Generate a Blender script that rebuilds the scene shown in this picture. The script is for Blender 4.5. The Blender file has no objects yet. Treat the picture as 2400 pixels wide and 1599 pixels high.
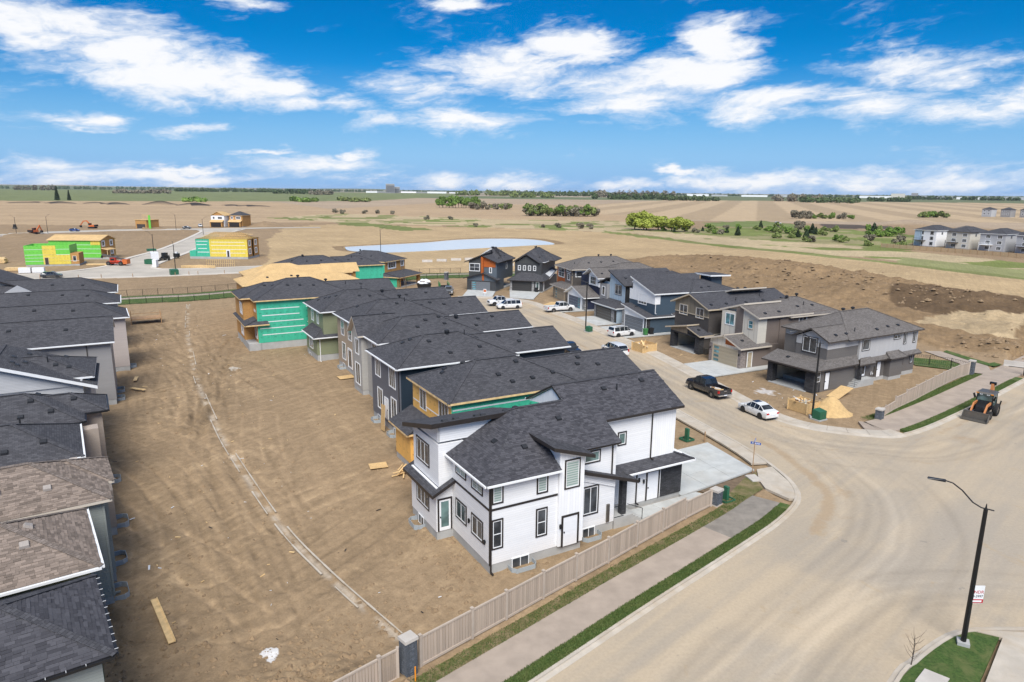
import bpy, math, random
import numpy as np
from mathutils import Vector, Matrix

random.seed(7); rng = np.random.default_rng(7)
S = bpy.context.scene
COL = S.collection
R = math.radians

# ------------------------------------------------------------------ camera
cam_d = bpy.data.cameras.new('camera'); cam = bpy.data.objects.new('camera', cam_d); COL.objects.link(cam)
cam_d.sensor_width = 36; cam_d.lens = 24; cam_d.clip_start = .1; cam_d.clip_end = 60000
PITCH = math.atan(349.5/1600); ROLL = R(.6)
fw = Vector((0, math.cos(PITCH), -math.sin(PITCH))); up0 = Vector((0, math.sin(PITCH), math.cos(PITCH))); r0 = Vector((1, 0, 0))
rv = r0*math.cos(ROLL)+up0*math.sin(ROLL); uv_ = up0*math.cos(ROLL)-r0*math.sin(ROLL)
cam.matrix_world = Matrix(((rv.x, uv_.x, -fw.x, 0), (rv.y, uv_.y, -fw.y, 0), (rv.z, uv_.z, -fw.z, 23), (0, 0, 0, 1)))
S.camera = cam

# ------------------------------------------------------------------ light and exposure
SUN_AZ, SUN_EL = 178, 50          # azimuth clockwise from +Y (behind the camera)
S.view_settings.view_transform = 'Standard'; S.view_settings.look = 'None'
S.view_settings.exposure = 0.53; S.view_settings.gamma = 1
sd = bpy.data.lights.new('sun', 'SUN'); sd.energy = 3.4; sd.angle = R(36); sd.color = (1, .975, .93)
so = bpy.data.objects.new('sun', sd); COL.objects.link(so)
sv = Vector((math.sin(R(SUN_AZ))*math.cos(R(SUN_EL)), math.cos(R(SUN_AZ))*math.cos(R(SUN_EL)), math.sin(R(SUN_EL))))
so.rotation_euler = sv.to_track_quat('Z', 'Y').to_euler()

class NT:
    """small helper for writing node trees"""
    def __init__(s, tree): s.t = tree; s.n = tree.nodes; s.l = tree.links
    def node(s, typ, **kw):
        n = s.n.new(typ)
        for k, v in kw.items():
            if k.startswith('i_'):
                key = k[2:]; key = int(key) if key.isdigit() else key.replace('_', ' ')
                s.set(n.inputs[key], v)
            else: setattr(n, k, v)
        return n
    def set(s, sock, v):
        if isinstance(v, bpy.types.NodeSocket): s.l.new(v, sock)
        elif hasattr(v, 'outputs'): s.l.new(v.outputs[0], sock)
        else:
            if sock.type == 'RGBA' and len(v) == 3: v = (*v, 1)
            sock.default_value = v
    def math(s, op, a, b=0., c=0., clamp=False):
        n = s.n.new('ShaderNodeMath'); n.operation = op; n.use_clamp = clamp
        for i, v in enumerate((a, b, c)): s.set(n.inputs[i], v)
        return n.outputs[0]
    def vmath(s, op, a, b=(0, 0, 0), out=0):
        n = s.n.new('ShaderNodeVectorMath'); n.operation = op
        s.set(n.inputs[0], a); s.set(n.inputs[1], b)
        return n.outputs[out]
    def mix(s, f, a, b, typ='MIX'):
        n = s.n.new('ShaderNodeMix'); n.data_type = 'RGBA'; n.blend_type = typ
        s.set(n.inputs[0], f); s.set(n.inputs[6], a); s.set(n.inputs[7], b)
        return n.outputs[2]
    def noise(s, vec, scale, detail=4, rough=.55, dist=0., out=0):
        n = s.n.new('ShaderNodeTexNoise'); s.set(n.inputs['Vector'], vec)
        n.inputs['Scale'].default_value = scale; n.inputs['Detail'].default_value = detail
        n.inputs['Roughness'].default_value = rough; n.inputs['Distortion'].default_value = dist
        return n.outputs[out]
    def turn(s, vec, deg, sc):
        n = s.n.new('ShaderNodeVectorRotate'); n.rotation_type = 'Z_AXIS'; s.set(n.inputs['Vector'], vec); n.inputs['Angle'].default_value = R(deg)
        return s.vmath('MULTIPLY', n.outputs[0], sc)
    def ramp(s, f, a, b, lo=0., hi=1.):
        n = s.n.new('ShaderNodeMapRange'); n.interpolation_type = 'SMOOTHSTEP'
        s.set(n.inputs[0], f); n.inputs[1].default_value = a; n.inputs[2].default_value = b
        n.inputs[3].default_value = lo; n.inputs[4].default_value = hi
        return n.outputs[0]

# ------------------------------------------------------------------ sky: physical sky with a broken deck of cloud
W = bpy.data.worlds.new('World'); S.world = W; W.use_nodes = True
N = NT(W.node_tree); W.node_tree.nodes.clear()
sky = N.node('ShaderNodeTexSky', sky_type='NISHITA', sun_disc=False, sun_elevation=R(SUN_EL), sun_rotation=R(SUN_AZ))
sky.altitude = 600; sky.air_density = 1.0; sky.dust_density = .35; sky.ozone_density = 3.0
hs = N.node('ShaderNodeHueSaturation', i_Hue=.508, i_Saturation=1.72, i_Value=.90, i_Color=sky.outputs[0])
tc = N.node('ShaderNodeTexCoord').outputs['Generated']
sep = N.node('ShaderNodeSeparateXYZ', i_0=tc)
# streaked cloud: noise on the direction, flattened towards the horizon and slightly tilted
tilt = N.math('SUBTRACT', N.math('MULTIPLY', sep.outputs[2], 3.0), N.math('MULTIPLY', sep.outputs[0], .22))
q3 = N.node('ShaderNodeCombineXYZ', i_0=sep.outputs[0], i_1=sep.outputs[1], i_2=tilt).outputs[0]
warp = N.noise(q3, 4., 5, .6, out=1)
qw = N.vmath('ADD', q3, N.vmath('MULTIPLY', N.vmath('SUBTRACT', warp, (.5, .5, .5)), (.30, .30, .30)))
cn = N.noise(qw, 4.6, 9, .60)
cn2 = N.noise(N.vmath('MULTIPLY', qw, (1., 1., 1.5)), 13., 7, .60)
# banks of cloud, as directions (east, up) and half-widths
BANKS = [(-.502, .188, .062, .016), (-.465, .161, .055, .015), (-.391, .139, .078, .020), (-.319, .130, .070, .012), (-.252, .115, .040, .008), (-.138, .141, .055, .015), (-.037, .160, .055, .017), (.085, .195, .032, .014), (-.086, .097, .075, .009), (.159, .124, .063, .017), (.241, .150, .054, .018), (.268, .188, .021, .016), (.323, .118, .060, .014), (.441, .111, .060, .012), (.530, .098, .054, .011), (.468, .151, .055, .013), (.516, .140, .025, .008), (-.412, .072, .024, .006), (-.513, .074, .029, .007), (-.274, .030, .055, .010), (-.234, .042, .015, .004), (.559, .024, .060, .016), (.474, .019, .040, .010), (.307, .016, .060, .010), (0., .014, .060, .009), (-.111, .016, .050, .008), (.16, .012, .05, .006), (-.2, .013, .06, .007), (-.326, .048, .018, .003), (-.416, .027, .021, .003), (-.538, .020, .055, .010), (-.42, .016, .05, .007), (.228, .030, .015, .003), (-.337, .221, .023, .007), (-.077, .240, .021, .005)]
wd = N.vmath('ADD', tc, N.vmath('MULTIPLY', N.vmath('SUBTRACT', N.noise(q3, 9., 5, .6, out=1), (.5, .5, .5)), (.14, 0, .05)))
m = None
for (bx, bz, sx, sz) in BANKS:
    d = N.vmath('MULTIPLY', N.vmath('SUBTRACT', wd, (bx, 0, bz)), (1/sx, 0, 1/sz))
    v = N.ramp(N.vmath('LENGTH', d, out=1), 0., 3.2, 1., 0.)
    m = v if m is None else N.math('MAXIMUM', m, v)
cov = N.math('ADD', N.math('ADD', N.math('MULTIPLY', cn, 1.1), N.math('MULTIPLY', cn2, .62)), N.math('MULTIPLY', m, .45))
cov = N.math('ADD', cov, N.math('MULTIPLY', N.ramp(sep.outputs[2], .28, .75), .30))   # cloud added overhead, out of view, for mostly cloudy fill light on the ground
cl = N.math('MULTIPLY', N.ramp(cov, .95, 1.36), .96)
thick = N.ramp(cov, 1.08, 1.4)
ccol = N.mix(thick, (7.0, 7.7, 8.8), (9.0, 9.0, 9.1))
hz = N.ramp(sep.outputs[2], -.02, .20, 1., 0.)
skyc = N.mix(N.math('MULTIPLY', hz, .88), hs.outputs[0], (1.5, 4.0, 8.2))
fin = N.mix(cl, skyc, ccol)
bg = N.node('ShaderNodeBackground', i_Color=fin, i_Strength=.078)
N.l.new(bg.outputs[0], N.node('ShaderNodeOutputWorld').inputs[0])

# ------------------------------------------------------------------ mesh helpers
def tag(o, label=None, cat=None, group=None, kind=None):
    if label: o['label'] = label
    if cat: o['category'] = cat
    if group: o['group'] = group
    if kind: o['kind'] = kind
    return o
def empty(name, loc=(0, 0, 0), az=None, rz=0., label=None, cat=None, group=None):
    o = bpy.data.objects.new(name, None); COL.objects.link(o); o.location = loc
    o.rotation_euler[2] = R(90-az) if az is not None else R(rz)
    o.empty_display_size = .2
    return tag(o, label, cat, group)
def inst(o, parent=None, loc=None, rot=None, scale=None):
    c = o.copy(); COL.objects.link(c)
    if parent is not None: c.parent = parent
    if loc is not None: c.location = loc
    if rot is not None: c.rotation_euler = rot
    if scale is not None: c.scale = scale
    return c
def copy_tree(o, parent=None):
    c = inst(o); c.parent = parent
    for ch in list(o.children): copy_tree(ch, c)
    return c
def link_mesh(me, name, parent=None):
    o = bpy.data.objects.new(name, me); COL.objects.link(o); o.parent = parent
    return o

class MB:
    """collects faces with materials and links them as one mesh object"""
    def __init__(s): s.v = []; s.f = []; s.mi = []; s.mats = []; s.idx = {}
    def m(s, mat):
        if mat.name not in s.idx: s.idx[mat.name] = len(s.mats); s.mats.append(mat)
        return s.idx[mat.name]
    def poly(s, pts, mat):
        b = len(s.v); s.v += [tuple(p) for p in pts]; s.f.append(tuple(range(b, b+len(pts)))); s.mi.append(s.m(mat)); return s
    def mesh(s, verts, faces, mat):
        b = len(s.v); s.v += [tuple(p) for p in verts]; k = s.m(mat)
        for f in faces: s.f.append(tuple(b+i for i in f)); s.mi.append(k)
        return s
    def hexa(s, p, mat):        # 8 points, bottom ring then top ring (counter-clockwise from above)
        return s.mesh(p, [(3, 2, 1, 0), (4, 5, 6, 7), (0, 1, 5, 4), (1, 2, 6, 5), (2, 3, 7, 6), (3, 0, 4, 7)], mat)
    def box(s, x0, x1, y0, y1, z0, z1, mat):
        return s.hexa([(x0, y0, z0), (x1, y0, z0), (x1, y1, z0), (x0, y1, z0), (x0, y0, z1), (x1, y0, z1), (x1, y1, z1), (x0, y1, z1)], mat)
    def prism(s, pts, z0, z1, mat, top=None):   # vertical prism over a plan polygon (ccw)
        n = len(pts)
        s.mesh([(*p[:2], z0) for p in pts]+[(*p[:2], z1) for p in pts], [tuple(range(n-1, -1, -1))]+[(i, (i+1) % n, n+(i+1) % n, n+i) for i in range(n)], mat)
        return s.poly([(*p[:2], z1) for p in pts], top or mat)
    def extrude(s, pts, vec, mat):              # closed solid from a 3d polygon swept by vec
        n = len(pts); q = [tuple(Vector(p)+Vector(vec)) for p in pts]
        return s.mesh(list(pts)+q, [tuple(range(n-1, -1, -1)), tuple(range(n, 2*n))]+[(i, (i+1) % n, n+(i+1) % n, n+i) for i in range(n)], mat)
    def bar(s, a, b, w, t, mat, up=(0, 0, 1)):  # rectangular bar between two points
        a = Vector(a); b = Vector(b); d = (b-a).normalized(); u = Vector(up)
        if abs(d.dot(u)) > .98: u = Vector((1, 0, 0))
        sx = d.cross(u).normalized()*w/2; sy = sx.cross(d).normalized()*t/2
        return s.hexa([a-sx-sy, a+sx-sy, b+sx-sy, b-sx-sy, a-sx+sy, a+sx+sy, b+sx+sy, b-sx+sy], mat)
    def tube(s, pts, rad, mat, n=8, cap=True):
        pts = [Vector(p) for p in pts]; rad = rad if isinstance(rad, (list, tuple)) else [rad]*len(pts)
        V = []; k = len(pts)
        for i, p in enumerate(pts):
            d = (pts[min(i+1, k-1)]-pts[max(i-1, 0)]).normalized(); u = Vector((0, 0, 1)) if abs(d.z) < .95 else Vector((1, 0, 0))
            sx = d.cross(u).normalized(); sy = sx.cross(d).normalized()
            for j in range(n):
                a = 2*math.pi*j/n; V.append(p+(sx*math.cos(a)+sy*math.sin(a))*rad[i])
        Fc = [(i*n+j, i*n+(j+1) % n, (i+1)*n+(j+1) % n, (i+1)*n+j) for i in range(k-1) for j in range(n)]
        if cap: Fc += [tuple(range(n-1, -1, -1)), tuple((k-1)*n+j for j in range(n))]
        return s.mesh(V, Fc, mat)
    def disc_y(s, c, r, y0, y1, mat, n=18):     # cylinder along y
        return s.tube([(c[0], y0, c[1]), (c[0], y1, c[1])], r, mat, n)
    def me(s, name, smooth=False, fix=True):
        me = bpy.data.meshes.new(name); me.from_pydata(s.v, [], s.f)
        for mt in s.mats: me.materials.append(mt)
        me.polygons.foreach_set('material_index', s.mi)
        if smooth: me.polygons.foreach_set('use_smooth', [True]*len(s.f))
        uvl = me.uv_layers.new(name='UVMap'); buf = np.zeros(len(me.loops)*2, dtype=np.float32)
        V = s.v; k = 0
        for p in me.polygons:
            n = p.normal
            if abs(n.z) > .9995: u = Vector((1, 0, 0)); w = Vector((0, 1, 0))
            else: u = Vector((-n.y, n.x, 0)).normalized(); w = n.cross(u)
            for vi in p.vertices:
                c = V[vi]; buf[2*k] = u.x*c[0]+u.y*c[1]+u.z*c[2]; buf[2*k+1] = w.x*c[0]+w.y*c[1]+w.z*c[2]; k += 1
        uvl.data.foreach_set('uv', buf); me.update()
        return me
    def build(s, name, parent=None, smooth=False):
        return link_mesh(s.me(name, smooth), name, parent)
# ------------------------------------------------------------------ materials
def new_mat(name):
    mt = bpy.data.materials.new(name); mt.use_nodes = True; T = NT(mt.node_tree)
    b = mt.node_tree.nodes['Principled BSDF']
    return mt, T, b
def uvc(T): return T.node('ShaderNodeUVMap').outputs[0]
def pos(T): return T.node('ShaderNodeNewGeometry').outputs['Position']
def bump(T, b, h, strength=.3, dist=.02):
    n = T.node('ShaderNodeBump', i_Strength=strength, i_Distance=dist, i_Height=h); T.l.new(n.outputs[0], b.inputs['Normal'])
def plain(name, col, rough=.6, var=.12, scale=3., metal=0., spec=.4, bmp=0., bscale=40.):
    mt, T, b = new_mat(name); P = pos(T)
    f = T.noise(P, scale, 5, .6)
    c = T.mix(T.ramp(f, .25, .75), [x*(1-var) for x in col], [min(x*(1+var), 1) for x in col])
    T.set(b.inputs['Base Color'], c); b.inputs['Roughness'].default_value = rough; b.inputs['Metallic'].default_value = metal; b.inputs['Specular IOR Level'].default_value = spec
    if bmp: bump(T, b, T.noise(P, bscale, 3), bmp)
    return mt
def siding(name, col, lap=.125, vertical=False, rough=.55, dark=.72):
    """horizontal lap (or vertical board) cladding: saw-tooth relief, painted dark line for lap shade and board joints, slight board-to-board change"""
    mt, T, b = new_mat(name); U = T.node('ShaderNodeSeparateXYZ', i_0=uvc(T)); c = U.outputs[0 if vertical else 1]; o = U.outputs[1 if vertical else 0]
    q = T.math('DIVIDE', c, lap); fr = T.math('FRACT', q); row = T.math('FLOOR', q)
    ln = T.ramp(fr, .02, .16, dark, 1.)  # shade under each lap darkened into the colour; also marks board joints
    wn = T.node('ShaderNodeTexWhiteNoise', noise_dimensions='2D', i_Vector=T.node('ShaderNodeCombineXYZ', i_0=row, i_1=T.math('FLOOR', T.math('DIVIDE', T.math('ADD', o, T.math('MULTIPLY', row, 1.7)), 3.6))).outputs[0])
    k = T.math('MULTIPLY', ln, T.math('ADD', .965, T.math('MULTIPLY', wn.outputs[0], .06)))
    dirt = T.ramp(T.noise(pos(T), .9, 5, .6), .3, .8, .97, 1.01)
    kk = T.math('MULTIPLY', k, dirt)
    cc = T.node('ShaderNodeCombineXYZ', i_0=kk, i_1=kk, i_2=kk).outputs[0]
    T.set(b.inputs['Base Color'], T.vmath('MULTIPLY', cc, col)); b.inputs['Roughness'].default_value = rough; b.inputs['Specular IOR Level'].default_value = .35
    bump(T, b, fr if not vertical else T.ramp(fr, 0., .12), .6, .015)
    return mt
def shingle(name, col, tint, var=.30, tab=False):
    """laminated asphalt shingles laid in courses along the slope"""
    mt, T, b = new_mat(name); U = uvc(T)
    dist = T.vmath('ADD', U, T.vmath('MULTIPLY', T.noise(U, 2.5, 2, out=1), (.03, .012, 0)))
    if tab:
        oi = T.node('ShaderNodeObjectInfo').outputs['Random']; g = T.node('ShaderNodeNewGeometry').outputs['Random Per Island']
        r1 = T.math('FRACT', T.math('ADD', T.math('MULTIPLY', oi, 7.3), g))
        base = T.mix(r1, [x*(1-var) for x in col], [x*(1+var) for x in tint])
    else:
        br = T.node('ShaderNodeTexBrick', offset=.41, i_Vector=dist, i_Color1=[x*(1-var) for x in col], i_Color2=[x*(1+var) for x in tint], i_Mortar=[x*.45 for x in col], i_Scale=1., i_Mortar_Size=.008, i_Mortar_Smooth=.3, i_Bias=-.15, i_Brick_Width=.31, i_Row_Height=.142)
        base = br.outputs[0]
    big = T.ramp(T.noise(U, .35, 4, .6), .3, .7, .95, 1.05)
    fine = T.ramp(T.noise(pos(T), 26, 3, .7), .3, .7, .92, 1.08)
    k = T.math('MULTIPLY', big, fine); cc = T.node('ShaderNodeCombineXYZ', i_0=k, i_1=k, i_2=k).outputs[0]
    T.set(b.inputs['Base Color'], T.vmath('MULTIPLY', base, cc)); b.inputs['Roughness'].default_value = .92; b.inputs['Specular IOR Level'].default_value = .18
    h = T.noise(pos(T), 60, 2)
    if not tab:
        V = T.node('ShaderNodeSeparateXYZ', i_0=dist).outputs[1]
        h = T.math('ADD', T.math('MULTIPLY', h, .3), T.math('SUBTRACT', 1., T.math('FRACT', T.math('DIVIDE', V, .142))))
    bump(T, b, h, .3, .010)
    return mt
def osb(name, col, seam=True):
    mt, T, b = new_mat(name); U = uvc(T)
    v = T.node('ShaderNodeTexVoronoi', i_Vector=T.vmath('MULTIPLY', U, (9, 22, 1)), i_Scale=1.)
    c = T.mix(v.outputs['Color'], [x*.82 for x in col], [min(1, x*1.16) for x in col])
    if seam:
        br = T.node('ShaderNodeTexBrick', offset=.5, i_Vector=U, i_Color1=(1, 1, 1), i_Color2=(.93, .93, .93), i_Mortar=(.68, .64, .6), i_Scale=1., i_Mortar_Size=.012, i_Brick_Width=2.44, i_Row_Height=1.22)
        c = T.vmath('MULTIPLY', c, br.outputs[0])
    st = T.ramp(T.noise(pos(T), .7, 5, .6), .35, .8, .9, 1.06); c = T.vmath('MULTIPLY', c, T.node('ShaderNodeCombineXYZ', i_0=st, i_1=st, i_2=st).outputs[0])
    T.set(b.inputs['Base Color'], c); b.inputs['Roughness'].default_value = .85; b.inputs['Specular IOR Level'].default_value = .15
    return mt
def wrap(name, col, rough=.5):
    """printed house-wrap membrane: creases, staining and small dark print marks"""
    mt, T, b = new_mat(name); U = uvc(T)
    st = T.ramp(T.noise(T.vmath('MULTIPLY', U, (1.4, .35, 1)), 1.5, 5, .65), .3, .8, .86, 1.08)
    g = T.vmath('FRACTION', T.vmath('MULTIPLY', U, (1/.95, 1/.9, 0)))
    d = T.vmath('LENGTH', T.vmath('MULTIPLY', T.vmath('SUBTRACT', g, (.5, .5, 0)), (1., 1.6, 0)), out=1)
    mk = T.math('MULTIPLY', T.ramp(d, .14, .24, 1., 0.), T.ramp(T.noise(U, 9, 2), .5, .56))
    c = T.vmath('MULTIPLY', col, T.node('ShaderNodeCombineXYZ', i_0=st, i_1=st, i_2=st).outputs[0])
    T.set(b.inputs['Base Color'], T.mix(T.math('MULTIPLY', mk, .8), c, [x*.3 for x in col])); b.inputs['Roughness'].default_value = rough
    bump(T, b, T.noise(T.vmath('MULTIPLY', U, (1, 2.5, 1)), 2.2, 4), .35, .04)
    return mt
def stone(name, col, mortar, w=.38, h=.11):
    mt, T, b = new_mat(name); U = uvc(T)
    br = T.node('ShaderNodeTexBrick', offset=.37, squash=.7, squash_frequency=3, i_Vector=U, i_Color1=[x*.65 for x in col], i_Color2=[x*1.35 for x in col], i_Mortar=mortar, i_Scale=1., i_Mortar_Size=.007, i_Brick_Width=w, i_Row_Height=h)
    f = T.ramp(T.noise(pos(T), 14, 4, .65), .3, .75, .75, 1.2)
    T.set(b.inputs['Base Color'], T.vmath('MULTIPLY', br.outputs[0], T.node('ShaderNodeCombineXYZ', i_0=f, i_1=f, i_2=f).outputs[0])); b.inputs['Roughness'].default_value = .85
    bump(T, b, T.math('ADD', T.noise(pos(T), 20, 3), T.math('MULTIPLY', br.outputs[1], -1.)), .7, .03)
    return mt
def concrete(name, col, dust=.35):
    mt, T, b = new_mat(name); P = pos(T)
    c = T.mix(T.ramp(T.noise(P, .8, 6, .6), .3, .75), [x*.88 for x in col], [x*1.08 for x in col])
    c = T.mix(T.math('MULTIPLY', T.ramp(T.noise(P, .35, 5, .7, .6), .42, .7), dust), c, (.38, .29, .19))
    c = T.mix(T.ramp(T.noise(P, 9, 4, .7), .62, .8, 0, .35), c, [x*.72 for x in col])
    T.set(b.inputs['Base Color'], c); b.inputs['Roughness'].default_value = .88; b.inputs['Specular IOR Level'].default_value = .2
    bump(T, b, T.noise(P, 30, 4), .15, .01)
    return mt
def stripes(name, a, c2, pitch, vertical=False, duty=.5, rough=.5, rel=.3):
    mt, T, b = new_mat(name); U = T.node('ShaderNodeSeparateXYZ', i_0=uvc(T)); f = T.math('FRACT', T.math('DIVIDE', U.outputs[0 if vertical else 1], pitch))
    e = T.math('GREATER_THAN', f, duty)
    T.set(b.inputs['Base Color'], T.mix(e, a, c2)); b.inputs['Roughness'].default_value = rough; bump(T, b, e, rel, .01)
    return mt
def glass(name, col, rough=.04):
    mt, T, b = new_mat(name)
    c = T.mix(T.ramp(T.noise(pos(T), .8, 2), .35, .65), [x*.55 for x in col], [min(1, x*1.5) for x in col])
    T.set(b.inputs['Base Color'], c); b.inputs['Roughness'].default_value = rough; b.inputs['Specular IOR Level'].default_value = .6; b.inputs['IOR'].default_value = 1.5
    return mt
def paint(name, col, rough=.25, coat=.6, metal=0., dust=.25):
    """car paint with road dust low on the body"""
    mt, T, b = new_mat(name); P = pos(T); z = T.node('ShaderNodeSeparateXYZ', i_0=P).outputs[2]
    f = T.math('MULTIPLY', T.math('MULTIPLY', T.ramp(z, .2, .95, 1., .0), T.ramp(T.noise(P, 4, 4, .65), .3, .7)), dust*2)
    T.set(b.inputs['Base Color'], T.mix(f, col, (.36, .28, .19))); T.set(b.inputs['Roughness'], T.math('ADD', rough, T.math('MULTIPLY', f, .5)))
    b.inputs['Coat Weight'].default_value = coat; b.inputs['Coat Roughness'].default_value = .06; b.inputs['Metallic'].default_value = metal
    return mt

M = {}
# roofing
M['sh_black'] = shingle('shingle_black', (.064, .063, .069), (.083, .082, .088), .13)
M['sh_char'] = shingle('shingle_charcoal', (.067, .066, .072), (.082, .081, .087), .12)
M['sh_brown'] = shingle('shingle_brown', (.135, .121, .111), (.162, .147, .136), .10)
M['sh_tan'] = shingle('shingle_tan', (.17, .138, .115), (.225, .185, .158), .14)
M['tab_black'] = shingle('shingle_tab_black', (.054, .053, .060), (.080, .078, .086), .12, True)
M['tab_tan'] = shingle('shingle_tab_tan', (.17, .135, .11), (.24, .19, .155), .16, True)
M['ply_roof'] = osb('roof_sheathing', (.62, .42, .20))
M['osb'] = osb('osb_board', (.50, .27, .095))
M['osb_pale'] = osb('plywood_sheet', (.62, .42, .20), False)
# cladding
WHT = (.85, .845, .835)
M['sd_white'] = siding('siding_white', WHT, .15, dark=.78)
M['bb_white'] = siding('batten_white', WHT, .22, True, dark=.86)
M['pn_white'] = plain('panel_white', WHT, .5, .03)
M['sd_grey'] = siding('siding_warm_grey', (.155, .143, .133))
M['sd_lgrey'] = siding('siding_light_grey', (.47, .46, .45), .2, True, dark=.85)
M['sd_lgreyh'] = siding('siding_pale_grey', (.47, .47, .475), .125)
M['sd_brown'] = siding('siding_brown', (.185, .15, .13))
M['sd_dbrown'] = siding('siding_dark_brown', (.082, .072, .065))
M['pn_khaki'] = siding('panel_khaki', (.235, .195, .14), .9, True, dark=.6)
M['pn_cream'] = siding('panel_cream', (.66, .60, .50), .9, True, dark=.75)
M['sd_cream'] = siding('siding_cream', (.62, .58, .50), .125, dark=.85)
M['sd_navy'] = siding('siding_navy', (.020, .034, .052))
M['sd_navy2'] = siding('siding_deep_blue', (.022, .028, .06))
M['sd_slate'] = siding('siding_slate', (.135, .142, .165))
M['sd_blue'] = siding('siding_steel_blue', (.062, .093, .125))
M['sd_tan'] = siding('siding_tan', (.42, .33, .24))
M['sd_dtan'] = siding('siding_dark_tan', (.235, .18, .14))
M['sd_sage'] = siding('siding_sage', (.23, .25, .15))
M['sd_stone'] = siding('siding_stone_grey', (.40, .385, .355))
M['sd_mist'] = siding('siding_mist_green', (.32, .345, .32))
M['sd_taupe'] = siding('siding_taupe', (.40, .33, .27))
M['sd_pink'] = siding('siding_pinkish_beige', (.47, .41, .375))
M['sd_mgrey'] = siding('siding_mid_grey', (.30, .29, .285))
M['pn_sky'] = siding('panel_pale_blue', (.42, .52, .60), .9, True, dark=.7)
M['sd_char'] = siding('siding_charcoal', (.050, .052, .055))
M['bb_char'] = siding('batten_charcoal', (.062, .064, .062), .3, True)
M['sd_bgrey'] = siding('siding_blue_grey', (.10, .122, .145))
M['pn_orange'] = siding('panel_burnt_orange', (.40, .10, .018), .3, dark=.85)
M['st_dark'] = stone('stone_dark', (.045, .045, .048), (.02, .02, .02))
M['st_grey'] = stone('stone_grey', (.30, .29, .28), (.16, .16, .16), .5, .2)
M['st_pillar'] = stone('stone_pillar', (.13, .145, .165), (.07, .075, .08), .42, .07)
M['br_mauve'] = stone('brick_mauve', (.26, .215, .195), (.33, .30, .28), .25, .085)
M['wrap_teal'] = wrap('wrap_teal', (.055, .46, .29))
M['wrap_green'] = wrap('wrap_green', (.16, .58, .07))
M['wrap_yellow'] = wrap('wrap_yellow', (.76, .60, .09))
M['wrap_or'] = wrap('wrap_amber', (.80, .45, .12))
M['tape'] = plain('seam_tape', (.74, .75, .76), .45, .08, 6)
# general
M['trim_blk'] = plain('trim_black', (.028, .023, .021), .45, .1)
M['trim_brn'] = plain('trim_brown', (.06, .05, .044), .5, .1)
M['trim_wht'] = plain('trim_white', (.78, .78, .77), .45, .03)
M['trim_tan'] = plain('trim_tan', (.52, .43, .31), .5, .05)
M['trim_crm'] = plain('trim_cream', (.58, .51, .42), .5, .05)
M['soffit'] = plain('soffit', (.62, .62, .61), .6, .04)
M['vinyl'] = plain('window_vinyl', (.80, .80, .79), .35, .02)
M['glass'] = glass('window_glass', (.060, .066, .072))
M['glass_g'] = glass('window_glass_green', (.10, .16, .15))
M['glass_t'] = glass('window_glass_teal', (.10, .24, .27))
M['blind'] = stripes('zebra_blind', (.46, .50, .47), (.24, .33, .29), .16, rough=.15, rel=.05)
M['conc_f'] = concrete('foundation_concrete', (.40, .40, .385), .12)
M['conc_w'] = concrete('walk_concrete', (.48, .425, .35), .5)
M['conc_d'] = concrete('drive_concrete', (.47, .475, .455), .16)
M['cap'] = concrete('cast_cap', (.50, .46, .41), .1)
M['galv'] = stripes('galvanised_steel', (.42, .46, .48), (.30, .34, .36), .05, rough=.4, rel=.8)
M['black'] = plain('black_paint', (.012, .012, .013), .4, .1)
M['dark'] = plain('dark_plastic', (.02, .02, .021), .55, .15)
M['vent'] = plain('vent_metal', (.022, .023, .026), .5, .15)
M['vent_tan'] = plain('vent_tan', (.33, .29, .255), .6, .08)
M['steel'] = plain('bare_steel', (.17, .155, .135), .45, .15, 8, .6)
M['door_wht'] = plain('door_white', (.80, .80, .80), .4, .02)
M['gd_char'] = stripes('garage_charcoal', (.085, .085, .088), (.078, .078, .082), .5, duty=.5, rel=.5)
M['gd_grey'] = stripes('garage_grey', (.15, .16, .175), (.14, .15, .165), .5, rel=.5)
M['gd_tan'] = stripes('garage_tan', (.40, .335, .235), (.38, .315, .22), .5, rel=.5)
M['gd_blue'] = stripes('garage_blue', (.085, .105, .145), (.08, .098, .135), .5, rel=.5)
M['gd_brn'] = stripes('garage_bronze', (.105, .095, .082), (.098, .09, .077), .5, rel=.5)
M['gd_black'] = stripes('garage_black', (.040, .037, .035), (.036, .034, .032), .5, rel=.5)
M['drywall'] = plain('garage_drywall', (.55, .50, .40), .8, .12, 1.2)
M['lumber'] = plain('new_lumber', (.70, .49, .24), .75, .2, 2.5)
M['lumber_d'] = plain('weathered_wood', (.36, .22, .115), .8, .25, 2.5)
def boardmat(name, col):
    mt, T, b = new_mat(name); oi = T.node('ShaderNodeObjectInfo').outputs['Random']; P = pos(T)
    k = T.math('ADD', T.math('ADD', .80, T.math('MULTIPLY', oi, .28)), T.math('MULTIPLY', T.noise(T.vmath('MULTIPLY', P, (9, 9, .7)), 1., 4), .22)); c = T.vmath('MULTIPLY', col, T.node('ShaderNodeCombineXYZ', i_0=k, i_1=k, i_2=k).outputs[0])
    T.set(b.inputs['Base Color'], c); b.inputs['Roughness'].default_value = .75; return mt
M['fence'] = boardmat('fence_composite', (.41, .325, .25))
M['fence_lt'] = plain('fence_rail', (.45, .37, .295), .7, .08, 2.2)
M['ptfence'] = plain('fence_boards_pale', (.46, .33, .19), .8, .15)
M['green_met'] = plain('utility_green', (.025, .115, .06), .45, .12)
M['green_bin'] = plain('bin_green', (.05, .20, .06), .45, .1)
M['rubber'] = plain('tyre_rubber', (.018, .017, .016), .85, .25, 12)
M['rim'] = plain('alloy_rim', (.34, .33, .32), .35, .15, 9, .7)
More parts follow.
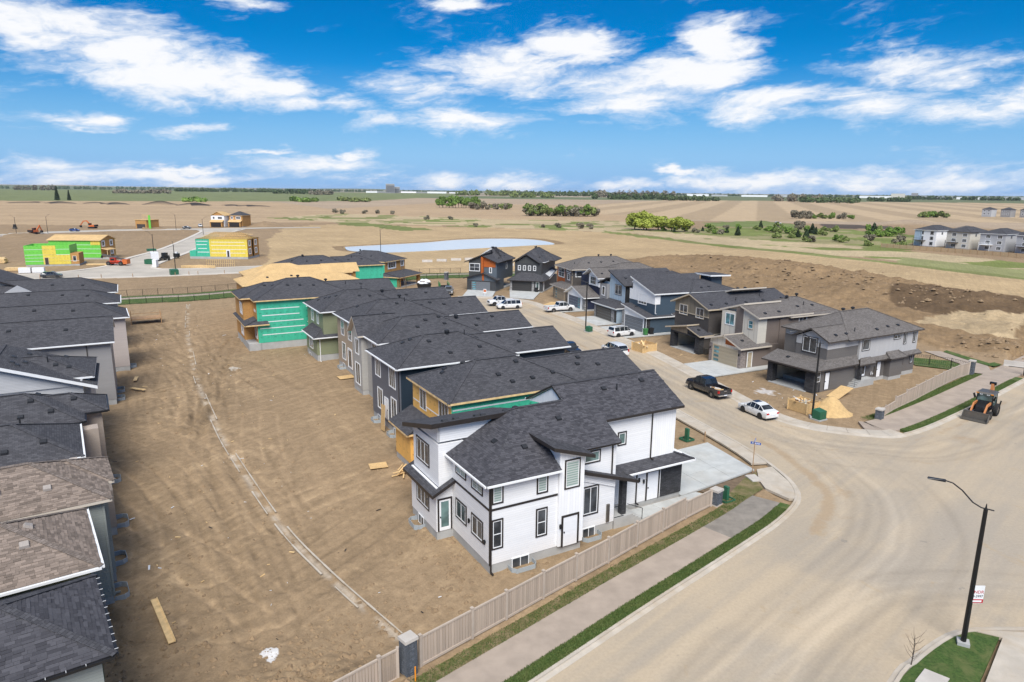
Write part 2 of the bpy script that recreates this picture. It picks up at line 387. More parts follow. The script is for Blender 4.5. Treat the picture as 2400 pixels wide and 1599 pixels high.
M['hub'] = plain('dark_rim', (.05, .048, .045), .5, .2, 9)
M['cglass'] = glass('car_glass', (.020, .024, .027), .03)
M['red'] = plain('tail_lens', (.42, .012, .01), .2, .1)
M['amber'] = plain('amber_lens', (.75, .26, .02), .25, .1)
M['lens'] = plain('head_lens', (.62, .64, .66), .12, .15)
M['chrome'] = plain('chrome', (.55, .55, .56), .18, .05, 3, .9)
M['plate'] = plain('plate_white', (.70, .72, .76), .4, .05)
M['p_white'] = paint('paint_white', (.72, .72, .71))
M['p_black'] = paint('paint_black', (.014, .015, .019), .2, .8)
M['p_grey'] = paint('paint_grey', (.16, .165, .17), .3, .6, .3)
M['p_dark'] = paint('paint_dark_grey', (.05, .055, .06), .3, .6, .3)
M['p_blue'] = paint('paint_blue', (.02, .06, .22))
M['orange'] = paint('machine_orange', (.56, .13, .025), .45, .2, dust=.2)
M['case'] = paint('machine_amber', (.50, .19, .06), .5, .1, dust=.4)
M['m_red'] = paint('machine_red', (.52, .045, .02), .4, .3, dust=.2)
M['white_p'] = plain('white_plastic', (.72, .72, .72), .5, .06)
M['yellow_p'] = plain('yellow_plastic', (.72, .43, .02), .5, .1)
M['sign_blue'] = plain('sign_blue', (.035, .10, .36), .4, .05)
M['sign_wht'] = plain('sign_white', (.75, .75, .75), .5, .03)
M['sign_red'] = plain('sign_red', (.45, .02, .03), .5, .05)
M['ink'] = plain('sign_ink', (.03, .03, .03), .6, .05)
M['bark'] = plain('bark', (.085, .065, .05), .9, .3, 6, bmp=.5, bscale=20)
M['sand'] = plain('sand', (.52, .35, .16), .95, .15, 3, bmp=.5, bscale=14)
M['dirt'] = plain('loose_soil', (.24, .165, .095), .95, .25, 2.4, bmp=.7, bscale=9)
M['dsoil'] = plain('dark_soil', (.055, .04, .028), .95, .3, .25, bmp=.7, bscale=3)
M['dsoil2'] = plain('garden_soil', (.15, .105, .065), .95, .25, 2.5, bmp=.7, bscale=9)
def leafmat(name, a, b2):
    mt, T, b = new_mat(name); g = T.node('ShaderNodeNewGeometry').outputs['Random Per Island']; oi = T.node('ShaderNodeObjectInfo').outputs['Random']
    c = T.mix(g, a, b2); k = T.math('ADD', .82, T.math('MULTIPLY', oi, .36)); c = T.vmath('MULTIPLY', c, T.node('ShaderNodeCombineXYZ', i_0=k, i_1=k, i_2=k).outputs[0])
    T.set(b.inputs['Base Color'], c); b.inputs['Roughness'].default_value = .7; b.inputs['Specular IOR Level'].default_value = .2
    return mt
M['lf_willow'] = leafmat('leaf_willow', (.25, .30, .05), (.42, .46, .09))
M['lf_green'] = leafmat('leaf_spring_green', (.10, .17, .03), (.19, .28, .06))
M['lf_olive'] = leafmat('leaf_olive', (.14, .18, .055), (.24, .28, .09))
M['lf_grey'] = leafmat('twig_grey', (.16, .14, .10), (.26, .23, .16))
M['lf_dark'] = leafmat('leaf_conifer', (.018, .032, .014), (.04, .06, .025))
M['lf_far'] = leafmat('leaf_far_wood', (.055, .085, .03), (.10, .14, .05))
# ------------------------------------------------------------------ ground
def _hash(ix, iy, s):
    n = (ix.astype(np.int64)*374761393+iy.astype(np.int64)*668265263+s*974711) & 0x7fffffff
    n = ((n ^ (n >> 13))*1274126177) & 0x7fffffff
    return ((n ^ (n >> 16)) & 0xffff)/65535.
def vnoise(x, y, s=0):
    ix = np.floor(x); iy = np.floor(y); fx = x-ix; fy = y-iy; fx = fx*fx*(3-2*fx); fy = fy*fy*(3-2*fy)
    a = _hash(ix, iy, s); b = _hash(ix+1, iy, s); c = _hash(ix, iy+1, s); d = _hash(ix+1, iy+1, s)
    return (a+(b-a)*fx)*(1-fy)+(c+(d-c)*fx)*fy
def fbm(x, y, o=4, s=0):
    t = 0.; amp = .5
    for i in range(o): t = t+amp*vnoise(x*2**i+i*17.3, y*2**i-i*9.1, s+i); amp *= .5
    return t
def inside(x, y, P):
    r = np.zeros(x.shape, bool); n = len(P)
    for i in range(n):
        x0, y0 = P[i]; x1, y1 = P[(i+1) % n]
        if y0 == y1: continue
        c = ((y0 > y) != (y1 > y)) & (x < (x1-x0)*(y-y0)/(y1-y0)+x0); r ^= c
    return r
def smoothline(P, step=1.):
    """Catmull-Rom curve through plan points, resampled to even steps"""
    P = [Vector((*p[:2], 0)) for p in P]; Q = []
    for i in range(len(P)-1):
        a = P[max(i-1, 0)]; b = P[i]; c = P[i+1]; d = P[min(i+2, len(P)-1)]; k = max(4, int((c-b).length/.5))
        for j in range(k):
            t = j/k; Q.append(.5*((2*b)+(c-a)*t+(2*a-5*b+4*c-d)*t*t+(3*b-a-3*c+d)*t**3))
    Q.append(P[-1]); L = [0.]
    for a, b in zip(Q, Q[1:]): L.append(L[-1]+(b-a).length)
    n = max(2, int(round(L[-1]/step))); out = []; j = 0
    for i in range(n+1):
        s = L[-1]*i/n
        while j < len(L)-2 and L[j+1] < s: j += 1
        t = (s-L[j])/max(1e-6, L[j+1]-L[j]); out.append(Q[j].lerp(Q[j+1], t))
    return out
def offset(L, d):
    o = []
    for i, p in enumerate(L):
        t = (L[min(i+1, len(L)-1)]-L[max(i-1, 0)]).normalized(); o.append(p+Vector((-t.y, t.x, 0))*d)
    return o

ROAD = [(-25, 3.5), (1.7, 28.5), (8.1, 34.5), (15.1, 40.9), (19.6, 45.2), (22.4, 48.8), (23.2, 52.1), (22.9, 55.7), (22.3, 58.9), (21.1, 63), (19.5, 67.6), (17.7, 73), (14.5, 84), (11.9, 95), (8, 107), (3, 120), (-2.5, 130), (-10, 135), (-22, 139)]
KERB_A = smoothline(ROAD, 1.)
KERB_B = smoothline([(-18, 148.5), (-10, 149.5), (-3, 148.5), (3, 143.5), (7.5, 131.5), (10.7, 124), (15.9, 109), (19.8, 98), (22.5, 87.5), (25.6, 74), (27.3, 68.4), (30.2, 64.9), (35, 63.1), (38.9, 63.4), (47.5, 69.4), (65, 83.6), (130, 137)], 1.)
KERB_C = smoothline([(60, 27.5), (40, 31.2), (31, 33.0), (28.2, 33.25), (25.8, 33.2), (24.1, 32.9), (22, 31.7), (19.7, 30), (17.6, 28.1), (-2, 8)], 1.)
road_poly = [(p.x, p.y) for p in KERB_A]+[(p.x, p.y) for p in KERB_B]+[(142, 122), (75, 66), (52, 46), (54, 37), (75, 33)]+[(p.x, p.y) for p in KERB_C]
POND = [(p.x, p.y) for p in smoothline([(-69, 291), (-62, 272), (-47, 266), (-31, 276), (-15, 289), (4, 305), (17, 317), (10, 344), (-6, 351), (-26, 341), (-40, 320), (-54, 306), (-69, 291)], 4)]
FAR_ROAD = [(-170, 148), (-150, 162), (-129, 171), (-112, 177), (-99, 181), (-77, 192), (-60, 200), (-62, 212), (-74, 209), (-92, 200), (-102, 197), (-107, 201), (-112, 216), (-123, 263), (-151, 363), (-160, 405), (-147, 417), (-120, 430), (-122, 438), (-160, 424), (-194, 405), (-224, 390), (-248, 363), (-262, 335), (-320, 290), (-316, 280), (-250, 318), (-240, 350), (-218, 378), (-190, 395), (-177, 390), (-167, 370), (-137, 273), (-127, 226), (-121, 207), (-122, 193), (-128, 183), (-150, 174), (-176, 158)]
ZONES = {   # ground cover, plan polygons
 'tilled': ([(-2600, 869), (-2600, 1500), (-417, 1236), (-229, 870), (-148, 1313), (197, 1212), (81, 492), (-60, 530), (-149, 494), (-182, 500), (-188, 430), (-311, 430), (-520, 420)], (.375, .27, .165)),
 'graded': ([(-106, 298), (-142, 418), (-126, 478), (-52, 464), (67, 410), (87, 325), (120, 263), (148, 198), (160, 150), (117, 135), (92, 165), (80, 225), (52, 242), (3, 205), (-20, 190), (-66, 179)], (.415, .30, .168)),
 'straw': ([(-204, 560), (-169, 700), (-70, 618), (93, 567), (88, 437), (160, 351), (181, 325), (167, 298), (183, 244), (215, 180), (180, 150), (155, 200), (136, 261), (98, 297), (70, 411), (-54, 475), (-135, 511)], (.42, .33, .20)),
 'stripes': ([(161, 1355), (446, 1982), (1212, 1884), (2500, 1397), (700, 560), (472, 641), (321, 623), (170, 613), (97, 771)], (.41, .305, .19)),
 'green': ([(-2900, 1100), (-2600, 3613), (-398, 3987), (-149, 2988), (-300, 1424), (-447, 1300), (-800, 1100)], (.17, .19, .085)),
 'park': ([(157, 566), (220, 626), (225, 558), (208, 500), (143, 493)], (.16, .19, .065)),
 'ditch': ([(57, 432), (90, 337), (129, 264), (150, 200), (147, 191), (124, 255), (85, 322), (53, 408)], (.19, .20, .075)),
 'ditchL': ([(-130, 508), (-109, 513), (-66, 438), (-48, 426), (-65, 410), (-93, 446), (-123, 476)], (.16, .18, .06)),
 'dsoil': ([(252, 572), (294, 537), (267, 482), (225, 497)], (.09, .07, .055)),
 'wet': ([(88, 437), (163, 497), (230, 475), (248, 396), (172, 300), (150, 329), (121, 368)], (.27, .24, .12)),
 'mound': ([(38, 236), (70, 248), (92, 215), (117, 155), (104, 110), (75, 96), (66, 103), (62, 140), (50, 190)], (.24, .162, .09)),
 'dark': ([(89, 163), (104, 168), (114, 148), (97, 123), (86, 124), (80, 138)], (.125, .083, .048)),
 'pale': ([(74, 122), (90, 131), (99, 127), (82, 107), (76, 116)], (.40, .30, .18)),
 'verge_r': ([(150, 266), (166, 219), (150, 193), (134, 238)], (.25, .25, .11)),
}
HARD = [road_poly, FAR_ROAD]
def pip_many(x, y, polys):
    r = np.zeros(x.shape, bool)
    for P in polys:
        P = np.array(P); bx = (x > P[:, 0].min()-1) & (x < P[:, 0].max()+1) & (y > P[:, 1].min()-1) & (y < P[:, 1].max()+1)
        if bx.any(): r[bx] |= inside(x[bx], y[bx], [tuple(q) for q in P])
    return r
SWALE = [(-65.8, 136.8), (-53.8, 110.7), (-44.8, 92.8), (-38.0, 79.7), (-28.8, 63.6), (-23.7, 55.4), (-16.4, 44.4), (-11.6, 38.3), (-5.9, 31.9)]
def make_ground():
    az = np.concatenate([np.arange(-180, -46, 6.), np.arange(-46, -36, .2), np.arange(-36, 6, .13), np.arange(6, 46, .2), np.arange(46, 180, 6.)])*math.pi/180
    rr = [0., 5., 9., 13., 17., 20.]; r = 21.5
    while r < 360: rr.append(r); r *= 1.0037
    while r < 16000: rr.append(r); r *= 1.02
    rr = np.array(rr); nr, na = len(rr), len(az)
    X = np.outer(rr, np.sin(az)); Y = np.outer(rr, np.cos(az)); Rr = np.outer(rr, np.ones(na))
    # cover colour
    C = np.zeros((nr, na, 3)); n1 = fbm(X*.06, Y*.06, 4, 3); n2 = fbm(X*.9, Y*.9, 3, 9); n3 = fbm(X*.012, Y*.05, 4, 5)
    C[:] = (.285, .202, .121)
    C *= (.90+.20*n1+.10*(n2-.45))[..., None]
    wx = X+(fbm(X*.05, Y*.05, 3, 21)-.47)*Rr*.025; wy = Y+(fbm(X*.05+40, Y*.05, 3, 22)-.47)*Rr*.07
    far = Rr > 620
    C[far] = np.array((.36, .275, .19))*(.8+.4*n3[far])[..., None]
    band = vnoise(X*.0006+3, Y*.0011, 31); vf = Rr > 1900
    C[vf] = np.where((band[vf] > .46)[..., None], np.array((.135, .155, .08)), np.array((.33, .27, .20)))*(.75+.5*n3[vf])[..., None]
    for k in ('tilled', 'green', 'straw', 'stripes', 'graded', 'wet', 'park', 'dsoil', 'verge_r', 'ditch', 'ditchL', 'mound', 'dark', 'pale'):
        P, col = ZONES[k]; loose = k in ('straw', 'wet', 'mound', 'dark', 'pale', 'graded', 'ditch', 'ditchL', 'park')
        mk = inside(wx if loose else X, wy if loose else Y, P); c = np.array(col)*(.80+.4*n1[mk])[..., None]
        if k == 'tilled': c = np.array(col)*(.78+.26*n1[mk]+.30*fbm(X[mk]*.006, Y[mk]*.055, 3, 6))[..., None]
        if k == 'stripes':
            a = R(19.3); u = X[mk]*math.cos(a)-Y[mk]*math.sin(a); s = np.floor(u/39.) % 2; c = np.array(col)*(.9+.2*n1[mk])[..., None]*np.where(s > 0, 1.07, .86)[..., None]
        if k in ('straw', 'wet', 'ditch'):
            g = fbm(X[mk]*.035+9, Y[mk]*.05, 4, 14); c = np.where((g > (.54 if k == 'straw' else .49))[..., None], np.array((.17, .195, .06))*(.7+.6*n1[mk])[..., None], c)
        C[mk] = c
    # heights
    near = np.clip((420-Rr)/200, 0, 1)
    rough = fbm(X*1.1, Y*1.1, 4, 40)-.47; lump = np.clip(fbm(X*2.6, Y*2.6, 3, 50)-.52, 0, 1)
    patch = np.clip((fbm(X*.12, Y*.12, 3, 60)-.40)*4, 0, 1)
    Z = -.035+near*(rough*.05+lump*.22*patch)
    # wheel ruts in the back yards
    for rut, w, dep in (([(-44, 104), (-41, 92), (-37.5, 82), (-34.5, 74), (-32.5, 66), (-31, 62)], .28, .16), ([(-42.3, 104), (-39.3, 92), (-36, 82), (-33, 74), (-31, 66), (-29.6, 62)], .28, .16),
                        ([(-46, 100), (-40, 86), (-30, 62), (-22, 48), (-17, 38), (-12, 29)], .5, .07), ([(-49, 108), (-43, 95), (-35, 84), (-30, 78)], .3, .12), ([(-22, 33), (-15, 35), (-10, 41), (-6, 50), (-3, 55)], .4, .05),
                        ([(-20, 31), (-13.5, 33.5), (-8.5, 40), (-5, 49), (-2, 54)], .4, .05), ([(-40, 92), (-35, 90), (-30, 84), (-25, 78)], .5, .08)):
        L = smoothline(rut, .6); bx = (X > min(p.x for p in L)-2) & (X < max(p.x for p in L)+2) & (Y > min(p.y for p in L)-2) & (Y < max(p.y for p in L)+2)
        xx, yy = X[bx], Y[bx]; d = np.full(xx.shape, 9.)
        for p in L: d = np.minimum(d, np.hypot(xx-p.x, yy-p.y))
        t = np.exp(-(d/w)**2); Z[bx] -= dep*t; Z[bx] += dep*.7*np.exp(-((d-2.1*w)/(w*.7))**2)*(.5+vnoise(xx*3, yy*3, 71))
        C[bx] *= (1-.10*t)[..., None]
    # looping tyre tracks, pale where dust is packed and dark where it is torn up
    rt = random.Random(11)
    for k in range(60):
        t0 = rt.uniform(0, 1); px_, py_ = -14-48*t0+rt.uniform(-7, 7), 32+88*t0; hd = R(rt.choice((-29.5, -29.5, -27, -32, -20, -45, 30)))+rt.uniform(-.12, .12); cv = rt.uniform(-.018, .018); pts = []
        for i in range(rt.randint(14, 40)): pts.append((px_, py_)); px_ += math.sin(hd)*.9; py_ += math.cos(hd)*.9; hd += cv; cv += rt.uniform(-.006, .006)
        g = rt.choice((.84, .87, .9, 1.12, 1.17, 1.2)); w = rt.uniform(.12, .22); xs = [p[0] for p in pts]; ys = [p[1] for p in pts]
        bx = (X > min(xs)-2.5) & (X < max(xs)+2.5) & (Y > min(ys)-2.5) & (Y < max(ys)+2.5) & (Rr < 150)
        if not bx.any(): continue
        xx, yy = X[bx], Y[bx]; d1 = np.full(xx.shape, 99.)
        for i in range(len(pts)-1):
            (ax, ay), (bx_, by_) = pts[i], pts[i+1]; tx, ty = bx_-ax, by_-ay; tt = np.clip(((xx-ax)*tx+(yy-ay)*ty)/(tx*tx+ty*ty), 0, 1); d1 = np.minimum(d1, np.hypot(xx-ax-tt*tx, yy-ay-tt*ty))
        e = np.exp(-(d1/w)**2)+np.exp(-((d1-1.7)/w)**2); e = np.clip(e, 0, 1)*(.4+.9*vnoise(xx*1.1, yy*1.1, 72)); C[bx] *= (1+(g-1)*e)[..., None]; Z[bx] -= .05*e
    mz = inside(wx, wy, ZONES['mound'][0]) & (Rr < 330); Z[mz] += .35+((fbm(X[mz]*.42, Y[mz]*.42, 4, 77)-.42)*1.7)
    # churned strip and the pale, dirt-smeared gutter of the yard drain
    def along(pts, pad):
        L = smoothline(pts, 1.2); b_ = (X > min(p.x for p in L)-pad) & (X < max(p.x for p in L)+pad) & (Y > min(p.y for p in L)-pad) & (Y < max(p.y for p in L)+pad); xx, yy = X[b_], Y[b_]; d = np.full(xx.shape, 99.)
        for p, q in zip(L, L[1:]):
            tx, ty = q.x-p.x, q.y-p.y; t = np.clip(((xx-p.x)*tx+(yy-p.y)*ty)/(tx*tx+ty*ty), 0, 1); d = np.minimum(d, np.hypot(xx-p.x-t*tx, yy-p.y-t*ty))
        return b_, xx, yy, d
    for pts, w, amp in (([(-47, 108), (-43, 98), (-40, 90), (-36, 82), (-33, 74), (-31, 64)], 2.6, .42), ([(-34, 118), (-28, 108), (-27, 98)], 4., .55), ([(-16, 27), (-10, 27.5), (-6, 29)], 1.6, .5), ([(-22, 34), (-20, 29)], 1.2, .35)):
        b_, xx, yy, d = along(pts, 9); e = np.exp(-(d/w)**2)*np.clip(fbm(xx*.35, yy*.35, 3, 73)*2.2-.5, 0, 1); Z[b_] += e*(fbm(xx*1.3, yy*1.3, 4, 74)-.40)*amp*1.6; C[b_] *= (1-.34*e*fbm(xx*.9, yy*.9, 3, 75)*1.6)[..., None]
    b_, xx, yy, d = along(SWALE, 3); e = np.exp(-(d/.27)**2)*np.clip((fbm(xx*.9, yy*.9, 4, 76)-.40)*6, 0, 1)*.9; C[b_] = C[b_]*(1-.75*e)[..., None]+np.array((.47, .40, .315))*(.75*e)[..., None]; Z[b_] -= .05*np.exp(-(d/.5)**2)
    # spoil heaps and the big earthworks behind the right-hand row
    def heap(cx, cy, hgt, rad, k=1.):
        d = np.hypot(X-cx, (Y-cy)*k); t = np.clip(1-d/(rad*1.7), 0, 1); return hgt*t*t*(3-2*t)
    hp = 0
    for a in ((58, 238, 1.8, 13), (70, 226, 3.0, 14), (82, 208, 3.4, 15), (74, 196, 2.2, 12), (88, 186, 3.0, 12), (95, 172, 2.6, 11), (84, 160, 2.0, 10), (98, 152, 2.8, 10), (106, 140, 2.4, 9), (93, 138, 2.0, 8), (66, 178, 1.2, 10), (72, 152, 1.0, 9), (86, 116, 1.1, 5), (77, 101, 1.2, 6), (82, 96, 1.0, 5), (66, 122, .5, 8)):
        hp = hp+heap(*a)
    mm = np.clip(hp/1.2, 0, 1); Z += .72*hp*(.65+.7*fbm(X*.16, Y*.16, 4, 80))+mm*near*((fbm(X*.55, Y*.55, 4, 81)-.47)*1.3)
    Z += heap(-6.6, 26.8, .45, 2.6)*(.4+1.2*fbm(X*2., Y*2., 3, 82))+heap(-10.5, 27.5, .35, 3)*(.3+1.4*fbm(X*2.2, Y*2.2, 3, 83))
    for a in ((-161, 446, 3.0, 9), (-251, 352, 1.8, 9), (-236, 330, 1.5, 7), (-205, 345, 2., 8), (-214, 402, 2.4, 8), (-285, 330, 2., 10)): Z += heap(*a)*(.6+.8*fbm(X*.3, Y*.3, 3, 84))
    dk = 0
    for i in range(17): dk = dk+heap(-800+i*29+9*math.sin(i*2.7), 1010+14*math.sin(i*1.9)-i*4, 1.6+1.6*abs(math.sin(i*3.3)), 14)
    Z += dk*(.6+.8*fbm(X*.03, Y*.03, 3, 86)); C[dk > .8] = np.array((.05, .042, .036))
    Z += heap(322, 560, 6, 22)*.8
    # lime patch, sand, damp ground
    for (cx, cy, rad, col) in ((-12.3, 30.3, .35, (.62, .60, .58)), (-36.5, 86.5, .6, (.45, .40, .33)), (30.2, 78.6, 1.1, (.5, .46, .42))):
        d = np.hypot(X-cx, Y-cy)+(fbm(X*1.7, Y*1.7, 3, 90)-.47)*2.2; mk = d < rad; C[mk] = col
    # water basin, far hills
    pm = np.zeros(X.shape, bool); pm[:] = inside(X, Y, [(-26+(x+26)*1.06, 306+(y-306)*1.06) for x, y in POND]); Z[pm] = -1.3
    ring = inside(X, Y, [(-26+(x+26)*1.16, 306+(y-306)*1.14) for x, y in POND]) & ~pm; Z[ring] -= .22; C[ring] = np.array((.25, .175, .10))
    t = np.clip((Rr-6000)/5000, 0, 1); A = np.arctan2(X, Y)
    Z += t*t*(3-2*t)*(18+30*np.clip(fbm(A*9+3, Rr*.0002, 3, 95)-.35, 0, 1)+np.clip(-A, 0, .7)*26)
    t = np.clip((Rr-900)/2200, 0, 1); Z += 10.5*t*t*(3-2*t)
    # hard standing: keep the soil just below it
    hm = pip_many(X, Y, HARD); Z[hm] = -.16
    global GRID; GRID = (rr, az, Z)
    V = np.stack([X, Y, Z], -1).reshape(-1, 3)
    i = np.arange(nr-1)[:, None]*na; j = np.arange(na)[None, :]; j2 = (j+1) % na
    F = np.stack([i+j, i+j2, i+na+j2, i+na+j], -1).reshape(-1, 4)[:, ::-1]
    me = bpy.data.meshes.new('ground'); me.vertices.add(len(V)); me.vertices.foreach_set('co', V.astype(np.float32).ravel())
    me.loops.add(F.size); me.loops.foreach_set('vertex_index', F.astype(np.int32).ravel())
    me.polygons.add(len(F)); me.polygons.foreach_set('loop_start', np.arange(0, F.size, 4, dtype=np.int32))
    me.update(calc_edges=True); me.polygons.foreach_set('use_smooth', np.ones(len(F), bool))
    at = me.attributes.new('cover', 'FLOAT_COLOR', 'POINT'); at.data.foreach_set('color', np.concatenate([C.reshape(-1, 3), np.ones((nr*na, 1))], 1).astype(np.float32).ravel())
    mt, T, b = new_mat('soil_and_fields'); P = pos(T); a = T.node('ShaderNodeAttribute', attribute_name='cover').outputs['Color']
    cd = T.node('ShaderNodeCameraData').outputs['View Distance']
    n = T.noise(P, 1.6, 7, .68); k = T.ramp(n, .3, .72, .88, 1.12)
    st = T.noise(T.turn(P, 29.5, (1.5, .075, 1)), 1.0, 6, .62, .45); k2 = T.ramp(st, .36, .66, .93, 1.07)
    st2 = T.noise(T.turn(P, -25, (1.1, .06, 1)), .8, 6, .62, .8); k2 = T.math('MULTIPLY', k2, T.ramp(st2, .45, .68, .96, 1.07))
    kk = T.math('MULTIPLY', T.math('MULTIPLY', k, k2), T.ramp(T.noise(P, 9, 6, .75), .28, .72, .88, 1.12)); c = T.vmath('MULTIPLY', a, T.node('ShaderNodeCombineXYZ', i_0=kk, i_1=kk, i_2=kk).outputs[0])
    pale = T.math('MULTIPLY', T.ramp(T.noise(P, .23, 6, .7, 1.), .5, .72), .55); c = T.mix(pale, c, T.vmath('MULTIPLY', c, (1.5, 1.52, 1.5)))
    T.set(b.inputs['Base Color'], c); b.inputs['Roughness'].default_value = .97; b.inputs['Specular IOR Level'].default_value = .1
    bump(T, b, T.math('ADD', T.noise(P, 7, 6, .7), T.math('MULTIPLY', T.noise(P, 1.3, 5, .6), 2.)), .5, .07)
    me.materials.append(mt)
    return tag(link_mesh(me, 'ground'), kind='structure')

def ground_z(x, y):
    rr, az, Z = GRID; i = min(int(np.searchsorted(rr, math.hypot(x, y))), len(rr)-1); j = min(int(np.searchsorted(az, math.atan2(x, y))), len(az)-1)
    return float(Z[i, j])

# hard-surface materials laid on the world plan
def road_mat():
    mt, T, b = new_mat('dusty_asphalt'); P = pos(T); an_ = T.node('ShaderNodeAttribute', attribute_name='wear'); at = an_.outputs['Color']; ch = T.node('ShaderNodeSeparateXYZ', i_0=at)
    def streak(a, sc): return T.turn(P, a, sc)
    s1 = T.noise(streak(-44, (.035, .8, 1)), .9, 6, .62, .35); s2 = T.noise(streak(-112, (.035, .8, 1)), .9, 6, .62, .35)
    w = ch.outputs[1]; s = T.math('ADD', T.math('MULTIPLY', s1, T.math('SUBTRACT', 1., w)), T.math('MULTIPLY', s2, w))
    pt = T.noise(P, .09, 5, .6, 1.2)
    f = T.ramp(T.math('ADD', T.math('MULTIPLY', s, .55), T.math('MULTIPLY', pt, .55)), .40, .68)
    c = T.mix(f, (.36, .305, .235), (.455, .365, .255)); c = T.mix(T.math('MULTIPLY', ch.outputs[2], .55), c, (.35, .305, .25))
    mud = T.ramp(T.math('ADD', ch.outputs[0], T.math('MULTIPLY', T.math('SUBTRACT', T.math('ADD', T.math('MULTIPLY', T.noise(P, .45, 5, .6, .4), .6), T.math('MULTIPLY', T.noise(P, 2.6, 6, .72), .4)), .5), 1.5)), .36, .72); c = T.mix(T.math('MULTIPLY', mud, .7), c, (.36, .26, .16))
    c = T.mix(T.math('MULTIPLY', T.ramp(T.noise(P, .17, 7, .68, 1.6), .6, .68), .5), c, (.40, .30, .185))
    tk = T.ramp(an_.outputs['Alpha'], .2, .8, .80, 1.16); c = T.vmath('MULTIPLY', c, T.node('ShaderNodeCombineXYZ', i_0=tk, i_1=tk, i_2=tk).outputs[0])
    sp = T.ramp(T.noise(P, .9, 3, .5), .70, .74); c = T.mix(T.math('MULTIPLY', sp, .5), c, (.21, .19, .165))
    k = T.ramp(T.noise(P, 5, 7, .72), .3, .7, .93, 1.06); c = T.vmath('MULTIPLY', c, T.node('ShaderNodeCombineXYZ', i_0=k, i_1=k, i_2=k).outputs[0])
    T.set(b.inputs['Base Color'], c); b.inputs['Roughness'].default_value = .93; b.inputs['Specular IOR Level'].default_value = .15
    bump(T, b, T.noise(P, 30, 4, .7), .12, .006)
    return mt
def make_road(z=0.):
    """street surface as a fine grid, carrying how muddy each spot is and which way traffic runs"""
    st = .3; x = np.arange(-26, 143, st); y = np.arange(2, 152, st); X, Y = np.meshgrid(x, y); cx, cy = X+st/2, Y+st/2
    keep = inside(cx, cy, road_poly)
    for d in (-.4, .4): keep |= inside(cx+d, cy, road_poly) | inside(cx, cy+d, road_poly)
    ny, nx = X.shape; VX, VY = np.meshgrid(np.append(x, x[-1]+st), np.append(y, y[-1]+st)); mud = np.zeros(VX.shape)
    def dist(L):
        m_ = np.full(VX.shape, 1e6)
        for p, q in zip(L, L[1:]):
            tx, ty = q.x-p.x, q.y-p.y; i0, i1 = np.searchsorted(y, (min(p.y, q.y)-16, max(p.y, q.y)+16)); xx, yy = VX[i0:i1+1], VY[i0:i1+1]
            t = np.clip(((xx-p.x)*tx+(yy-p.y)*ty)/(tx*tx+ty*ty), 0, 1); m_[i0:i1+1] = np.minimum(m_[i0:i1+1], np.hypot(xx-p.x-t*tx, yy-p.y-t*ty))
        return m_
    dA, dB, dC = dist(KERB_A), dist(KERB_B), dist(KERB_C); wob = (fbm(VX*.15, VY*.15, 3, 12)-.45)*1.1; sm = lambda v, a, b: np.clip((v-a)/(b-a), 0, 1)
    gb = lambda d, o, w: np.exp(-((d+wob-o)/w)**2); nz = fbm(VX*.10+7, VY*.10, 4, 15); cor = sm(VY, 38, 44)*(1-sm(VY, 62, 70)); far_ = sm(VY, 58, 66); near_ = 1-sm(VY, 36, 44)
    mud = np.maximum.reduce([.80*gb(dA, 2.1, .75)*cor, .66*gb(dA, 3.4, .55)*sm(VY, 44, 50)*(1-sm(VY, 56, 62)), .62*gb(dA, 1.1, .7)*far_, .5*gb(dA, 2.6, .5)*far_, .62*gb(dB, 1.0, .6), .62*gb(dA, 2.3, .5)*near_*(nz > .42), .5*gb(dC, .9, .5)])*np.clip(.45+1.3*(nz-.2), 0, 1.15)
    # wheel paths: packed dust and darker rubbed lines that follow the kerbs round the corner
    trk = np.zeros(VX.shape); rt = random.Random(5)
    for D_, offs in ((dA, (3.2, 4.0, 4.9, 5.8, 6.6, 7.4, 8.6, 9.7, 10.6, 11.8)), (dB, (2.2, 3.1, 3.9, 5.0, 5.7, 6.8, 7.5, 8.8)), (dC, (2.0, 2.8, 3.7, 4.6, 5.6, 6.4))):
        for o in offs: trk += rt.choice((-1, -.8, .7, 1))*np.exp(-((D_+wob*1.3-o)/rt.uniform(.12, .3))**2)*np.clip(fbm(VX*.07+o*9, VY*.07, 3, 16)*2-.5, 0, 1)
    for cx_, cy_, r_, a_ in ((44, 62.5, 2.2, .6), (50, 68.5, 2.0, .6), (26.5, 50.0, 1.6, .55), (24.6, 46., 1.2, .55), (30, 60, 3, .4), (36, 58, 4, .38)): mud = np.maximum(mud, a_*np.exp(-((VX-cx_)**2+(VY-cy_)**2)/r_**2))
    turn = np.clip((VY-54)/16, 0, 1)*np.clip((40-VX)/10, 0, 1)
    i, j = np.nonzero(keep); q = i*(nx+1)+j; F = np.stack([q, q+1, q+nx+2, q+nx+1], -1); V = np.stack([VX, VY, np.full(VX.shape, z)], -1).reshape(-1, 3)
    u, inv = np.unique(F, return_inverse=True); me = bpy.data.meshes.new('road'); me.from_pydata(V[u].tolist(), [], inv.reshape(F.shape).tolist())
    a = me.attributes.new('wear', 'FLOAT_COLOR', 'POINT'); kd = np.minimum(np.minimum(dA, dB), dC)**2
    grey = np.clip((np.sqrt(kd)-2.5)/5, 0, 1)*np.clip(.35+1.1*(fbm(VX*.12, VY*.12, 4, 33)-.3), 0, 1); c = np.stack([mud, turn, grey, .5+.25*trk], -1).reshape(-1, 4)[u]; a.data.foreach_set('color', c.astype(np.float32).ravel()); me.materials.append(M['road'])
    tag(link_mesh(me, 'road'), kind='structure')
M['road'] = road_mat()
M['path'] = plain('path_asphalt_dusty', (.345, .28, .222), .95, .13, .7, bmp=.25, bscale=25)
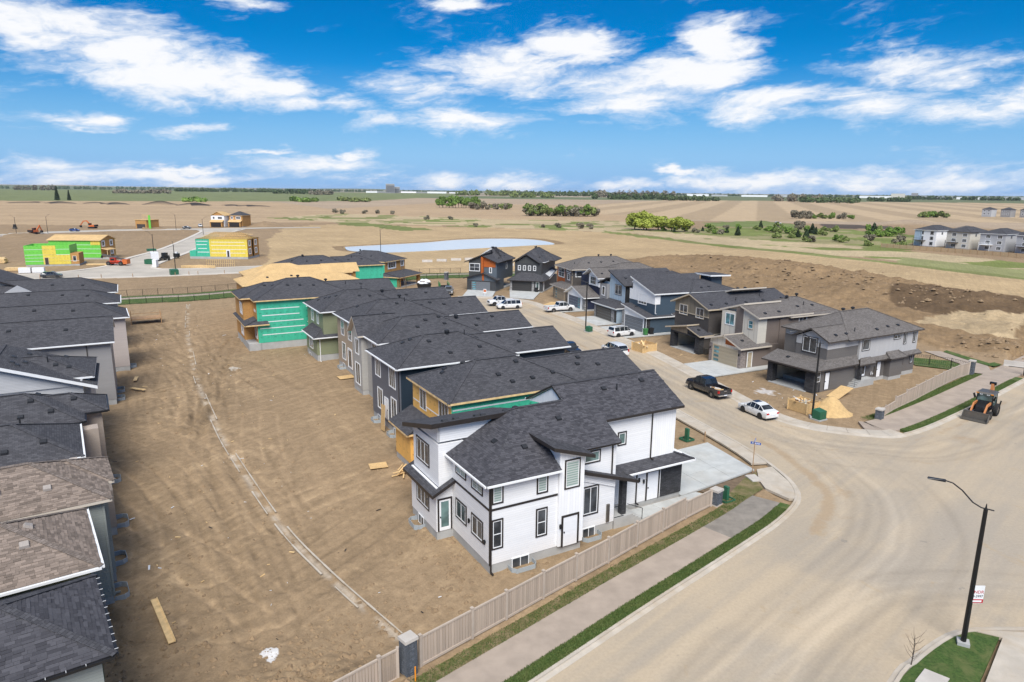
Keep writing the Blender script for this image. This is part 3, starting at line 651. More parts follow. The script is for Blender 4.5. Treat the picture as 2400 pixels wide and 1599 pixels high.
M['path_grey'] = plain('path_asphalt_patch', (.225, .198, .165), .95, .2, 1.1, bmp=.25, bscale=25)
M['far_conc'] = plain('far_road_concrete', (.43, .385, .32), .95, .14, .12)
M['far_kerb'] = plain('far_kerb_concrete', (.56, .51, .44), .9, .08, .2)
def grass_mat(name, a, d, dry):
    mt, T, b = new_mat(name); P = pos(T)
    c = T.mix(T.ramp(T.noise(P, 7, 6, .75), .3, .7), a, d); c = T.mix(T.ramp(T.noise(P, .9, 6, .7, .5), .42, .66, 0, .85), c, dry)
    T.set(b.inputs['Base Color'], c); b.inputs['Roughness'].default_value = .85; b.inputs['Specular IOR Level'].default_value = .15; bump(T, b, T.noise(P, 30, 4, .75), .9, .05)
    return mt
M['turf'] = grass_mat('turf', (.038, .072, .018), (.085, .14, .035), (.14, .155, .055))
M['turf_dry'] = grass_mat('turf_patchy', (.085, .10, .03), (.17, .15, .06), (.27, .20, .115))
def sheet(name, pts, z, mat, kind='structure', th=0.):
    mb = MB()
    if th: mb.prism(pts, z-th, z, mat)
    else: mb.poly([(x, y, z) for x, y in pts], mat)
    return tag(mb.build(name), kind=kind)
def ribbon(name, L, d0, d1, z, mat, th=.2, kind='structure', parent=None, z1=None, i0=0, i1=None):
    """strip between two offsets of a curve, with vertical sides"""
    a = offset(L, d0)[i0:i1]; c = offset(L, d1)[i0:i1]; mb = MB(); n = len(a); z1 = z if z1 is None else z1
    V = [(p.x, p.y, z) for p in a]+[(p.x, p.y, z1) for p in c]+[(p.x, p.y, -th) for p in a]+[(p.x, p.y, -th) for p in c]
    F = []
    for i in range(n-1): F += [(i, i+1, n+i+1, n+i), (2*n+i, 2*n+i+1, i+1, i), (n+i, n+i+1, 3*n+i+1, 3*n+i)]
    F += [(0, n, 3*n, 2*n), (n-1, 3*n-1, 4*n-1, 2*n-1)]
    mb.mesh(V, F, mat); o = mb.build(name, parent)
    if parent is None: tag(o, kind=kind)
    return o
def slabs(name, piece, L, d0, d1, z, mat, step, i0=0, i1=None, gap=.014, th=.16):
    """a walk of separate concrete bays between two offsets of a curve"""
    root = tag(bpy.data.objects.new(name, None), kind='structure'); COL.objects.link(root)
    a = offset(L, d0)[i0:i1]; c = offset(L, d1)[i0:i1]; i = 0
    while i < len(a)-1:
        j = min(i+step, len(a)-1); pa = a[i:j+1]; pc = c[i:j+1]; t = (pa[-1]-pa[0]).normalized()*gap
        pa = [pa[0]+t]+pa[1:-1]+[pa[-1]-t]; pc = [pc[0]+t]+pc[1:-1]+[pc[-1]-t]
        dz = random.uniform(-.006, .006); mb = MB(); n = len(pa)
        V = [(p.x, p.y, z+dz) for p in pa]+[(p.x, p.y, z+dz) for p in pc]+[(p.x, p.y, z-th) for p in pa]+[(p.x, p.y, z-th) for p in pc]; F = []
        for k in range(n-1): F += [(k, k+1, n+k+1, n+k), (2*n+k, 2*n+k+1, k+1, k), (n+k, n+k+1, 3*n+k+1, 3*n+k)]
        F += [(0, n, 3*n, 2*n), (n-1, 3*n-1, 4*n-1, 2*n-1)]
        mb.mesh(V, F, mat).build(piece, root); i = j
    return root
def bay_grid(name, piece, quad, nu, nv, z, mat, gap=.012, th=.14):
    """a driveway cast in bays: quad is 4 plan corners, cut nu by nv"""
    root = tag(bpy.data.objects.new(name, None), kind='structure'); COL.objects.link(root)
    q = [Vector((*p, 0)) for p in quad]
    at = lambda u, v: q[0].lerp(q[1], u).lerp(q[3].lerp(q[2], u), v)
    LU = (q[1]-q[0]).length; LV = (q[3]-q[0]).length
    for i in range(nu):
        for j in range(nv):
            gu, gv = gap/LU, gap/LV; u0, u1, v0, v1 = i/nu+gu, (i+1)/nu-gu, j/nv+gv, (j+1)/nv-gv
            P = [at(u0, v0), at(u1, v0), at(u1, v1), at(u0, v1)]; zz = z+random.uniform(-.005, .005)
            if (P[1]-P[0]).cross(P[3]-P[0]).z < 0: P = P[::-1]
            MB().prism([(p.x, p.y) for p in P], zz-th, zz, mat).build(piece, root)
    HARD.append([(p.x, p.y) for p in q]); return root
# ------------------------------------------------------------------ house kit
# local frame of every house: x runs along its depth, y along its width, z up
VENT = None
def hip(x0, x1, y0, y1, z, s, ax='x', e='hh'):
    """roof planes over a rectangle; e gives hip (h) or gable (g) for the low and the high end of the ridge"""
    if ax == 'y':
        return [[(q[1], q[0], q[2]) for q in reversed(P)] for P in hip(y0, y1, x0, x1, z, s, 'x', e)]
    w = (y1-y0)/2; ym = (y0+y1)/2; zr = z+s*w; xa = x0+w if e[0] == 'h' else x0; xb = x1-w if e[1] == 'h' else x1
    P = [[(x0, y0, z), (x1, y0, z), (xb, ym, zr), (xa, ym, zr)], [(x1, y1, z), (x0, y1, z), (xa, ym, zr), (xb, ym, zr)]]
    if e[0] == 'h': P.append([(x0, y1, z), (x0, y0, z), (xa, ym, zr)])
    if e[1] == 'h': P.append([(x1, y0, z), (x1, y1, z), (xb, ym, zr)])
    return P
def plane_z(P, x, y):
    a, b, c = Vector(P[0]), Vector(P[1]), Vector(P[2]); n = (b-a).cross(c-a)
    if abs(n.z) < 1e-6: return None
    r = False; k = len(P)
    for i in range(k):
        x0, y0 = P[i][:2]; x1, y1 = P[(i+1) % k][:2]
        if (y0 > y) != (y1 > y) and x < (x1-x0)*(y-y0)/(y1-y0)+x0: r = not r
    if not r: return None
    n = n if n.z > 0 else -n
    return a.z-(n.x*(x-a.x)+n.y*(y-a.y))/n.z, n.normalized()
class House:
    def __init__(s, name, loc, az, label, cat='house', group=None, z=0.):
        s.e = empty(name, (loc[0], loc[1], z), az, label=label, cat=cat, group=group); s.planes = []; s.roofs = []
        s.vmat = M['vent']
    def box(s, name, x0, x1, y0, y1, z0, z1, mat, parent=None): return MB().box(x0, x1, y0, y1, z0, z1, M[mat]).build(name, parent or s.e)
    def wall(s, x0, x1, y0, y1, z0, z1, mat, west=None, fnd='conc_f', fz=None):
        """one storey-high volume; the x0 face may carry another cladding"""
        mb = MB(); mb.box(x0, x1, y0, y1, z0, z1, M[mat])
        if west: mb.box(x0-.012, x0+.01, y0+.003, y1-.003, z0+.002, z1-.002, M[west])
        return mb.build('wall', s.e)
    def found(s, x0, x1, y0, y1, z1, z0=-1.2, ins=.03): return s.box('foundation', x0+ins, x1-ins, y0+ins, y1-ins, z0, z1+.01, 'conc_f')
    def roof(s, planes, sh, fascia='trim_wht', soffit='soffit', th=.17, gutter=None, name='roof'):
        mb = MB(); key = lambda p: tuple(round(v, 3) for v in p); cnt = {}
        for P in planes:
            for i in range(len(P)):
                k = frozenset((key(P[i]), key(P[(i+1) % len(P)]))); cnt[k] = cnt.get(k, 0)+1
        gm = []
        for P in planes:
            n = len(P); mb.poly(P, M[sh]); mb.poly([(p[0], p[1], p[2]-th) for p in reversed(P)], M[soffit])
            for i in range(n):
                a, b = P[i], P[(i+1) % n]
                if cnt[frozenset((key(a), key(b)))] == 1:
                    mb.poly([(a[0], a[1], a[2]-th), (b[0], b[1], b[2]-th), (b[0], b[1], b[2]), (a[0], a[1], a[2])], M[fascia])
                    if gutter and abs(a[2]-b[2]) < .01 and a[2] <= min(q[2] for q in P)+.01: gm.append((a, b))
        o = mb.build(name, s.e); s.planes += planes; s.roofs.append((o, planes))
        # ridge and hip cap courses
        seen = set(); cap = MB()
        for P in planes:
            for i in range(len(P)):
                a, b = P[i], P[(i+1) % len(P)]; k = frozenset((key(a), key(b)))
                if cnt[k] == 2 and k not in seen and sh.startswith('sh') and (Vector(a)-Vector(b)).length > .6:
                    seen.add(k); cap.bar((a[0], a[1], a[2]+.012), (b[0], b[1], b[2]+.012), .28, .03, M[sh])
        if seen: cap.build('ridge_cap', o)
        for a, b in gm:
            a = Vector(a); b = Vector(b); d = (b-a).normalized(); nrm = Vector((d.y, -d.x, 0)); o2 = nrm*.065+Vector((0, 0, -.075))
            g = MB(); g.bar(a+o2+d*.01, b+o2-d*.01, .11, .11, M[gutter]); g.build('gutter', s.e)
        return o
    def gable_wall(s, pts, vec, mat, name='gable_wall'): return MB().extrude(pts, vec, M[mat]).build(name, s.e)
    def vents(s, pts, kind='vent'):
        global VENT
        if VENT is None:
            VENT = {}
            v = MB().hexa([(-.20, -.20, 0), (.20, -.20, 0), (.20, .20, 0), (-.20, .20, 0), (-.17, -.15, .13), (.17, -.15, .13), (.17, .15, .13), (-.17, .15, .13)], M['vent']); VENT['vent'] = v.me('roof_vent')
            v = MB().hexa([(-.20, -.20, 0), (.20, -.20, 0), (.20, .20, 0), (-.20, .20, 0), (-.17, -.15, .13), (.17, -.15, .13), (.17, .15, .13), (-.17, .15, .13)], M['vent_tan']); VENT['tan'] = v.me('roof_vent')
            v = MB().tube([(0, 0, -.2), (0, 0, .5)], .055, M['vent'], 8); VENT['pipe'] = v.me('vent_pipe')
            v = MB(); v.tube([(0, 0, -.2), (0, 0, .22), (0, 0, .23), (0, 0, .42), (0, 0, .5)], [.12, .12, .24, .26, .10], M['vent'], 10); VENT['turbine'] = v.me('exhaust_vent')
        nm = {'vent': 'roof_vent', 'tan': 'roof_vent', 'pipe': 'vent_pipe', 'turbine': 'exhaust_vent'}[kind]
        for (x, y) in pts:
            best = None
            for o, planes in s.roofs:
                for P in planes:
                    q = plane_z(P, x, y)
                    if q and (best is None or q[0] > best[0]): best = (q[0], q[1], o)
            if not best: continue
            c = link_mesh(VENT[kind], nm, best[2]); c.location = (x, y, best[0])
            if kind in ('vent', 'tan'): c.rotation_euler = best[1].to_track_quat('Z', 'Y').to_euler()
    @staticmethod
    def fb(face, c, u0, u1, z0, z1, d0, d1):
        if face == '-y': return (u0, u1, c-d1, c-d0, z0, z1)
        if face == '-x': return (c-d1, c-d0, u0, u1, z0, z1)
        if face == '+x': return (c+d0, c+d1, u0, u1, z0, z1)
        return (u0, u1, c+d0, c+d1, z0, z1)
    def win(s, face, c, u0, u1, z0, z1, n=2, trim='trim_blk', gl='glass', tw=.10, rows=1, frame='vinyl'):
        """window: outer trim, vinyl frame with mullions, and one pane object per light"""
        fb = s.fb; mb = MB()
        def ring(a0, a1, b0, b1, w, d, mat):
            mb.box(*fb(face, c, a0, a1, b1-w, b1, .002, d), M[mat]); mb.box(*fb(face, c, a0, a1, b0, b0+w, .002, d), M[mat])
            mb.box(*fb(face, c, a0, a0+w, b0+w, b1-w, .002, d), M[mat]); mb.box(*fb(face, c, a1-w, a1, b0+w, b1-w, .002, d), M[mat])
        if trim: ring(u0, u1, z0, z1, tw, .05, trim); u0 += tw; u1 -= tw; z0 += tw; z1 -= tw
        fwid = .055; ring(u0, u1, z0, z1, fwid, .038, frame)
        o = mb.build('window', s.e); u0 += fwid; u1 -= fwid; z0 += fwid; z1 -= fwid; mw = .05; sp = MB()
        for k in range(1, n): m0 = u0+(u1-u0)*k/n; mb2 = sp.box(*fb(face, c, m0-mw/2, m0+mw/2, z0, z1, .003, .034), M[frame])
        for k in range(1, rows): m0 = z0+(z1-z0)*k/rows; sp.box(*fb(face, c, u0, u1, m0-mw/2, m0+mw/2, .003, .032), M[frame])
        if sp.f: sp.build('mullion', o)
        for i in range(n):
            for j in range(rows):
                a0 = u0+(u1-u0)*i/n; a1 = u0+(u1-u0)*(i+1)/n; b0 = z0+(z1-z0)*j/rows; b1 = z0+(z1-z0)*(j+1)/rows
                MB().box(*fb(face, c, a0, a1, b0, b1, .004, .014), M[gl]).build('pane', o)
        return o
    def door(s, face, c, u0, u1, z0, z1, mat='door_wht', trim='trim_blk', tw=.11, lite=False):
        fb = s.fb; mb = MB()
        mb.box(*fb(face, c, u0, u1, z1-tw, z1, .002, .06), M[trim]); mb.box(*fb(face, c, u0, u0+tw, z0, z1-tw, .002, .06), M[trim]); mb.box(*fb(face, c, u1-tw, u1, z0, z1-tw, .002, .06), M[trim])
        o = mb.build('door', s.e); a0, a1 = u0+tw, u1-tw; lf = MB(); lf.box(*fb(face, c, a0, a1, z0, z1-tw, .003, .03), M[mat])
        if not lite:
            w = (a1-a0-.36)/2
            for i in range(2):
                for (b0, b1) in ((.2, .85), (1.0, 1.75)):
                    lf.box(*fb(face, c, a0+.12+i*(w+.12), a0+.12+i*(w+.12)+w, z0+b0, min(z0+b1, z1-tw-.12), .03, .036), M[mat])
        lf.build('leaf', o)
        if lite: MB().box(*fb(face, c, a0+.14, a1-.14, z0+.25, z1-tw-.14, .03, .036), M['glass_g' if lite == 'g' else 'glass']).build('pane', o)
        MB().box(*fb(face, c, a0+.05, a0+.11, z0+.95, z0+1.05, .03, .09), M['black']).build('handle', o)
        return o
    def garage(s, face, c, u0, u1, z0, z1, mat, trim='trim_brn', lites=None, tw=.12):
        """sectional door: one leaf per section, with a column of small panes if it has them"""
        fb = s.fb; mb = MB()
        mb.box(*fb(face, c, u0, u1, z1-tw, z1, .002, .06), M[trim]); mb.box(*fb(face, c, u0, u0+tw, z0, z1-tw, .002, .06), M[trim]); mb.box(*fb(face, c, u1-tw, u1, z0, z1-tw, .002, .06), M[trim])
        o = mb.build('garage_door', s.e); h = (z1-tw-z0)/4
        for k in range(4):
            MB().box(*fb(face, c, u0+tw, u1-tw, z0+k*h+.01, z0+(k+1)*h-.012, .003, .032), M[mat]).build('panel', o)
            if lites: 
                a = lites if lites > 0 else (u1-u0)+lites; w = .95
                MB().box(*fb(face, c, u0+a, u0+a+w, z0+k*h+.14, z0+(k+1)*h-.12, .032, .04), M['glass_t']).build('pane', o)
        return o
    def spout(s, face, c, u, z0, z1, mat='trim_wht'):
        mb = MB(); mb.box(*s.fb(face, c, u-.045, u+.045, z0, z1, .01, .075), M[mat]); mb.box(*s.fb(face, c, u-.045, u+.045, z0-.06, z0+.04, .05, .35), M[mat]); return mb.build('downspout', s.e)
    def lamp(s, face, c, u, z): 
        mb = MB(); mb.box(*s.fb(face, c, u-.05, u+.05, z, z+.30, .05, .15), M['black']); mb.box(*s.fb(face, c, u-.04, u+.04, z+.06, z+.2, .0, .06), M['black']); return mb.build('wall_light', s.e)
    def well(s, face, c, u0, u1, z=.28, d=.75, win=True):
        """galvanised window well with the basement window behind it"""
        fb = s.fb; t = .03; mb = MB(); pts = [(u0, 0), (u0, d*.65), (u0+.22, d), (u1-.22, d), (u1, d*.65), (u1, 0)]
        for (a, da), (b, db) in zip(pts, pts[1:]):
            def w(u, dd, zz):
                return (u, c-dd, zz) if face == '-y' else ((c-dd, u, zz) if face == '-x' else (c+dd, u, zz))
            mb.bar(w(a, da, (z-.6)/2), w(b, db, (z-.6)/2), z+.6, t, M['galv'], up=(Vector(w(b, db, 0))-Vector(w(a, da, 0))).cross(Vector((0, 0, 1))))
        o = mb.build('window_well', s.e)
        if win: s.win(face, c, u0+.25, u1-.25, -.12, .62, 2, None)
        return o
    def fit(s): pass
def shingle_tabs(H, roof_obj, P, mat, keep, tabw=.32, row=.142, near=(0, 0, 23), limit=300):
    """real shingle tabs over one roof plane: the nearest ones as objects, the rest as one part"""
    a, b, c = Vector(P[0]), Vector(P[1]), Vector(P[2]); n = (b-a).cross(c-a).normalized()
    if n.z < 0: n = -n
    u = Vector((-n.y, n.x, 0)).normalized(); v = n.cross(u); v = v if v.z > 0 else -v
    if u.cross(v).dot(n) < 0: u = -u
    U = [(Vector(q)-a).dot(u) for q in P]; Vv = [(Vector(q)-a).dot(v) for q in P]; poly = list(zip(U, Vv)); tabs = []
    ins = lambda x, y: sum(((y0 > y) != (y1 > y)) and x < (x1-x0)*(y-y0)/(y1-y0)+x0 for (x0, y0), (x1, y1) in zip(poly, poly[1:]+poly[:1])) % 2 == 1
    j = 0; y = min(Vv)
    while y < max(Vv):
        x = min(U)-random.random()*tabw
        while x < max(U):
            w = tabw*random.choice((.55, .8, 1., 1.25))
            if ins(x+w/2, y+row*.55) and ins(x+.05, y+row*.5) and ins(x+w-.05, y+row*.5):
                p = a+u*(x+w/2)+v*(y+row/2); pw = H.e.matrix_basis @ p
                if keep(pw): tabs.append((p, w, (pw-Vector(near)).length))
            x += w+.006
        y += row; j += 1
    tabs.sort(key=lambda t: t[2]); rot = Matrix((u, v, n)).transposed().to_euler()
    if not hasattr(H, 'tabme'): H.tabme = MB().hexa([(-.5, -.5, 0), (.5, -.5, 0), (.5, .5, 0), (-.5, .5, 0), (-.497, -.48, 1), (.497, -.48, 1), (.497, .5, .35), (-.497, .5, .35)], M[mat]).me('shingle')
    rest = MB()
    for i, (p, w, d) in enumerate(tabs):
        th = random.choice((.012, .02, .03))
        if i < limit:
            o = link_mesh(H.tabme, 'shingle', roof_obj); o.location = p; o.rotation_euler = rot; o.scale = (w, row+.02, th)
        else:
            e1 = u*w/2; e2 = v*(row+.02)/2; q = [p-e1-e2, p+e1-e2, p+e1+e2, p-e1+e2]
            rest.hexa(q+[q[0]+n*th, q[1]+n*th, q[2]+n*th*.35, q[3]+n*th*.35], M[mat])
    if rest.f: tag(rest.build('shingle_field', roof_obj), kind='stuff')
# ------------------------------------------------------------------ roads, kerbs, walks, verges, water
def iy(L, y, up=True): return next(i for i, p in enumerate(L) if (p.y > y if up else p.y < y))
def ix(L, x): return next(i for i, p in enumerate(L) if p.x > x)
make_road(); sheet('far_road', FAR_ROAD, .01, M['far_conc'])
ribbon('kerb', KERB_A, 0, .28, .012, M['conc_w'], z1=.05); ribbon('kerb', KERB_A, .28, .46, .14, M['conc_w'])
a0 = ix(KERB_B, 38.6) if False else next(i for i, p in enumerate(KERB_B) if p.y < 80 and p.x > 38.6)
ribbon('kerb', KERB_B, 0, .42, .012, M['conc_w'], z1=.09); ribbon('kerb', KERB_B, .42, .60, .15, M['conc_w'], i0=a0)
ribbon('kerb', KERB_C, 0, .28, .012, M['conc_w'], z1=.05); ribbon('kerb', KERB_C, .28, .46, .14, M['conc_w'])
nA = iy(KERB_A, 47.4)
ribbon('grass_verge', KERB_A, .46, 1.25, .10, M['turf'], i1=nA+1); ribbon('path', KERB_A, 1.25, 3.5, .06, M['path'], i1=iy(KERB_A, 41.2)+1)
ribbon('path', KERB_A, 1.25, 3.5, .061, M['path_grey'], i0=iy(KERB_A, 41.2), i1=nA+1); ribbon('grass_verge', KERB_A, 3.5, 4.35, .07, M['turf_dry'], i1=iy(KERB_A, 46.5))
# corner ramp and the walk along the left of the side street
rampP = [(21.0, 54.6), (20.4, 52.4), (20.35, 50.8), (21.5, 48.9), (22.05, 48.95), (22.6, 50.4), (22.75, 52.2), (22.5, 55.2)]
sheet('corner_ramp', rampP, .11, M['conc_w'], th=.2)
slabs('sidewalk', 'slab', KERB_A, .46, 1.9, .115, M['conc_w'], 2, i0=iy(KERB_A, 55.2), i1=len(KERB_A))
slabs('sidewalk', 'slab', KERB_B, .42, 2.0, .115, M['conc_w'], 2, i0=6, i1=a0+1)
# right-hand corner: verge, path, grass by the fence
ribbon('grass_verge', KERB_B, .60, 1.5, .12, M['turf'], i0=a0+1, i1=a0+36); ribbon('path', KERB_B, 1.5, 4.7, .07, M['path'], i0=a0-4, i1=a0+70); ribbon('grass_verge', KERB_B, 4.7, 5.7, .09, M['turf'], i0=a0+3, i1=a0+34)
# traffic corner at lower right
sheet('corner_lawn', [(19.3, 29.15), (21.7, 31.1), (23.4, 32.25), (25.05, 32.68), (26.1, 32.2), (22.6, 28.6), (20, 25.4), (16.4, 26.6)], .10, M['turf'], th=.2)
sheet('corner_walk', [(25.2, 32.70), (26.3, 32.74), (31, 32.4), (31.5, 30.9), (27.6, 31.3), (22.0, 25.5), (20.5, 25.6), (22.9, 28.6), (26.25, 32.15)], .115, M['conc_w'], th=.2)
sheet('corner_lawn', [(27.7, 31.1), (33, 30.4), (33, 20), (18, 20), (22.2, 25.3)], .10, M['turf'], th=.2)
HARD += [[(p.x, p.y) for p in offset(KERB_A, -.3)]+[(p.x, p.y) for p in reversed(offset(KERB_A, 2.1))], [(p.x, p.y) for p in offset(KERB_A, -.3)[:nA+2]]+[(p.x, p.y) for p in reversed(offset(KERB_A, 4.2)[:nA+2])],
         [(p.x, p.y) for p in offset(KERB_B, -.3)]+[(p.x, p.y) for p in reversed(offset(KERB_B, 2.1))], [(p.x, p.y) for p in offset(KERB_B, -.3)[a0-5:a0+72]]+[(p.x, p.y) for p in reversed(offset(KERB_B, 5.7)[a0-5:a0+72])],
         rampP, [(15, 18), (34, 18), (60, 26), (60, 30), (31, 34), (24, 33.4), (17, 28)]]
# far-side greenway: two strips of turf with a path between them
GW = smoothline([(-150, 95), (-112, 118), (-82, 140), (-70, 146), (-62, 153), (-45, 170), (-27, 186), (-13, 191), (4, 196)], 3.)
ribbon('grass_verge', GW, -5.2, 1.4, .06, M['turf']); ribbon('path', GW, 1.4, 3.8, .065, M['path']); ribbon('grass_verge', GW, 3.8, 5.9, .06, M['turf'])
HARD.append([(p.x, p.y) for p in offset(GW, -5.2)]+[(p.x, p.y) for p in reversed(offset(GW, 5.9))])
for L in ([(-170, 147.2), (-150, 161.4), (-129, 170.3), (-112, 176.3), (-99, 180.3), (-77, 191.2), (-60, 199)], [(-62, 213), (-74, 210), (-92, 201), (-102, 198), (-107, 202.5), (-112, 217), (-123, 264), (-150.5, 364), (-158, 404)], [(-177, 389), (-168, 370), (-138, 273), (-128, 226), (-122, 207), (-123, 194), (-129, 184), (-150, 175), (-176, 159)], [(-316, 279), (-250, 317), (-239, 349), (-217, 377), (-190, 394)]):
    Lk = smoothline(L, 4.); ribbon('kerb', Lk, -1.0, .6, .10, M['far_kerb']); HARD.append([(p.x, p.y) for p in offset(Lk, -1.2)]+[(p.x, p.y) for p in reversed(offset(Lk, .8))])
def water():
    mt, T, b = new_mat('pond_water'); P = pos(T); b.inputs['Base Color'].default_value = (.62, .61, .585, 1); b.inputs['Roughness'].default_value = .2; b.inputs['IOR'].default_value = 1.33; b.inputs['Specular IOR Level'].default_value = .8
    bump(T, b, T.noise(T.vmath('MULTIPLY', P, (1, .4, 1)), .5, 3), .06, .05); return mt
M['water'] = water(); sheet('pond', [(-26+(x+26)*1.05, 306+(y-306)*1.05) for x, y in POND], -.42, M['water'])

# ------------------------------------------------------------------ driveways (plan corners: garage left, garage right, street right, street left)
def frame(o, az):
    a = R(az); A = Vector((math.sin(a), math.cos(a))); B = Vector((-math.cos(a), math.sin(a)))
    return lambda x, y: (o[0]+A.x*x+B.x*y, o[1]+A.y*x+B.y*y)
FR = {'M1': ((-1.23, 38.01), 60.5), 'R1': ((35.7, 77.9), 60.0), 'R2': ((30.6, 88.9), 63), 'R3': ((27.3, 97.3), 64.5), 'R4': ((22.4, 111.5), 66.5), 'R5': ((18.7, 120.4), 68), 'R6': ((14.5, 133.6), 69.5), 'R7': ((11.4, 144.7), 73), 'R8': ((7.0, 159.0), 16), 'R9': ((-4.0, 159.6), 18)}
def to_kerb(p, d, L, off=2.03):
    """where a ray in plan meets the back of the walk along a kerb"""
    Q = offset(L, off); best = None
    for a, b in zip(Q, Q[1:]):
        r = (b-a).xy; den = d.x*r.y-d.y*r.x
        if abs(den) < 1e-9: continue
        w = a.xy-Vector(p); t = (w.x*r.y-w.y*r.x)/den; s = (w.x*d.y-w.y*d.x)/den
        if 0 <= s <= 1 and t > 0 and (best is None or t < best): best = t
    return None if best is None else (p[0]+d.x*best, p[1]+d.y*best)
f = frame(*FR['M1']); bay_grid('driveway', 'slab', [f(18.15, 2.6), (20.75, 54.5), (18.55, 60.9), f(18.15, 9.9)], 3, 3, .125, M['conc_d'])
bay_grid('front_walk', 'slab', [f(12.0, 1.05), f(20.2, 1.45), f(19.6, 2.55), f(12.0, 2.6)], 5, 1, .122, M['conc_d'])
for k, y0, y1, nu in (('R2', -1.5, 5.3, 3), ('R4', -1.4, 8.2, 3), ('R5', -.2, 8.2, 3), ('R6', .3, 8.6, 3)):
    f = frame(*FR[k]); a = R(FR[k][1]); d = Vector((-math.sin(a), -math.cos(a))); p, q = f(.02, y1), f(.02, y0)
    P1, P2 = to_kerb(p, d, KERB_B), to_kerb(q, d, KERB_B); bay_grid('driveway', 'slab', [p, P1, P2, q], nu, 3, .12, M['conc_d'])
for k, y0, y1, q in (('R8', .5, 8.0, [(4.6, 148.0), (-.6, 150.3)]), ('R9', .0, 7.0, [(-4.5, 150.8), (-11.2, 151.8)])):
    f = frame(*FR[k]); bay_grid('driveway', 'slab', [f(-.02, y1), f(-.02, y0), q[0], q[1]], 3, 2, .12, M['conc_d'])
f = frame(*FR['R2']); bay_grid('side_walk', 'slab', [f(0, -1.5), f(7.5, -1.5), f(7.5, -.05), f(0, -.05)], 5, 1, .115, M['conc_d'])
f = frame(*FR['R4']); bay_grid('side_walk', 'slab', [f(0, -1.4), f(7.5, -1.4), f(7.5, -.05), f(0, -.05)], 5, 1, .115, M['conc_d'])
make_ground()
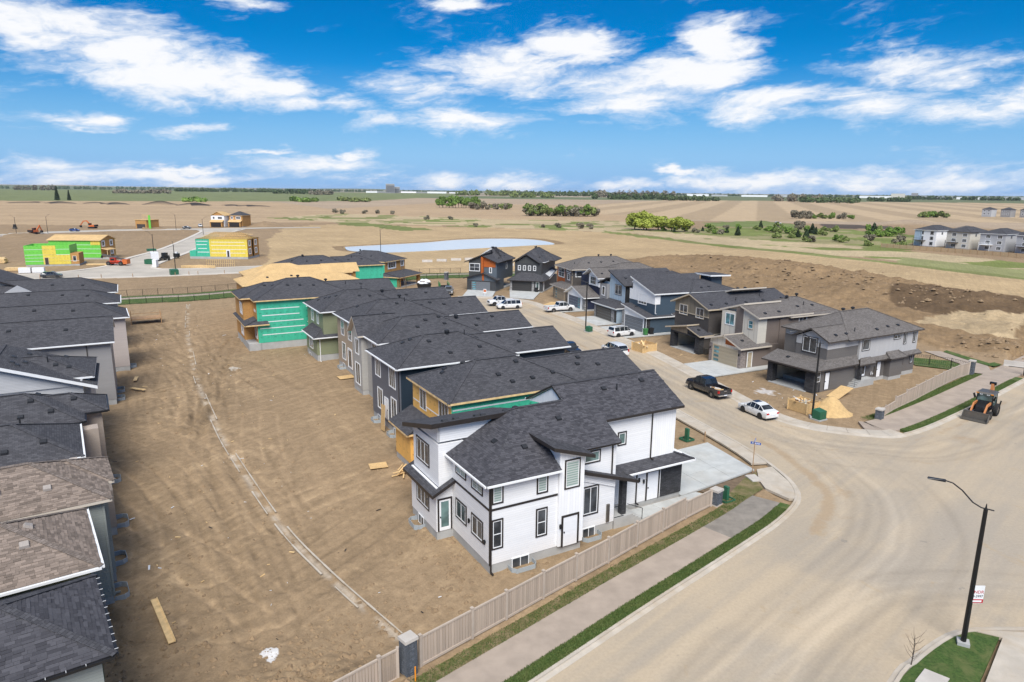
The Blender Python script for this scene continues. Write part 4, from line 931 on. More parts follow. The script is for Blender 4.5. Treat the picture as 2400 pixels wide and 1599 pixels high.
# ------------------------------------------------------------------ middle row, white corner house first
def white_house():
    H = House('white_house', (-1.23, 38.01), 60.5, 'white two storey corner house with black trimmed windows and black roof')
    RZ = lambda x, y: (x, y, 6.29+.53*y)
    H.found(0, 6.8, 0, 10, .58); H.found(6.8, 10.3, 1.05, 10, .58); H.found(-1.2, .2, 5.4, 9.9, .58); H.found(10.3, 18.1, 2.8, 9.8, .42)
    H.wall(0, 6.8, 0, 7.2, .58, 6.2, 'sd_white'); H.wall(4.88, 6.79, -.16, .6, .60, 6.48, 'bb_white'); H.wall(6.8, 10.3, 1.05, 7.0, .58, 6.72, 'sd_white')
    H.wall(-1.2, .1, 5.4, 9.9, .58, 3.75, 'sd_white'); H.wall(-1.0, 5.2, 5.42, 9.85, 3.6, 6.75, 'sd_white')
    H.wall(10.3, 18.1, 2.8, 9.6, .42, 3.6, 'sd_white'); H.wall(10.3, 17.3, 2.92, 9.2, 3.4, 7.65, 'sd_white'); H.wall(10.6, 16.8, 4., 8.2, 6., 8.2, 'sd_white')
    H.box('stone_veneer', 14.95+1.1, 18.13, 2.76, 2.9, .42, 3.4, 'st_dark'); H.box('batten_panel', 15.05, 17.31, 2.90, 2.95, 3.72, 7.6, 'bb_white')
    H.gable_wall([(-1.0, 5.44, 6.9), (4.2, 5.44, 6.9), (4.2, 5.44, 7.92), (-1.0, 5.44, 7.92)], (0, .1, 0), 'sd_white'); H.gable_wall([(-.98, 5.44, 6.9), (-.98, 9.8, 6.9), (-.98, 9.8, 7.05), (-.98, 5.44, 8.2)], (.1, 0, 0), 'sd_white')
    H.gable_wall([(8.25, 4.2, 8.2), (8.25, 9.3, 7.4), (8.25, 6, 9.25)], (.1, 0, 0), 'bb_white'); H.gable_wall([(17.28, 2.95, 7.5), (17.28, 9.2, 7.5), (17.28, 6, 9.2)], (-.1, 0, 0), 'sd_white')
    H.box('belt_course', -.03, 4.86, -.035, .01, 4.14, 4.28, 'trim_blk'); H.box('belt_course', -.035, .01, -.03, 5.38, 4.14, 4.28, 'trim_blk'); H.box('corner_board', -.03, .09, -.032, .06, .55, 6.05, 'trim_blk')
    main = [[RZ(-.45, -.45), RZ(4.86, -.45), RZ(4.86, .6), RZ(10.35, .6), RZ(10.35, 2.4), RZ(17.65, 2.4), RZ(17.65, 6), RZ(8.1, 6), RZ(8.1, 4.6), RZ(4.6, 4.6)],
            [(8.1, 9.65, 6.05), (-.45, 9.65, 6.05), RZ(4.6, 4.6), RZ(8.1, 4.6)], [(-.45, 9.65, 6.05), (-.45, -.45, 6.05), RZ(4.6, 4.6)], [(17.65, 9.6, 7.56), (8.1, 9.6, 7.56), RZ(8.1, 6), RZ(17.65, 6)]]
    ro = H.roof(main, 'sh_black', 'trim_blk', 'soffit', gutter='trim_wht')
    sp = lambda x, y: (x, y, 8.4-.27*(y-4.95))
    sh = H.roof([[sp(-1.65, 4.95), sp(4.4, 4.95), sp(5.6, 6.), sp(5.6, 10.35), sp(-1.65, 10.35)]], 'sh_black', 'trim_blk', 'trim_blk', th=.32)
    pz = lambda x, y: (x, y, 3.45+.5*(x+1.65))
    H.roof([[pz(-1.65, 10.4), pz(-1.65, 4.95), pz(.02, 4.95), pz(.02, 10.4)]], 'sh_black', 'trim_blk', 'soffit', th=.24)
    sz = lambda x, y: (x, y, 7.66-.316*(x-4.15))
    H.roof([[sz(4.15, -.62), sz(7.3, -.62), sz(7.3, 1.0), sz(4.15, 2.7)]], 'sh_black', 'trim_blk', 'soffit', th=.24); H.gable_wall([(4.9, -.155, 6.45), (6.78, -.155, 6.45), (6.78, -.155, 6.57), (4.9, -.155, 7.14)], (0, 1.6, 0), 'bb_white')
    qz = lambda x, y: (x, y, 5.1-.33*(x-7.2))
    H.roof([[qz(6.82, .5), qz(11.95, .5), qz(11.95, 2.78), qz(10.32, 2.78), qz(10.32, 1.02), qz(6.82, 1.02)]], 'sh_black', 'trim_blk', 'soffit', th=.24)
    H.gable_wall([(6.85, .95, 4.4), (10.25, .95, 3.2), (10.25, .95, 3.85), (6.85, .95, 4.9)], (0, .1, 0), 'sd_white')
    # skirt roof round the garage
    H.roof([[(10.4, 2.1, 3.25), (18.75, 2.1, 3.25), (17.3, 3.0, 3.80), (10.4, 3.0, 3.80)], [(18.75, 2.1, 3.25), (18.75, 10.2, 3.25), (17.3, 9.6, 3.8), (17.3, 3.0, 3.8)]], 'sh_black', 'trim_blk', 'soffit', gutter='trim_wht')
    H.box('porch_column', 11.15, 11.55, 1.25, 1.65, .75, 3.75, 'st_dark')
    H.box('porch_floor', 10.32, 12.0, 1.0, 2.78, -.3, .75, 'conc_f')
    st = MB()
    for k in range(4): st.box(12.0+.28*k, 12.0+.28*(k+1), 1.05, 2.7, -.3, .75-.16*(k+1), M['conc_f'])
    st.build('porch_step', H.e)
    rl = MB()
    for (p, q) in (((10.35, 1.06, 1.6), (11.2, 1.06, 1.6)), ((11.5, 1.06, 1.6), (12.9, 1.06, .95)), ((12.9, 1.06, .95), (12.9, 1.06, .1)), ((10.35, 1.06, .8), (11.2, 1.06, .8))): rl.tube([p, q], .025, M['black'], 6)
    rl.build('handrail', H.e)
    # near side windows and doors
    for (u0, u1, z0, z1, n, r, g) in ((.12, .92, 4.55, 6.0, 1, 1, 'blind'), (3.28, 4.12, 4.55, 6.05, 1, 1, 'blind'), (.10, .92, 1.56, 3.55, 1, 2, 'glass'), (3.26, 4.12, 1.6, 3.56, 1, 2, 'glass')): H.win('-y', 0, u0, u1, z0, z1, n, gl=g, rows=r)
    H.win('-y', -.16, 5.25, 6.45, 4.5, 6.5, 1, gl='blind'); H.door('-y', -.16, 5.1, 6.46, .55, 2.72, tw=.13); H.lamp('-y', -.16, 4.98, 1.9)
    H.win('-y', 1.05, 7.55, 8.92, 1.55, 3.68, 2); H.win('-y', 1.05, 7.55, 8.95, 5.3, 6.2, 1, gl='glass_g'); H.door('-y', 2.8, 14.62, 15.92, .42, 2.75, tw=.12); H.lamp('-y', 2.8, 14.35, 1.9); H.lamp('-y', 2.8, 13.9, 2.1)
    H.win('-y', 2.92, 11.85, 12.65, 5.2, 6.25, 1, gl='glass_g'); H.box('power_meter', 9.62, 9.85, .93, 1.05, .7, 2.0, 'steel')
    for u, z0, z1 in ((9.95, 3.95, 6.4),): H.spout('-y', 1.05, u, z0, z1, 'trim_blk')
    H.spout('-y', 2.92, 15.0, 3.75, 7.3, 'trim_blk'); H.spout('-y', 2.8, 13.7, .45, 3.2, 'trim_blk'); H.spout('-y', 0, .06, .1, 5.95, 'trim_blk')
    # rear windows
    for (y0, y1, z0, z1, g) in ((3.27, 4.83, 4.85, 6.0, 'glass_g'), (.9, 2.48, 4.75, 5.95, 'blind'), (3.2, 4.86, 1.7, 3.1, 'glass'), (.86, 2.5, 1.62, 3.06, 'glass')): H.win('-x', 0, y0, y1, z0, z1, 2, gl=g)
    H.win('-x', -1.0, 6.93, 9.27, 4.55, 6.25, 3); H.win('-x', -1.2, 6.6, 8.85, 1.55, 3.15, 3); H.door('-y', 5.4, -1.12, -.06, .62, 2.95, lite='g'); H.lamp('-x', 0, 2.75, 2.2); H.lamp('-x', 0, .55, 1.75)
    H.well('-y', 0, 1.3, 3.05); H.well('-y', 1.05, 7.4, 8.95); H.well('-x', -1.2, 7.4, 8.9)
    H.vents([(1.9, 3.0), (3.3, 1.6), (6.9, 3.2), (12.0, 5.0), (15.7, 5.2)]); H.vents([(13.0, 4.7)], 'pipe'); H.vents([(5.2, 6.2), (-.4, 5.7), (.5, 5.9), (1.9, 5.6), (2.3, 5.5), (4.2, 5.7)]); H.vents([(5.6, 6.8)], 'turbine')
    return H, ro, main
WH, WH_roof, WH_planes = white_house()

MFRAME = frame((-1.23, 38.01), 60.5)
def row_house(name, label, at, W, D, eave, sh, side, rear, fascia, az=60.5, slope=.44, main=12., front=(1., None), fz=.55, gutter=None, soffit='soffit', z=0., e='hh', fe='hg'):
    """two-mass house: a rear body under a hip roof and a narrower front body"""
    H = House(name, MFRAME(*at), az, label, z=z); y0, y1 = front; y1 = W-1. if y1 is None else y1
    wt = eave-.17+slope*.45
    H.found(0, main, 0, W, fz, z0=-1.6); H.found(main-1, D, y0, y1, fz, z0=-1.2)
    H.wall(0, main, 0, W, fz, wt, side, rear); H.wall(main-.5, D, y0, y1, fz, wt-.01, side)
    H.roof(hip(-.45, main+.45, -.45, W+.45, eave, slope, 'x', e), sh, fascia, soffit, gutter=gutter)
    fw_ = (y1-y0)/2+.45; xr = main-3.5
    H.roof(hip(xr, D+.45, y0-.45, y1+.45, eave, slope, 'x', 'g'+fe[1]), sh, fascia, soffit, gutter=gutter)
    if fe[1] == 'g':
        ym = (y0+y1)/2; H.gable_wall([(D-.02, y0, wt-.05), (D-.02, y1, wt-.05), (D-.02, ym, eave+slope*((y1-y0)/2+.45)-.2)], (-.1, 0, 0), side)
    return H
# amber-wrapped house next to the white one
H = row_house('wrapped_house', 'house in amber and teal wrap with bare wood fascia behind the white house', (3.3, 12.8), 8.2, 19, 7.0, 'sh_black', 'wrap_teal', 'wrap_or', 'lumber', fe='hg')
H.win('-x', -.012, 5.1, 6.5, 4.75, 6.5, 2, None); H.win('-x', -.012, .55, 2.4, 4.4, 6.55, 3, None)
for z in (3.6, 5.1, 6.5): H.box('seam_tape', -.02, .0, 0.02, 8.1, z, z+.1, 'tape'); H.box('seam_tape', .1, 12, -.01, .01, z-.3, z-.18, 'tape')
H.wall(-1.7, 0, 4.6, 8.15, .5, 3.5, 'wrap_or'); H.found(-1.7, 0, 4.6, 8.15, .5); H.roof([[(-2.2, 8.6, 3.3), (-2.2, 4.1, 3.3), (.0, 4.6, 4.4), (.0, 8.6, 4.4)], [(-2.2, 4.1, 3.3), (.0, 4.1, 3.3), (.0, 4.6, 4.4)]], 'sh_black', 'lumber', 'lumber')
H.vents([(3.3, 4.9), (4.3, 4.3), (5.2, 2.0), (6.0, 1.0), (8.0, 1.1), (10.2, 1.4), (7.6, 3.3), (13.6, 2.6), (15.6, 2.2), (14.2, 3.4)]); H.vents([(2.0, 5.8), (1.6, 5.3)])
H = row_house('slate_house', 'slate and navy sided house with white gutters behind the amber wrapped house', (3.4, 24.6), 8.2, 19, 7.0, 'sh_black', 'sd_navy', 'sd_slate', 'trim_wht', gutter='trim_wht')
for (y0, y1, z0, z1) in ((5.4, 7.0, 4.7, 6.55), (1.1, 2.9, 4.55, 6.6), (5.0, 6.5, 1.4, 3.6), (1.0, 2.5, 1.0, 3.6)): H.win('-x', -.012, y0, y1, z0, z1, 3 if y1-y0 > 1.55 else 2, 'trim_wht', tw=.06)
H.door('-x', -.012, 3.3, 4.4, .9, 3.1, trim='trim_wht'); H.well('-x', 0, 5.6, 7.0); H.well('-x', 0, .8, 2.2); H.spout('-x', 0, .15, .1, 6.8, 'black'); H.box('corner_board', -.03, .1, -.03, .1, .55, 7.0, 'sd_slate')
H.vents([(2.2, 4.9), (2.9, 4.6), (4.2, 3.0), (5.6, 1.0), (9.5, 3.2), (9.0, 1.4), (12.2, 3.4), (14.8, 3.3), (16.6, 3.4), (14.0, 2.2)]); H.vents([(6.5, 3.8)], 'turbine'); H.vents([(8.3, 3.5)], 'pipe')
H = row_house('pale_grey_house', 'pale stone grey house with a small rear gable beside the slate house', (5.3, 35.6), 8.0, 19, 7.0, 'sh_black', 'sd_stone', 'sd_stone', 'trim_wht', gutter='trim_wht')
H.roof(hip(-1.2, 4, 4.3, 8.5, 7.0, .95, 'x', 'gg'), 'sh_black', 'trim_crm', 'trim_crm'); H.wall(-.7, 0.2, 4.7, 8.1, .55, 7.05, 'sd_stone'); H.found(-.7, .2, 4.7, 8.1, .55); H.gable_wall([(-.7, 4.7, 7.), (-.7, 8.1, 7.), (-.7, 6.4, 8.75)], (.2, 0, 0), 'sd_stone')
for (c, y0, y1, z0, z1) in ((-.7, 5.6, 7.0, 4.5, 6.4), (-.012, 1.0, 2.9, 4.5, 6.5), (-.7, 5.4, 7.2, .9, 3.5), (-.012, .9, 2.6, 1.4, 3.5)): H.win('-x', c, y0, y1, z0, z1, 2, 'trim_wht', tw=.06)
H.vents([(3.8, 4.6), (5.0, 1.8), (6.4, 2.9), (8.4, 2.0), (8.2, 3.3), (13.2, 3.0), (15.2, 3.2), (12.4, 1.8)]); H.vents([(10.5, 3.4)], 'turbine')
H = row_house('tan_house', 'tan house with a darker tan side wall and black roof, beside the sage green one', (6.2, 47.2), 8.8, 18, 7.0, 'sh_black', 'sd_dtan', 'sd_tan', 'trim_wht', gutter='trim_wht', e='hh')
for (y0, y1, z0, z1) in ((5.6, 7.0, 4.4, 6.4), (2.2, 3.8, 4.3, 6.5), (5.2, 6.8, 1.2, 3.5)): H.win('-x', -.012, y0, y1, z0, z1, 2, 'trim_wht', tw=.06)
H.door('-x', -.012, 2.4, 4.2, .6, 3.2, trim='trim_wht', lite=True); H.well('-x', 0, 5.6, 7.2); H.spout('-y', 0, .3, .1, 6.8, 'black')
H.vents([(2.0, 6.), (4.5, 4.6), (4.0, 1.4), (6.4, 3.2), (9.6, 2.6), (11.2, 3.6), (13, 3.), (15.5, 3.2)]); H.vents([(7.2, 4.4)], 'turbine'); H.vents([(7.6, 3.6)], 'pipe')
H = row_house('sage_green_house', 'sage green sided house with white downspouts next to the teal wrapped house', (5.0, 58.8), 9.0, 19.5, 7.1, 'sh_black', 'sd_sage', 'sd_sage', 'trim_wht', gutter='trim_wht', z=-.3, fz=1.1)
H.wall(-1.0, 1.8, -.05, 6., 1.1, 3.7, 'sd_sage'); H.found(-1.0, 1.8, -.05, 6., 1.1); H.roof([[(-1.5, 6.4, 3.6), (-1.5, -.55, 3.6), (.05, 1.2, 4.6), (.05, 6.4, 4.6)], [(-1.5, -.55, 3.6), (2.3, -.55, 3.6), (1.8, 1.2, 4.6), (.05, 1.2, 4.6)]], 'sh_black', 'trim_wht', gutter='trim_wht')
for (c, y0, y1, z0, z1) in ((-.012, 5.2, 6.6, 4.9, 6.5), (-.012, 2.4, 3.4, 4.9, 6.5), (-1.0, 2.2, 4.2, 1.5, 3.2)): H.win('-x', c, y0, y1, z0, z1, 2, 'trim_wht', tw=.06)
H.spout('-y', 0, 2.4, 4., 6.9); H.spout('-y', -.05, -.6, .2, 3.5); H.well('-x', -1.0, 3.4, 5.)
H.vents([(1.0, 6.2), (1.8, 5.4), (2.2, 4.6), (2.9, 3.6), (4.0, 6.), (6.0, 2.8), (7.5, 2.6), (9.5, 2.9), (13.2, 3.0), (16.4, 3.2)]); H.vents([(6.8, 4.4)], 'pipe'); H.vents([(9.8, 4.0)], 'turbine')

def tape_rows(H, face, c, u0, u1, zs, w=.12):
    for z in zs:
        a = random.uniform(0, .6); mb = MB(); mb.box(*H.fb(face, c, u0+a, u1-random.uniform(0, .8), z, z+w, .004, .016), M['tape']); mb.build('seam_tape', H.e)
# big teal-wrapped house
H = row_house('teal_house', 'large house wrapped in teal membrane with white seam tape and exposed foundation', (-1.9, 69.3), 11., 21.5, 7.8, 'sh_char', 'wrap_teal', 'osb', 'lumber', slope=.40, main=14.5, front=(2.2, 9.), z=-.5, fz=1.5)
H.wall(-1.4, .3, 3.2, 10.8, 1.5, 7.6, 'osb'); H.found(-1.4, .3, -.2, 10.8, 1.5, z0=-1.6); H.roof(hip(-1.9, 4, 2.7, 11.3, 7.8, .40, 'x', 'hg'), 'sh_char', 'lumber', 'lumber')
H.roof([[(-1.9, 11.4, 4.3), (-1.9, -.5, 4.3), (.0, .3, 5.0), (.0, 11.4, 5.0)], [(-1.9, -.5, 4.3), (1.6, -.5, 4.3), (1.3, .3, 5.0), (.0, .3, 5.0)]], 'sh_char', 'lumber', 'lumber')
tape_rows(H, '-y', 0, .3, 6.8, (2.6, 3.55, 4.5, 5.45, 6.4)); tape_rows(H, '-y', 0, 6.9, 10.5, (3.3, 4.1, 6.4)); tape_rows(H, '-y', 0, 10.4, 13.8, (2.9, 4.4, 5.3, 6.5, 7.1)); tape_rows(H, '-x', -.015, .4, 3., (5.9,), .4)
H.win('-y', 0, 7.3, 9.4, 4.85, 7.1, 1, 'tape', tw=.42); H.win('-x', -.015, .6, 2.4, 2.0, 4.1, 1, 'tape', tw=.3); H.win('-x', -1.4, 4., 6.2, 5.2, 7., 2, 'tape', tw=.3); H.win('-x', -1.4, 4., 6.2, 2., 4., 2, 'tape', tw=.3)
H.vents([(3.2, 4.4), (5.2, 3.4), (7.0, 3.2), (9.0, 3.), (2.3, 6.0), (16.8, 4.2)]); H.vents([(7.3, 5.8), (11.6, 5.8)], 'turbine'); H.vents([(14.4, 4.4)], 'pipe')
# two houses with bare sheathing on their roofs
H = row_house('sheathed_house', 'unfinished house with bare plywood roof directly behind the teal wrapped one', (-1.2, 84.4), 9.2, 19, 7.6, 'ply_roof', 'osb', 'osb', 'lumber', slope=.36, main=14., soffit='lumber', fe='hh')
H.vents([(4, 2), (8, 2.2)])
H = row_house('sheathed_house', 'unfinished house with plywood roof and a wood framed front gable, third from the greenway', (1.6, 97.6), 9.6, 19, 7.3, 'ply_roof', 'osb', 'osb', 'lumber', slope=.36, main=13., front=(1.5, 8.2), soffit='lumber')
H.roof(hip(14, 21.2, 2.4, 6.6, 7.35, .7, 'x', 'gg'), 'ply_roof', 'lumber', 'lumber'); H.wall(15, 20.5, 2.8, 6.2, .5, 7.4, 'osb'); H.gable_wall([(20.5, 2.8, 7.3), (20.5, 6.2, 7.3), (20.5, 4.5, 8.6)], (-.2, 0, 0), 'osb')
H.win('-y', 2.8, 17.2, 19.6, 4.4, 6.6, 2, 'tape', tw=.22)
H = row_house('black_roof_house', 'house in the back showing only its low black hip roof above the plywood roofs', (9.4, 110.), 10., 22, 7.2, 'sh_char', 'wrap_teal', 'wrap_teal', 'lumber', slope=.38, main=15., fe='hh')
H.vents([(3, 3), (6, 2.5), (9, 2.6), (12, 2.6), (15, 3.2), (18, 3.4)]); H.vents([(5.6, 4.6)], 'turbine'); H.vents([(16, 4.2)], 'pipe')
# end house of the row facing the street bend
H = House('end_house', (-31.2, 166.), 22, 'unfinished house with teal side, wood sheathed front and a ladder, at the street bend')
H.found(0, 9.5, 0, 14, .4); H.wall(0, 9.5, 0, 14, .4, 6.3, 'wrap_teal'); H.box('front_sheathing', .02, 9.48, -.03, .02, .4, 6.28, 'osb'); H.wall(-.2, 9.9, -4.2, -3.8, 2.1, 2.55, 'osb'); H.box('garage_pier', -.2, .5, -4.2, -3.5, 0, 2.1, 'osb'); H.box('garage_pier', 9.1, 9.9, -4.2, -3.5, 0, 2.1, 'osb'); H.box('garage_side', -.2, -.05, -4.2, 0, 0, 2.5, 'wrap_teal')
H.box('garage_floor', -.2, 9.9, -4.2, 0, -.2, .12, 'conc_f')
H.roof(hip(-.5, 10, -.5, 14.5, 6.1, .40, 'y', 'hh'), 'sh_char', 'lumber', 'lumber'); H.roof([[(-.8, -4.8, 2.55), (10.4, -4.8, 2.55), (9.6, -.0, 3.45), (-.0, -.0, 3.45)], [(-.8, 1.5, 2.55), (-.8, -4.8, 2.55), (-.0, 0, 3.45)], [(10.4, -4.8, 2.55), (10.4, .0, 2.55), (9.6, 0, 3.45)]], 'sh_char', 'lumber', 'lumber')
tape_rows(H, '-x', 0, .5, 7.5, (4.6, 5.4, 3.7)); H.win('-y', -.03, 1.4, 5.2, 4.1, 6.0, 3, 'tape', tw=.25); H.win('-y', -.03, 7.3, 9.0, 4.3, 5.9, 1, 'tape', tw=.25, rows=2); H.win('-x', 0, 8.4, 11.4, 3.9, 5.9, 3, 'tape', tw=.3, gl='glass_t')
H.vents([(2, 5), (3, 9), (7, 4), (7.6, 6), (6, 3), (8.2, 8)]); H.vents([(4.6, 10)], 'turbine')
# ------------------------------------------------------------------ right-hand row, corner house first (x = 0 is the street front)
def open_garage(H, y0, y1, p0, p1, zt, depth, clad, wall, zf=.05):
    """garage without its door: piers, header, floor and drywall lining"""
    H.box('garage_pier', 0, .9, y0, p0, 0, zt, clad); H.box('garage_pier', 0, .9, p1, y1, 0, zt, clad); H.box('garage_header', 0, .6, p0, p1, 2.35, zt, clad)
    H.box('garage_lining', .9, depth, y0+.02, y0+.14, 0, zt, 'drywall'); H.box('garage_lining', .9, depth, y1-.14, y1-.02, 0, zt, 'drywall'); H.box('garage_lining', depth-.12, depth, y0+.14, y1-.14, 0, zt, 'drywall'); H.box('garage_floor', -.3, depth-.1, p0-.3, p1+.3, -.3, zf, 'conc_f')
    H.box('garage_ceiling', .6, depth, y0+.14, y1-.14, zt-.1, zt, 'drywall')
    for z in (.9, 1.9): H.box('lining_seam', depth-.135, depth-.11, y0+.3, y1-.3, z, z+.05, 'trim_brn')
    H.box('side_wall', .85, depth+.2, y0-.02, y0+.03, 0, zt, wall)
# --- R1
H = House('grey_corner_house', *FR['R1'], 'warm grey corner house with empty open garage and light grey upper wall')
open_garage(H, 0, 6.7, 1.2, 5.95, 2.85, 6.6, 'st_dark', 'sd_grey')
H.box('stone_wall', .9, 1.25, -.035, -.015, 0, 1.15, 'st_dark'); H.found(2.9, 20.5, 0, 9, .45); H.wall(6.6, 20.5, .05, 9, .45, 3.4, 'sd_grey'); H.wall(6.6, 9.6, 1.3, 1.4, .45, 3.0, 'sd_grey')
H.wall(2.3, 8.2, .25, 4.6, 2.6, 6.05, 'sd_grey'); H.wall(6.0, 10., 4., 9.2, 2.6, 6.05, 'sd_grey'); H.wall(8.2, 20.5, -.02, 9., 3.2, 6.02, 'sd_lgrey')
H.box('light_band', 2.26, 8.2, .2, .3, 5.0, 6.0, 'sd_lgrey'); H.box('light_band', 2.25, 2.32, .22, 4.6, 5.1, 6.0, 'sd_lgrey'); H.box('light_band', 5.95, 6.02, 4.6, 9.1, 5.1, 6.0, 'sd_lgrey')
H.gable_wall([(2.28, .25, 6.), (2.28, 4.6, 6.), (2.28, 2.4, 7.0)], (.2, 0, 0), 'sd_lgrey')
H.roof(hip(5.4, 21., -.5, 9.5, 6.0, .48, 'x', 'hh'), 'sh_brown', 'trim_brn', 'trim_brn'); H.roof(hip(1.8, 8.5, -.25, 5.1, 6.05, .48, 'x', 'gg'), 'sh_brown', 'trim_brn', 'trim_brn')
H.roof([[(-.6, 7.3, 2.85), (-.6, -.55, 2.85), (2.3, .25, 3.75), (2.3, 7.3, 3.75)], [(-.6, -.55, 2.85), (7.6, -.55, 2.85), (8.2, .25, 3.75), (2.3, .25, 3.75)]], 'sh_brown', 'trim_brn', 'trim_brn')
H.roof([[(7.3, -.9, 2.75), (10.6, -.9, 2.75), (10.6, -.02, 3.35), (8.6, -.02, 3.35)], [(10.6, -.55, 2.85), (21., -.55, 2.85), (21., -.0, 3.25), (10.6, -.0, 3.25)]], 'sh_brown', 'trim_brn', 'trim_brn')
H.roof([[(13.4, -1.1, 2.9), (17., -1.1, 2.9), (16.4, -.02, 3.6), (14., -.02, 3.6)], [(13.4, -.2, 2.9), (13.4, -1.1, 2.9), (14, -.02, 3.6)], [(17, -1.1, 2.9), (17, -.2, 2.9), (16.4, -.02, 3.6)]], 'sh_brown', 'trim_brn', 'trim_brn'); H.wall(13.9, 16.6, -.7, .1, .45, 2.85, 'sd_grey'); H.found(13.9, 16.6, -.7, .1, .45)
H.win('-x', 2.25, 1.6, 3.7, 4.2, 6.2, 2, 'trim_brn'); H.win('-x', 5.95, 5.4, 7.4, 4.0, 6.0, 2, 'trim_brn'); H.win('-y', -.02, 8.6, 10.2, 4.2, 5.75, 1, 'trim_brn'); H.win('-y', -.02, 15.1, 16.6, 5.0, 5.7, 2, 'trim_brn'); H.win('-y', -.02, 17.3, 18., 4.2, 5.8, 1, 'trim_brn'); H.win('-y', -.02, 19.4, 20.1, 4.2, 5.8, 1, 'trim_brn')
H.win('-y', .05, 17.2, 17.95, 1.4, 2.75, 1, 'trim_brn'); H.win('-y', .05, 19.4, 20.1, 1.4, 2.75, 1, 'trim_brn'); H.win('-y', -.02, .3, 1.2, 1.2, 2.6, 1, 'trim_brn', rows=2)
H.door('-y', -.02, 1.9, 2.9, .2, 2.35, trim='trim_brn'); H.door('-y', .05, 9.0, 10.0, .95, 2.75, trim='trim_brn', lite=True); H.door('-y', .05, 12.2, 13.2, .45, 2.5, trim='trim_brn')
H.box('porch_column', 7.7, 8.1, -.75, -.35, .7, 2.8, 'st_dark'); H.box('porch_floor', 7.6, 10.4, -.95, .1, -.2, .8, 'conc_f')
mb = MB()
for k in range(4): mb.box(7.6-.28*(k+1), 7.6-.28*k, -.95, .0, -.2, .8-.18*(k+1), M['conc_f'])
mb.build('porch_step', H.e); mb = MB(); mb.tube([(7.7, -.93, .8), (7.7, -.93, 1.7), (6.6, -.93, 1.1), (6.6, -.93, .2)], .025, M['black'], 6); mb.build('handrail', H.e)
mb = MB(); mb.tube([(11.0, -.1, .95), (11., -.1, 1.3), (11.1, -.18, 1.35)], .06, M['white_p'], 8); mb.tube([(11.35, -.1, .95), (11.35, -.1, 1.15)], .06, M['white_p'], 8); mb.build('exhaust_pipe', H.e); H.box('power_meter', 11.7, 11.95, -.1, .05, .8, 1.9, 'steel')
H.vents([(4.2, .7), (6.2, .7), (12.2, .6), (14.8, .8), (17, .8), (1.0, 4.6)]); H.vents([(8.0, .8)], 'pipe'); H.vents([(11.2, 4.8), (13.2, 4.8)], 'turbine')
# --- R2
H = House('brown_cream_house', *FR['R2'], 'brown and cream house with an orange gable panel above a tan garage door')
H.found(0, 18, 0, 5.8, .25); H.wall(0, 7, 0, 5.8, .1, 2.95, 'sd_brown', 'pn_cream'); H.wall(3., 18, .25, 7., 2.6, 6.95, 'sd_brown', 'pn_cream'); H.wall(7, 18, .1, 8.2, .25, 6.5, 'sd_brown')
H.gable_wall([(0.0, 0, 2.9), (0, 5.8, 2.9), (0, 5.8, 3.2), (0, 3.1, 4.0), (0, 0, 3.0)], (.15, 0, 0), 'pn_cream'); H.gable_wall([(-.02, .3, 2.9), (-.02, 2.9, 2.9), (-.02, 2.9, 3.75)], (.1, 0, 0), 'pn_orange')
H.box('brick_pier', -.06, .9, -.05, .42, 0, 2.6, 'br_mauve'); H.box('brick_pier', -.06, .9, 5.3, 5.85, 0, 2.6, 'br_mauve'); H.garage('-x', 0, .45, 5.2, .12, 2.55, 'gd_tan', 'trim_tan', lites=-1.2)
H.roof([[(-.5, -.5, 2.95), (5.2, -.5, 2.95), (5.2, 3., 4.25), (-.5, 3., 4.25)]], 'sh_brown', 'trim_crm', 'trim_crm', th=.22); H.roof([[(-.5, 2.75, 4.3), (3.5, 2.75, 4.3), (3.5, 6.5, 3.2), (-.5, 6.5, 3.2)]], 'sh_brown', 'trim_crm', 'trim_crm', th=.22)
H.box('cream_panel', 2.97, 4.6, .2, .27, 3., 6.9, 'sd_cream'); H.gable_wall([(2.98, .25, 6.85), (2.98, 3., 6.85), (2.98, 3., 7.8), (2.98, .25, 6.9)], (.2, 0, 0), 'sd_cream'); H.gable_wall([(3.5, 3., 6.85), (3.5, 7., 6.85), (3.5, 3., 8.2)], (.2, 0, 0), 'pn_cream'); H.box('brown_panel', 2.96, 3.0, 2.95, 4.3, 3.6, 7.6, 'sd_brown')
H.roof([[(2.5, -.3, 6.9), (13., -.3, 6.9), (13., 3.2, 8.1), (2.5, 3.2, 8.1)]], 'sh_brown', 'trim_crm', 'trim_crm', th=.22); H.roof([[(2.9, 2.9, 8.35), (10., 2.9, 8.35), (10., 7.5, 6.95), (2.9, 7.5, 6.95)]], 'sh_brown', 'trim_crm', 'trim_crm', th=.24); H.roof(hip(8.5, 19, -.4, 8.7, 6.6, .42, 'x', 'hh'), 'sh_brown', 'trim_crm', 'trim_crm')
H.win('-x', 2.98, 4.5, 6.3, 4.9, 6.6, 2, 'trim_wht', tw=.06, gl='glass_t'); H.win('-x', 2.97, 1.0, 2.0, 5.0, 6.3, 1, 'trim_tan', gl='glass_t', rows=2); H.win('-y', .1, 10.6, 12.2, 5.2, 6.4, 2, 'trim_wht', tw=.06); H.door('-y', 0, 1.2, 2.15, .15, 2.3, 'gd_tan', 'trim_wht'); H.lamp('-x', -.06, .2, 1.8); H.lamp('-x', -.06, 5.6, 1.8)
H.vents([(1.3, 1.2), (4.5, .6), (7.2, .7), (11.8, 1.6), (15, 1.8)]); H.vents([(13.5, 2.)], 'pipe'); H.vents([(12.5, 4.2), (14.5, 4.2)], 'turbine')
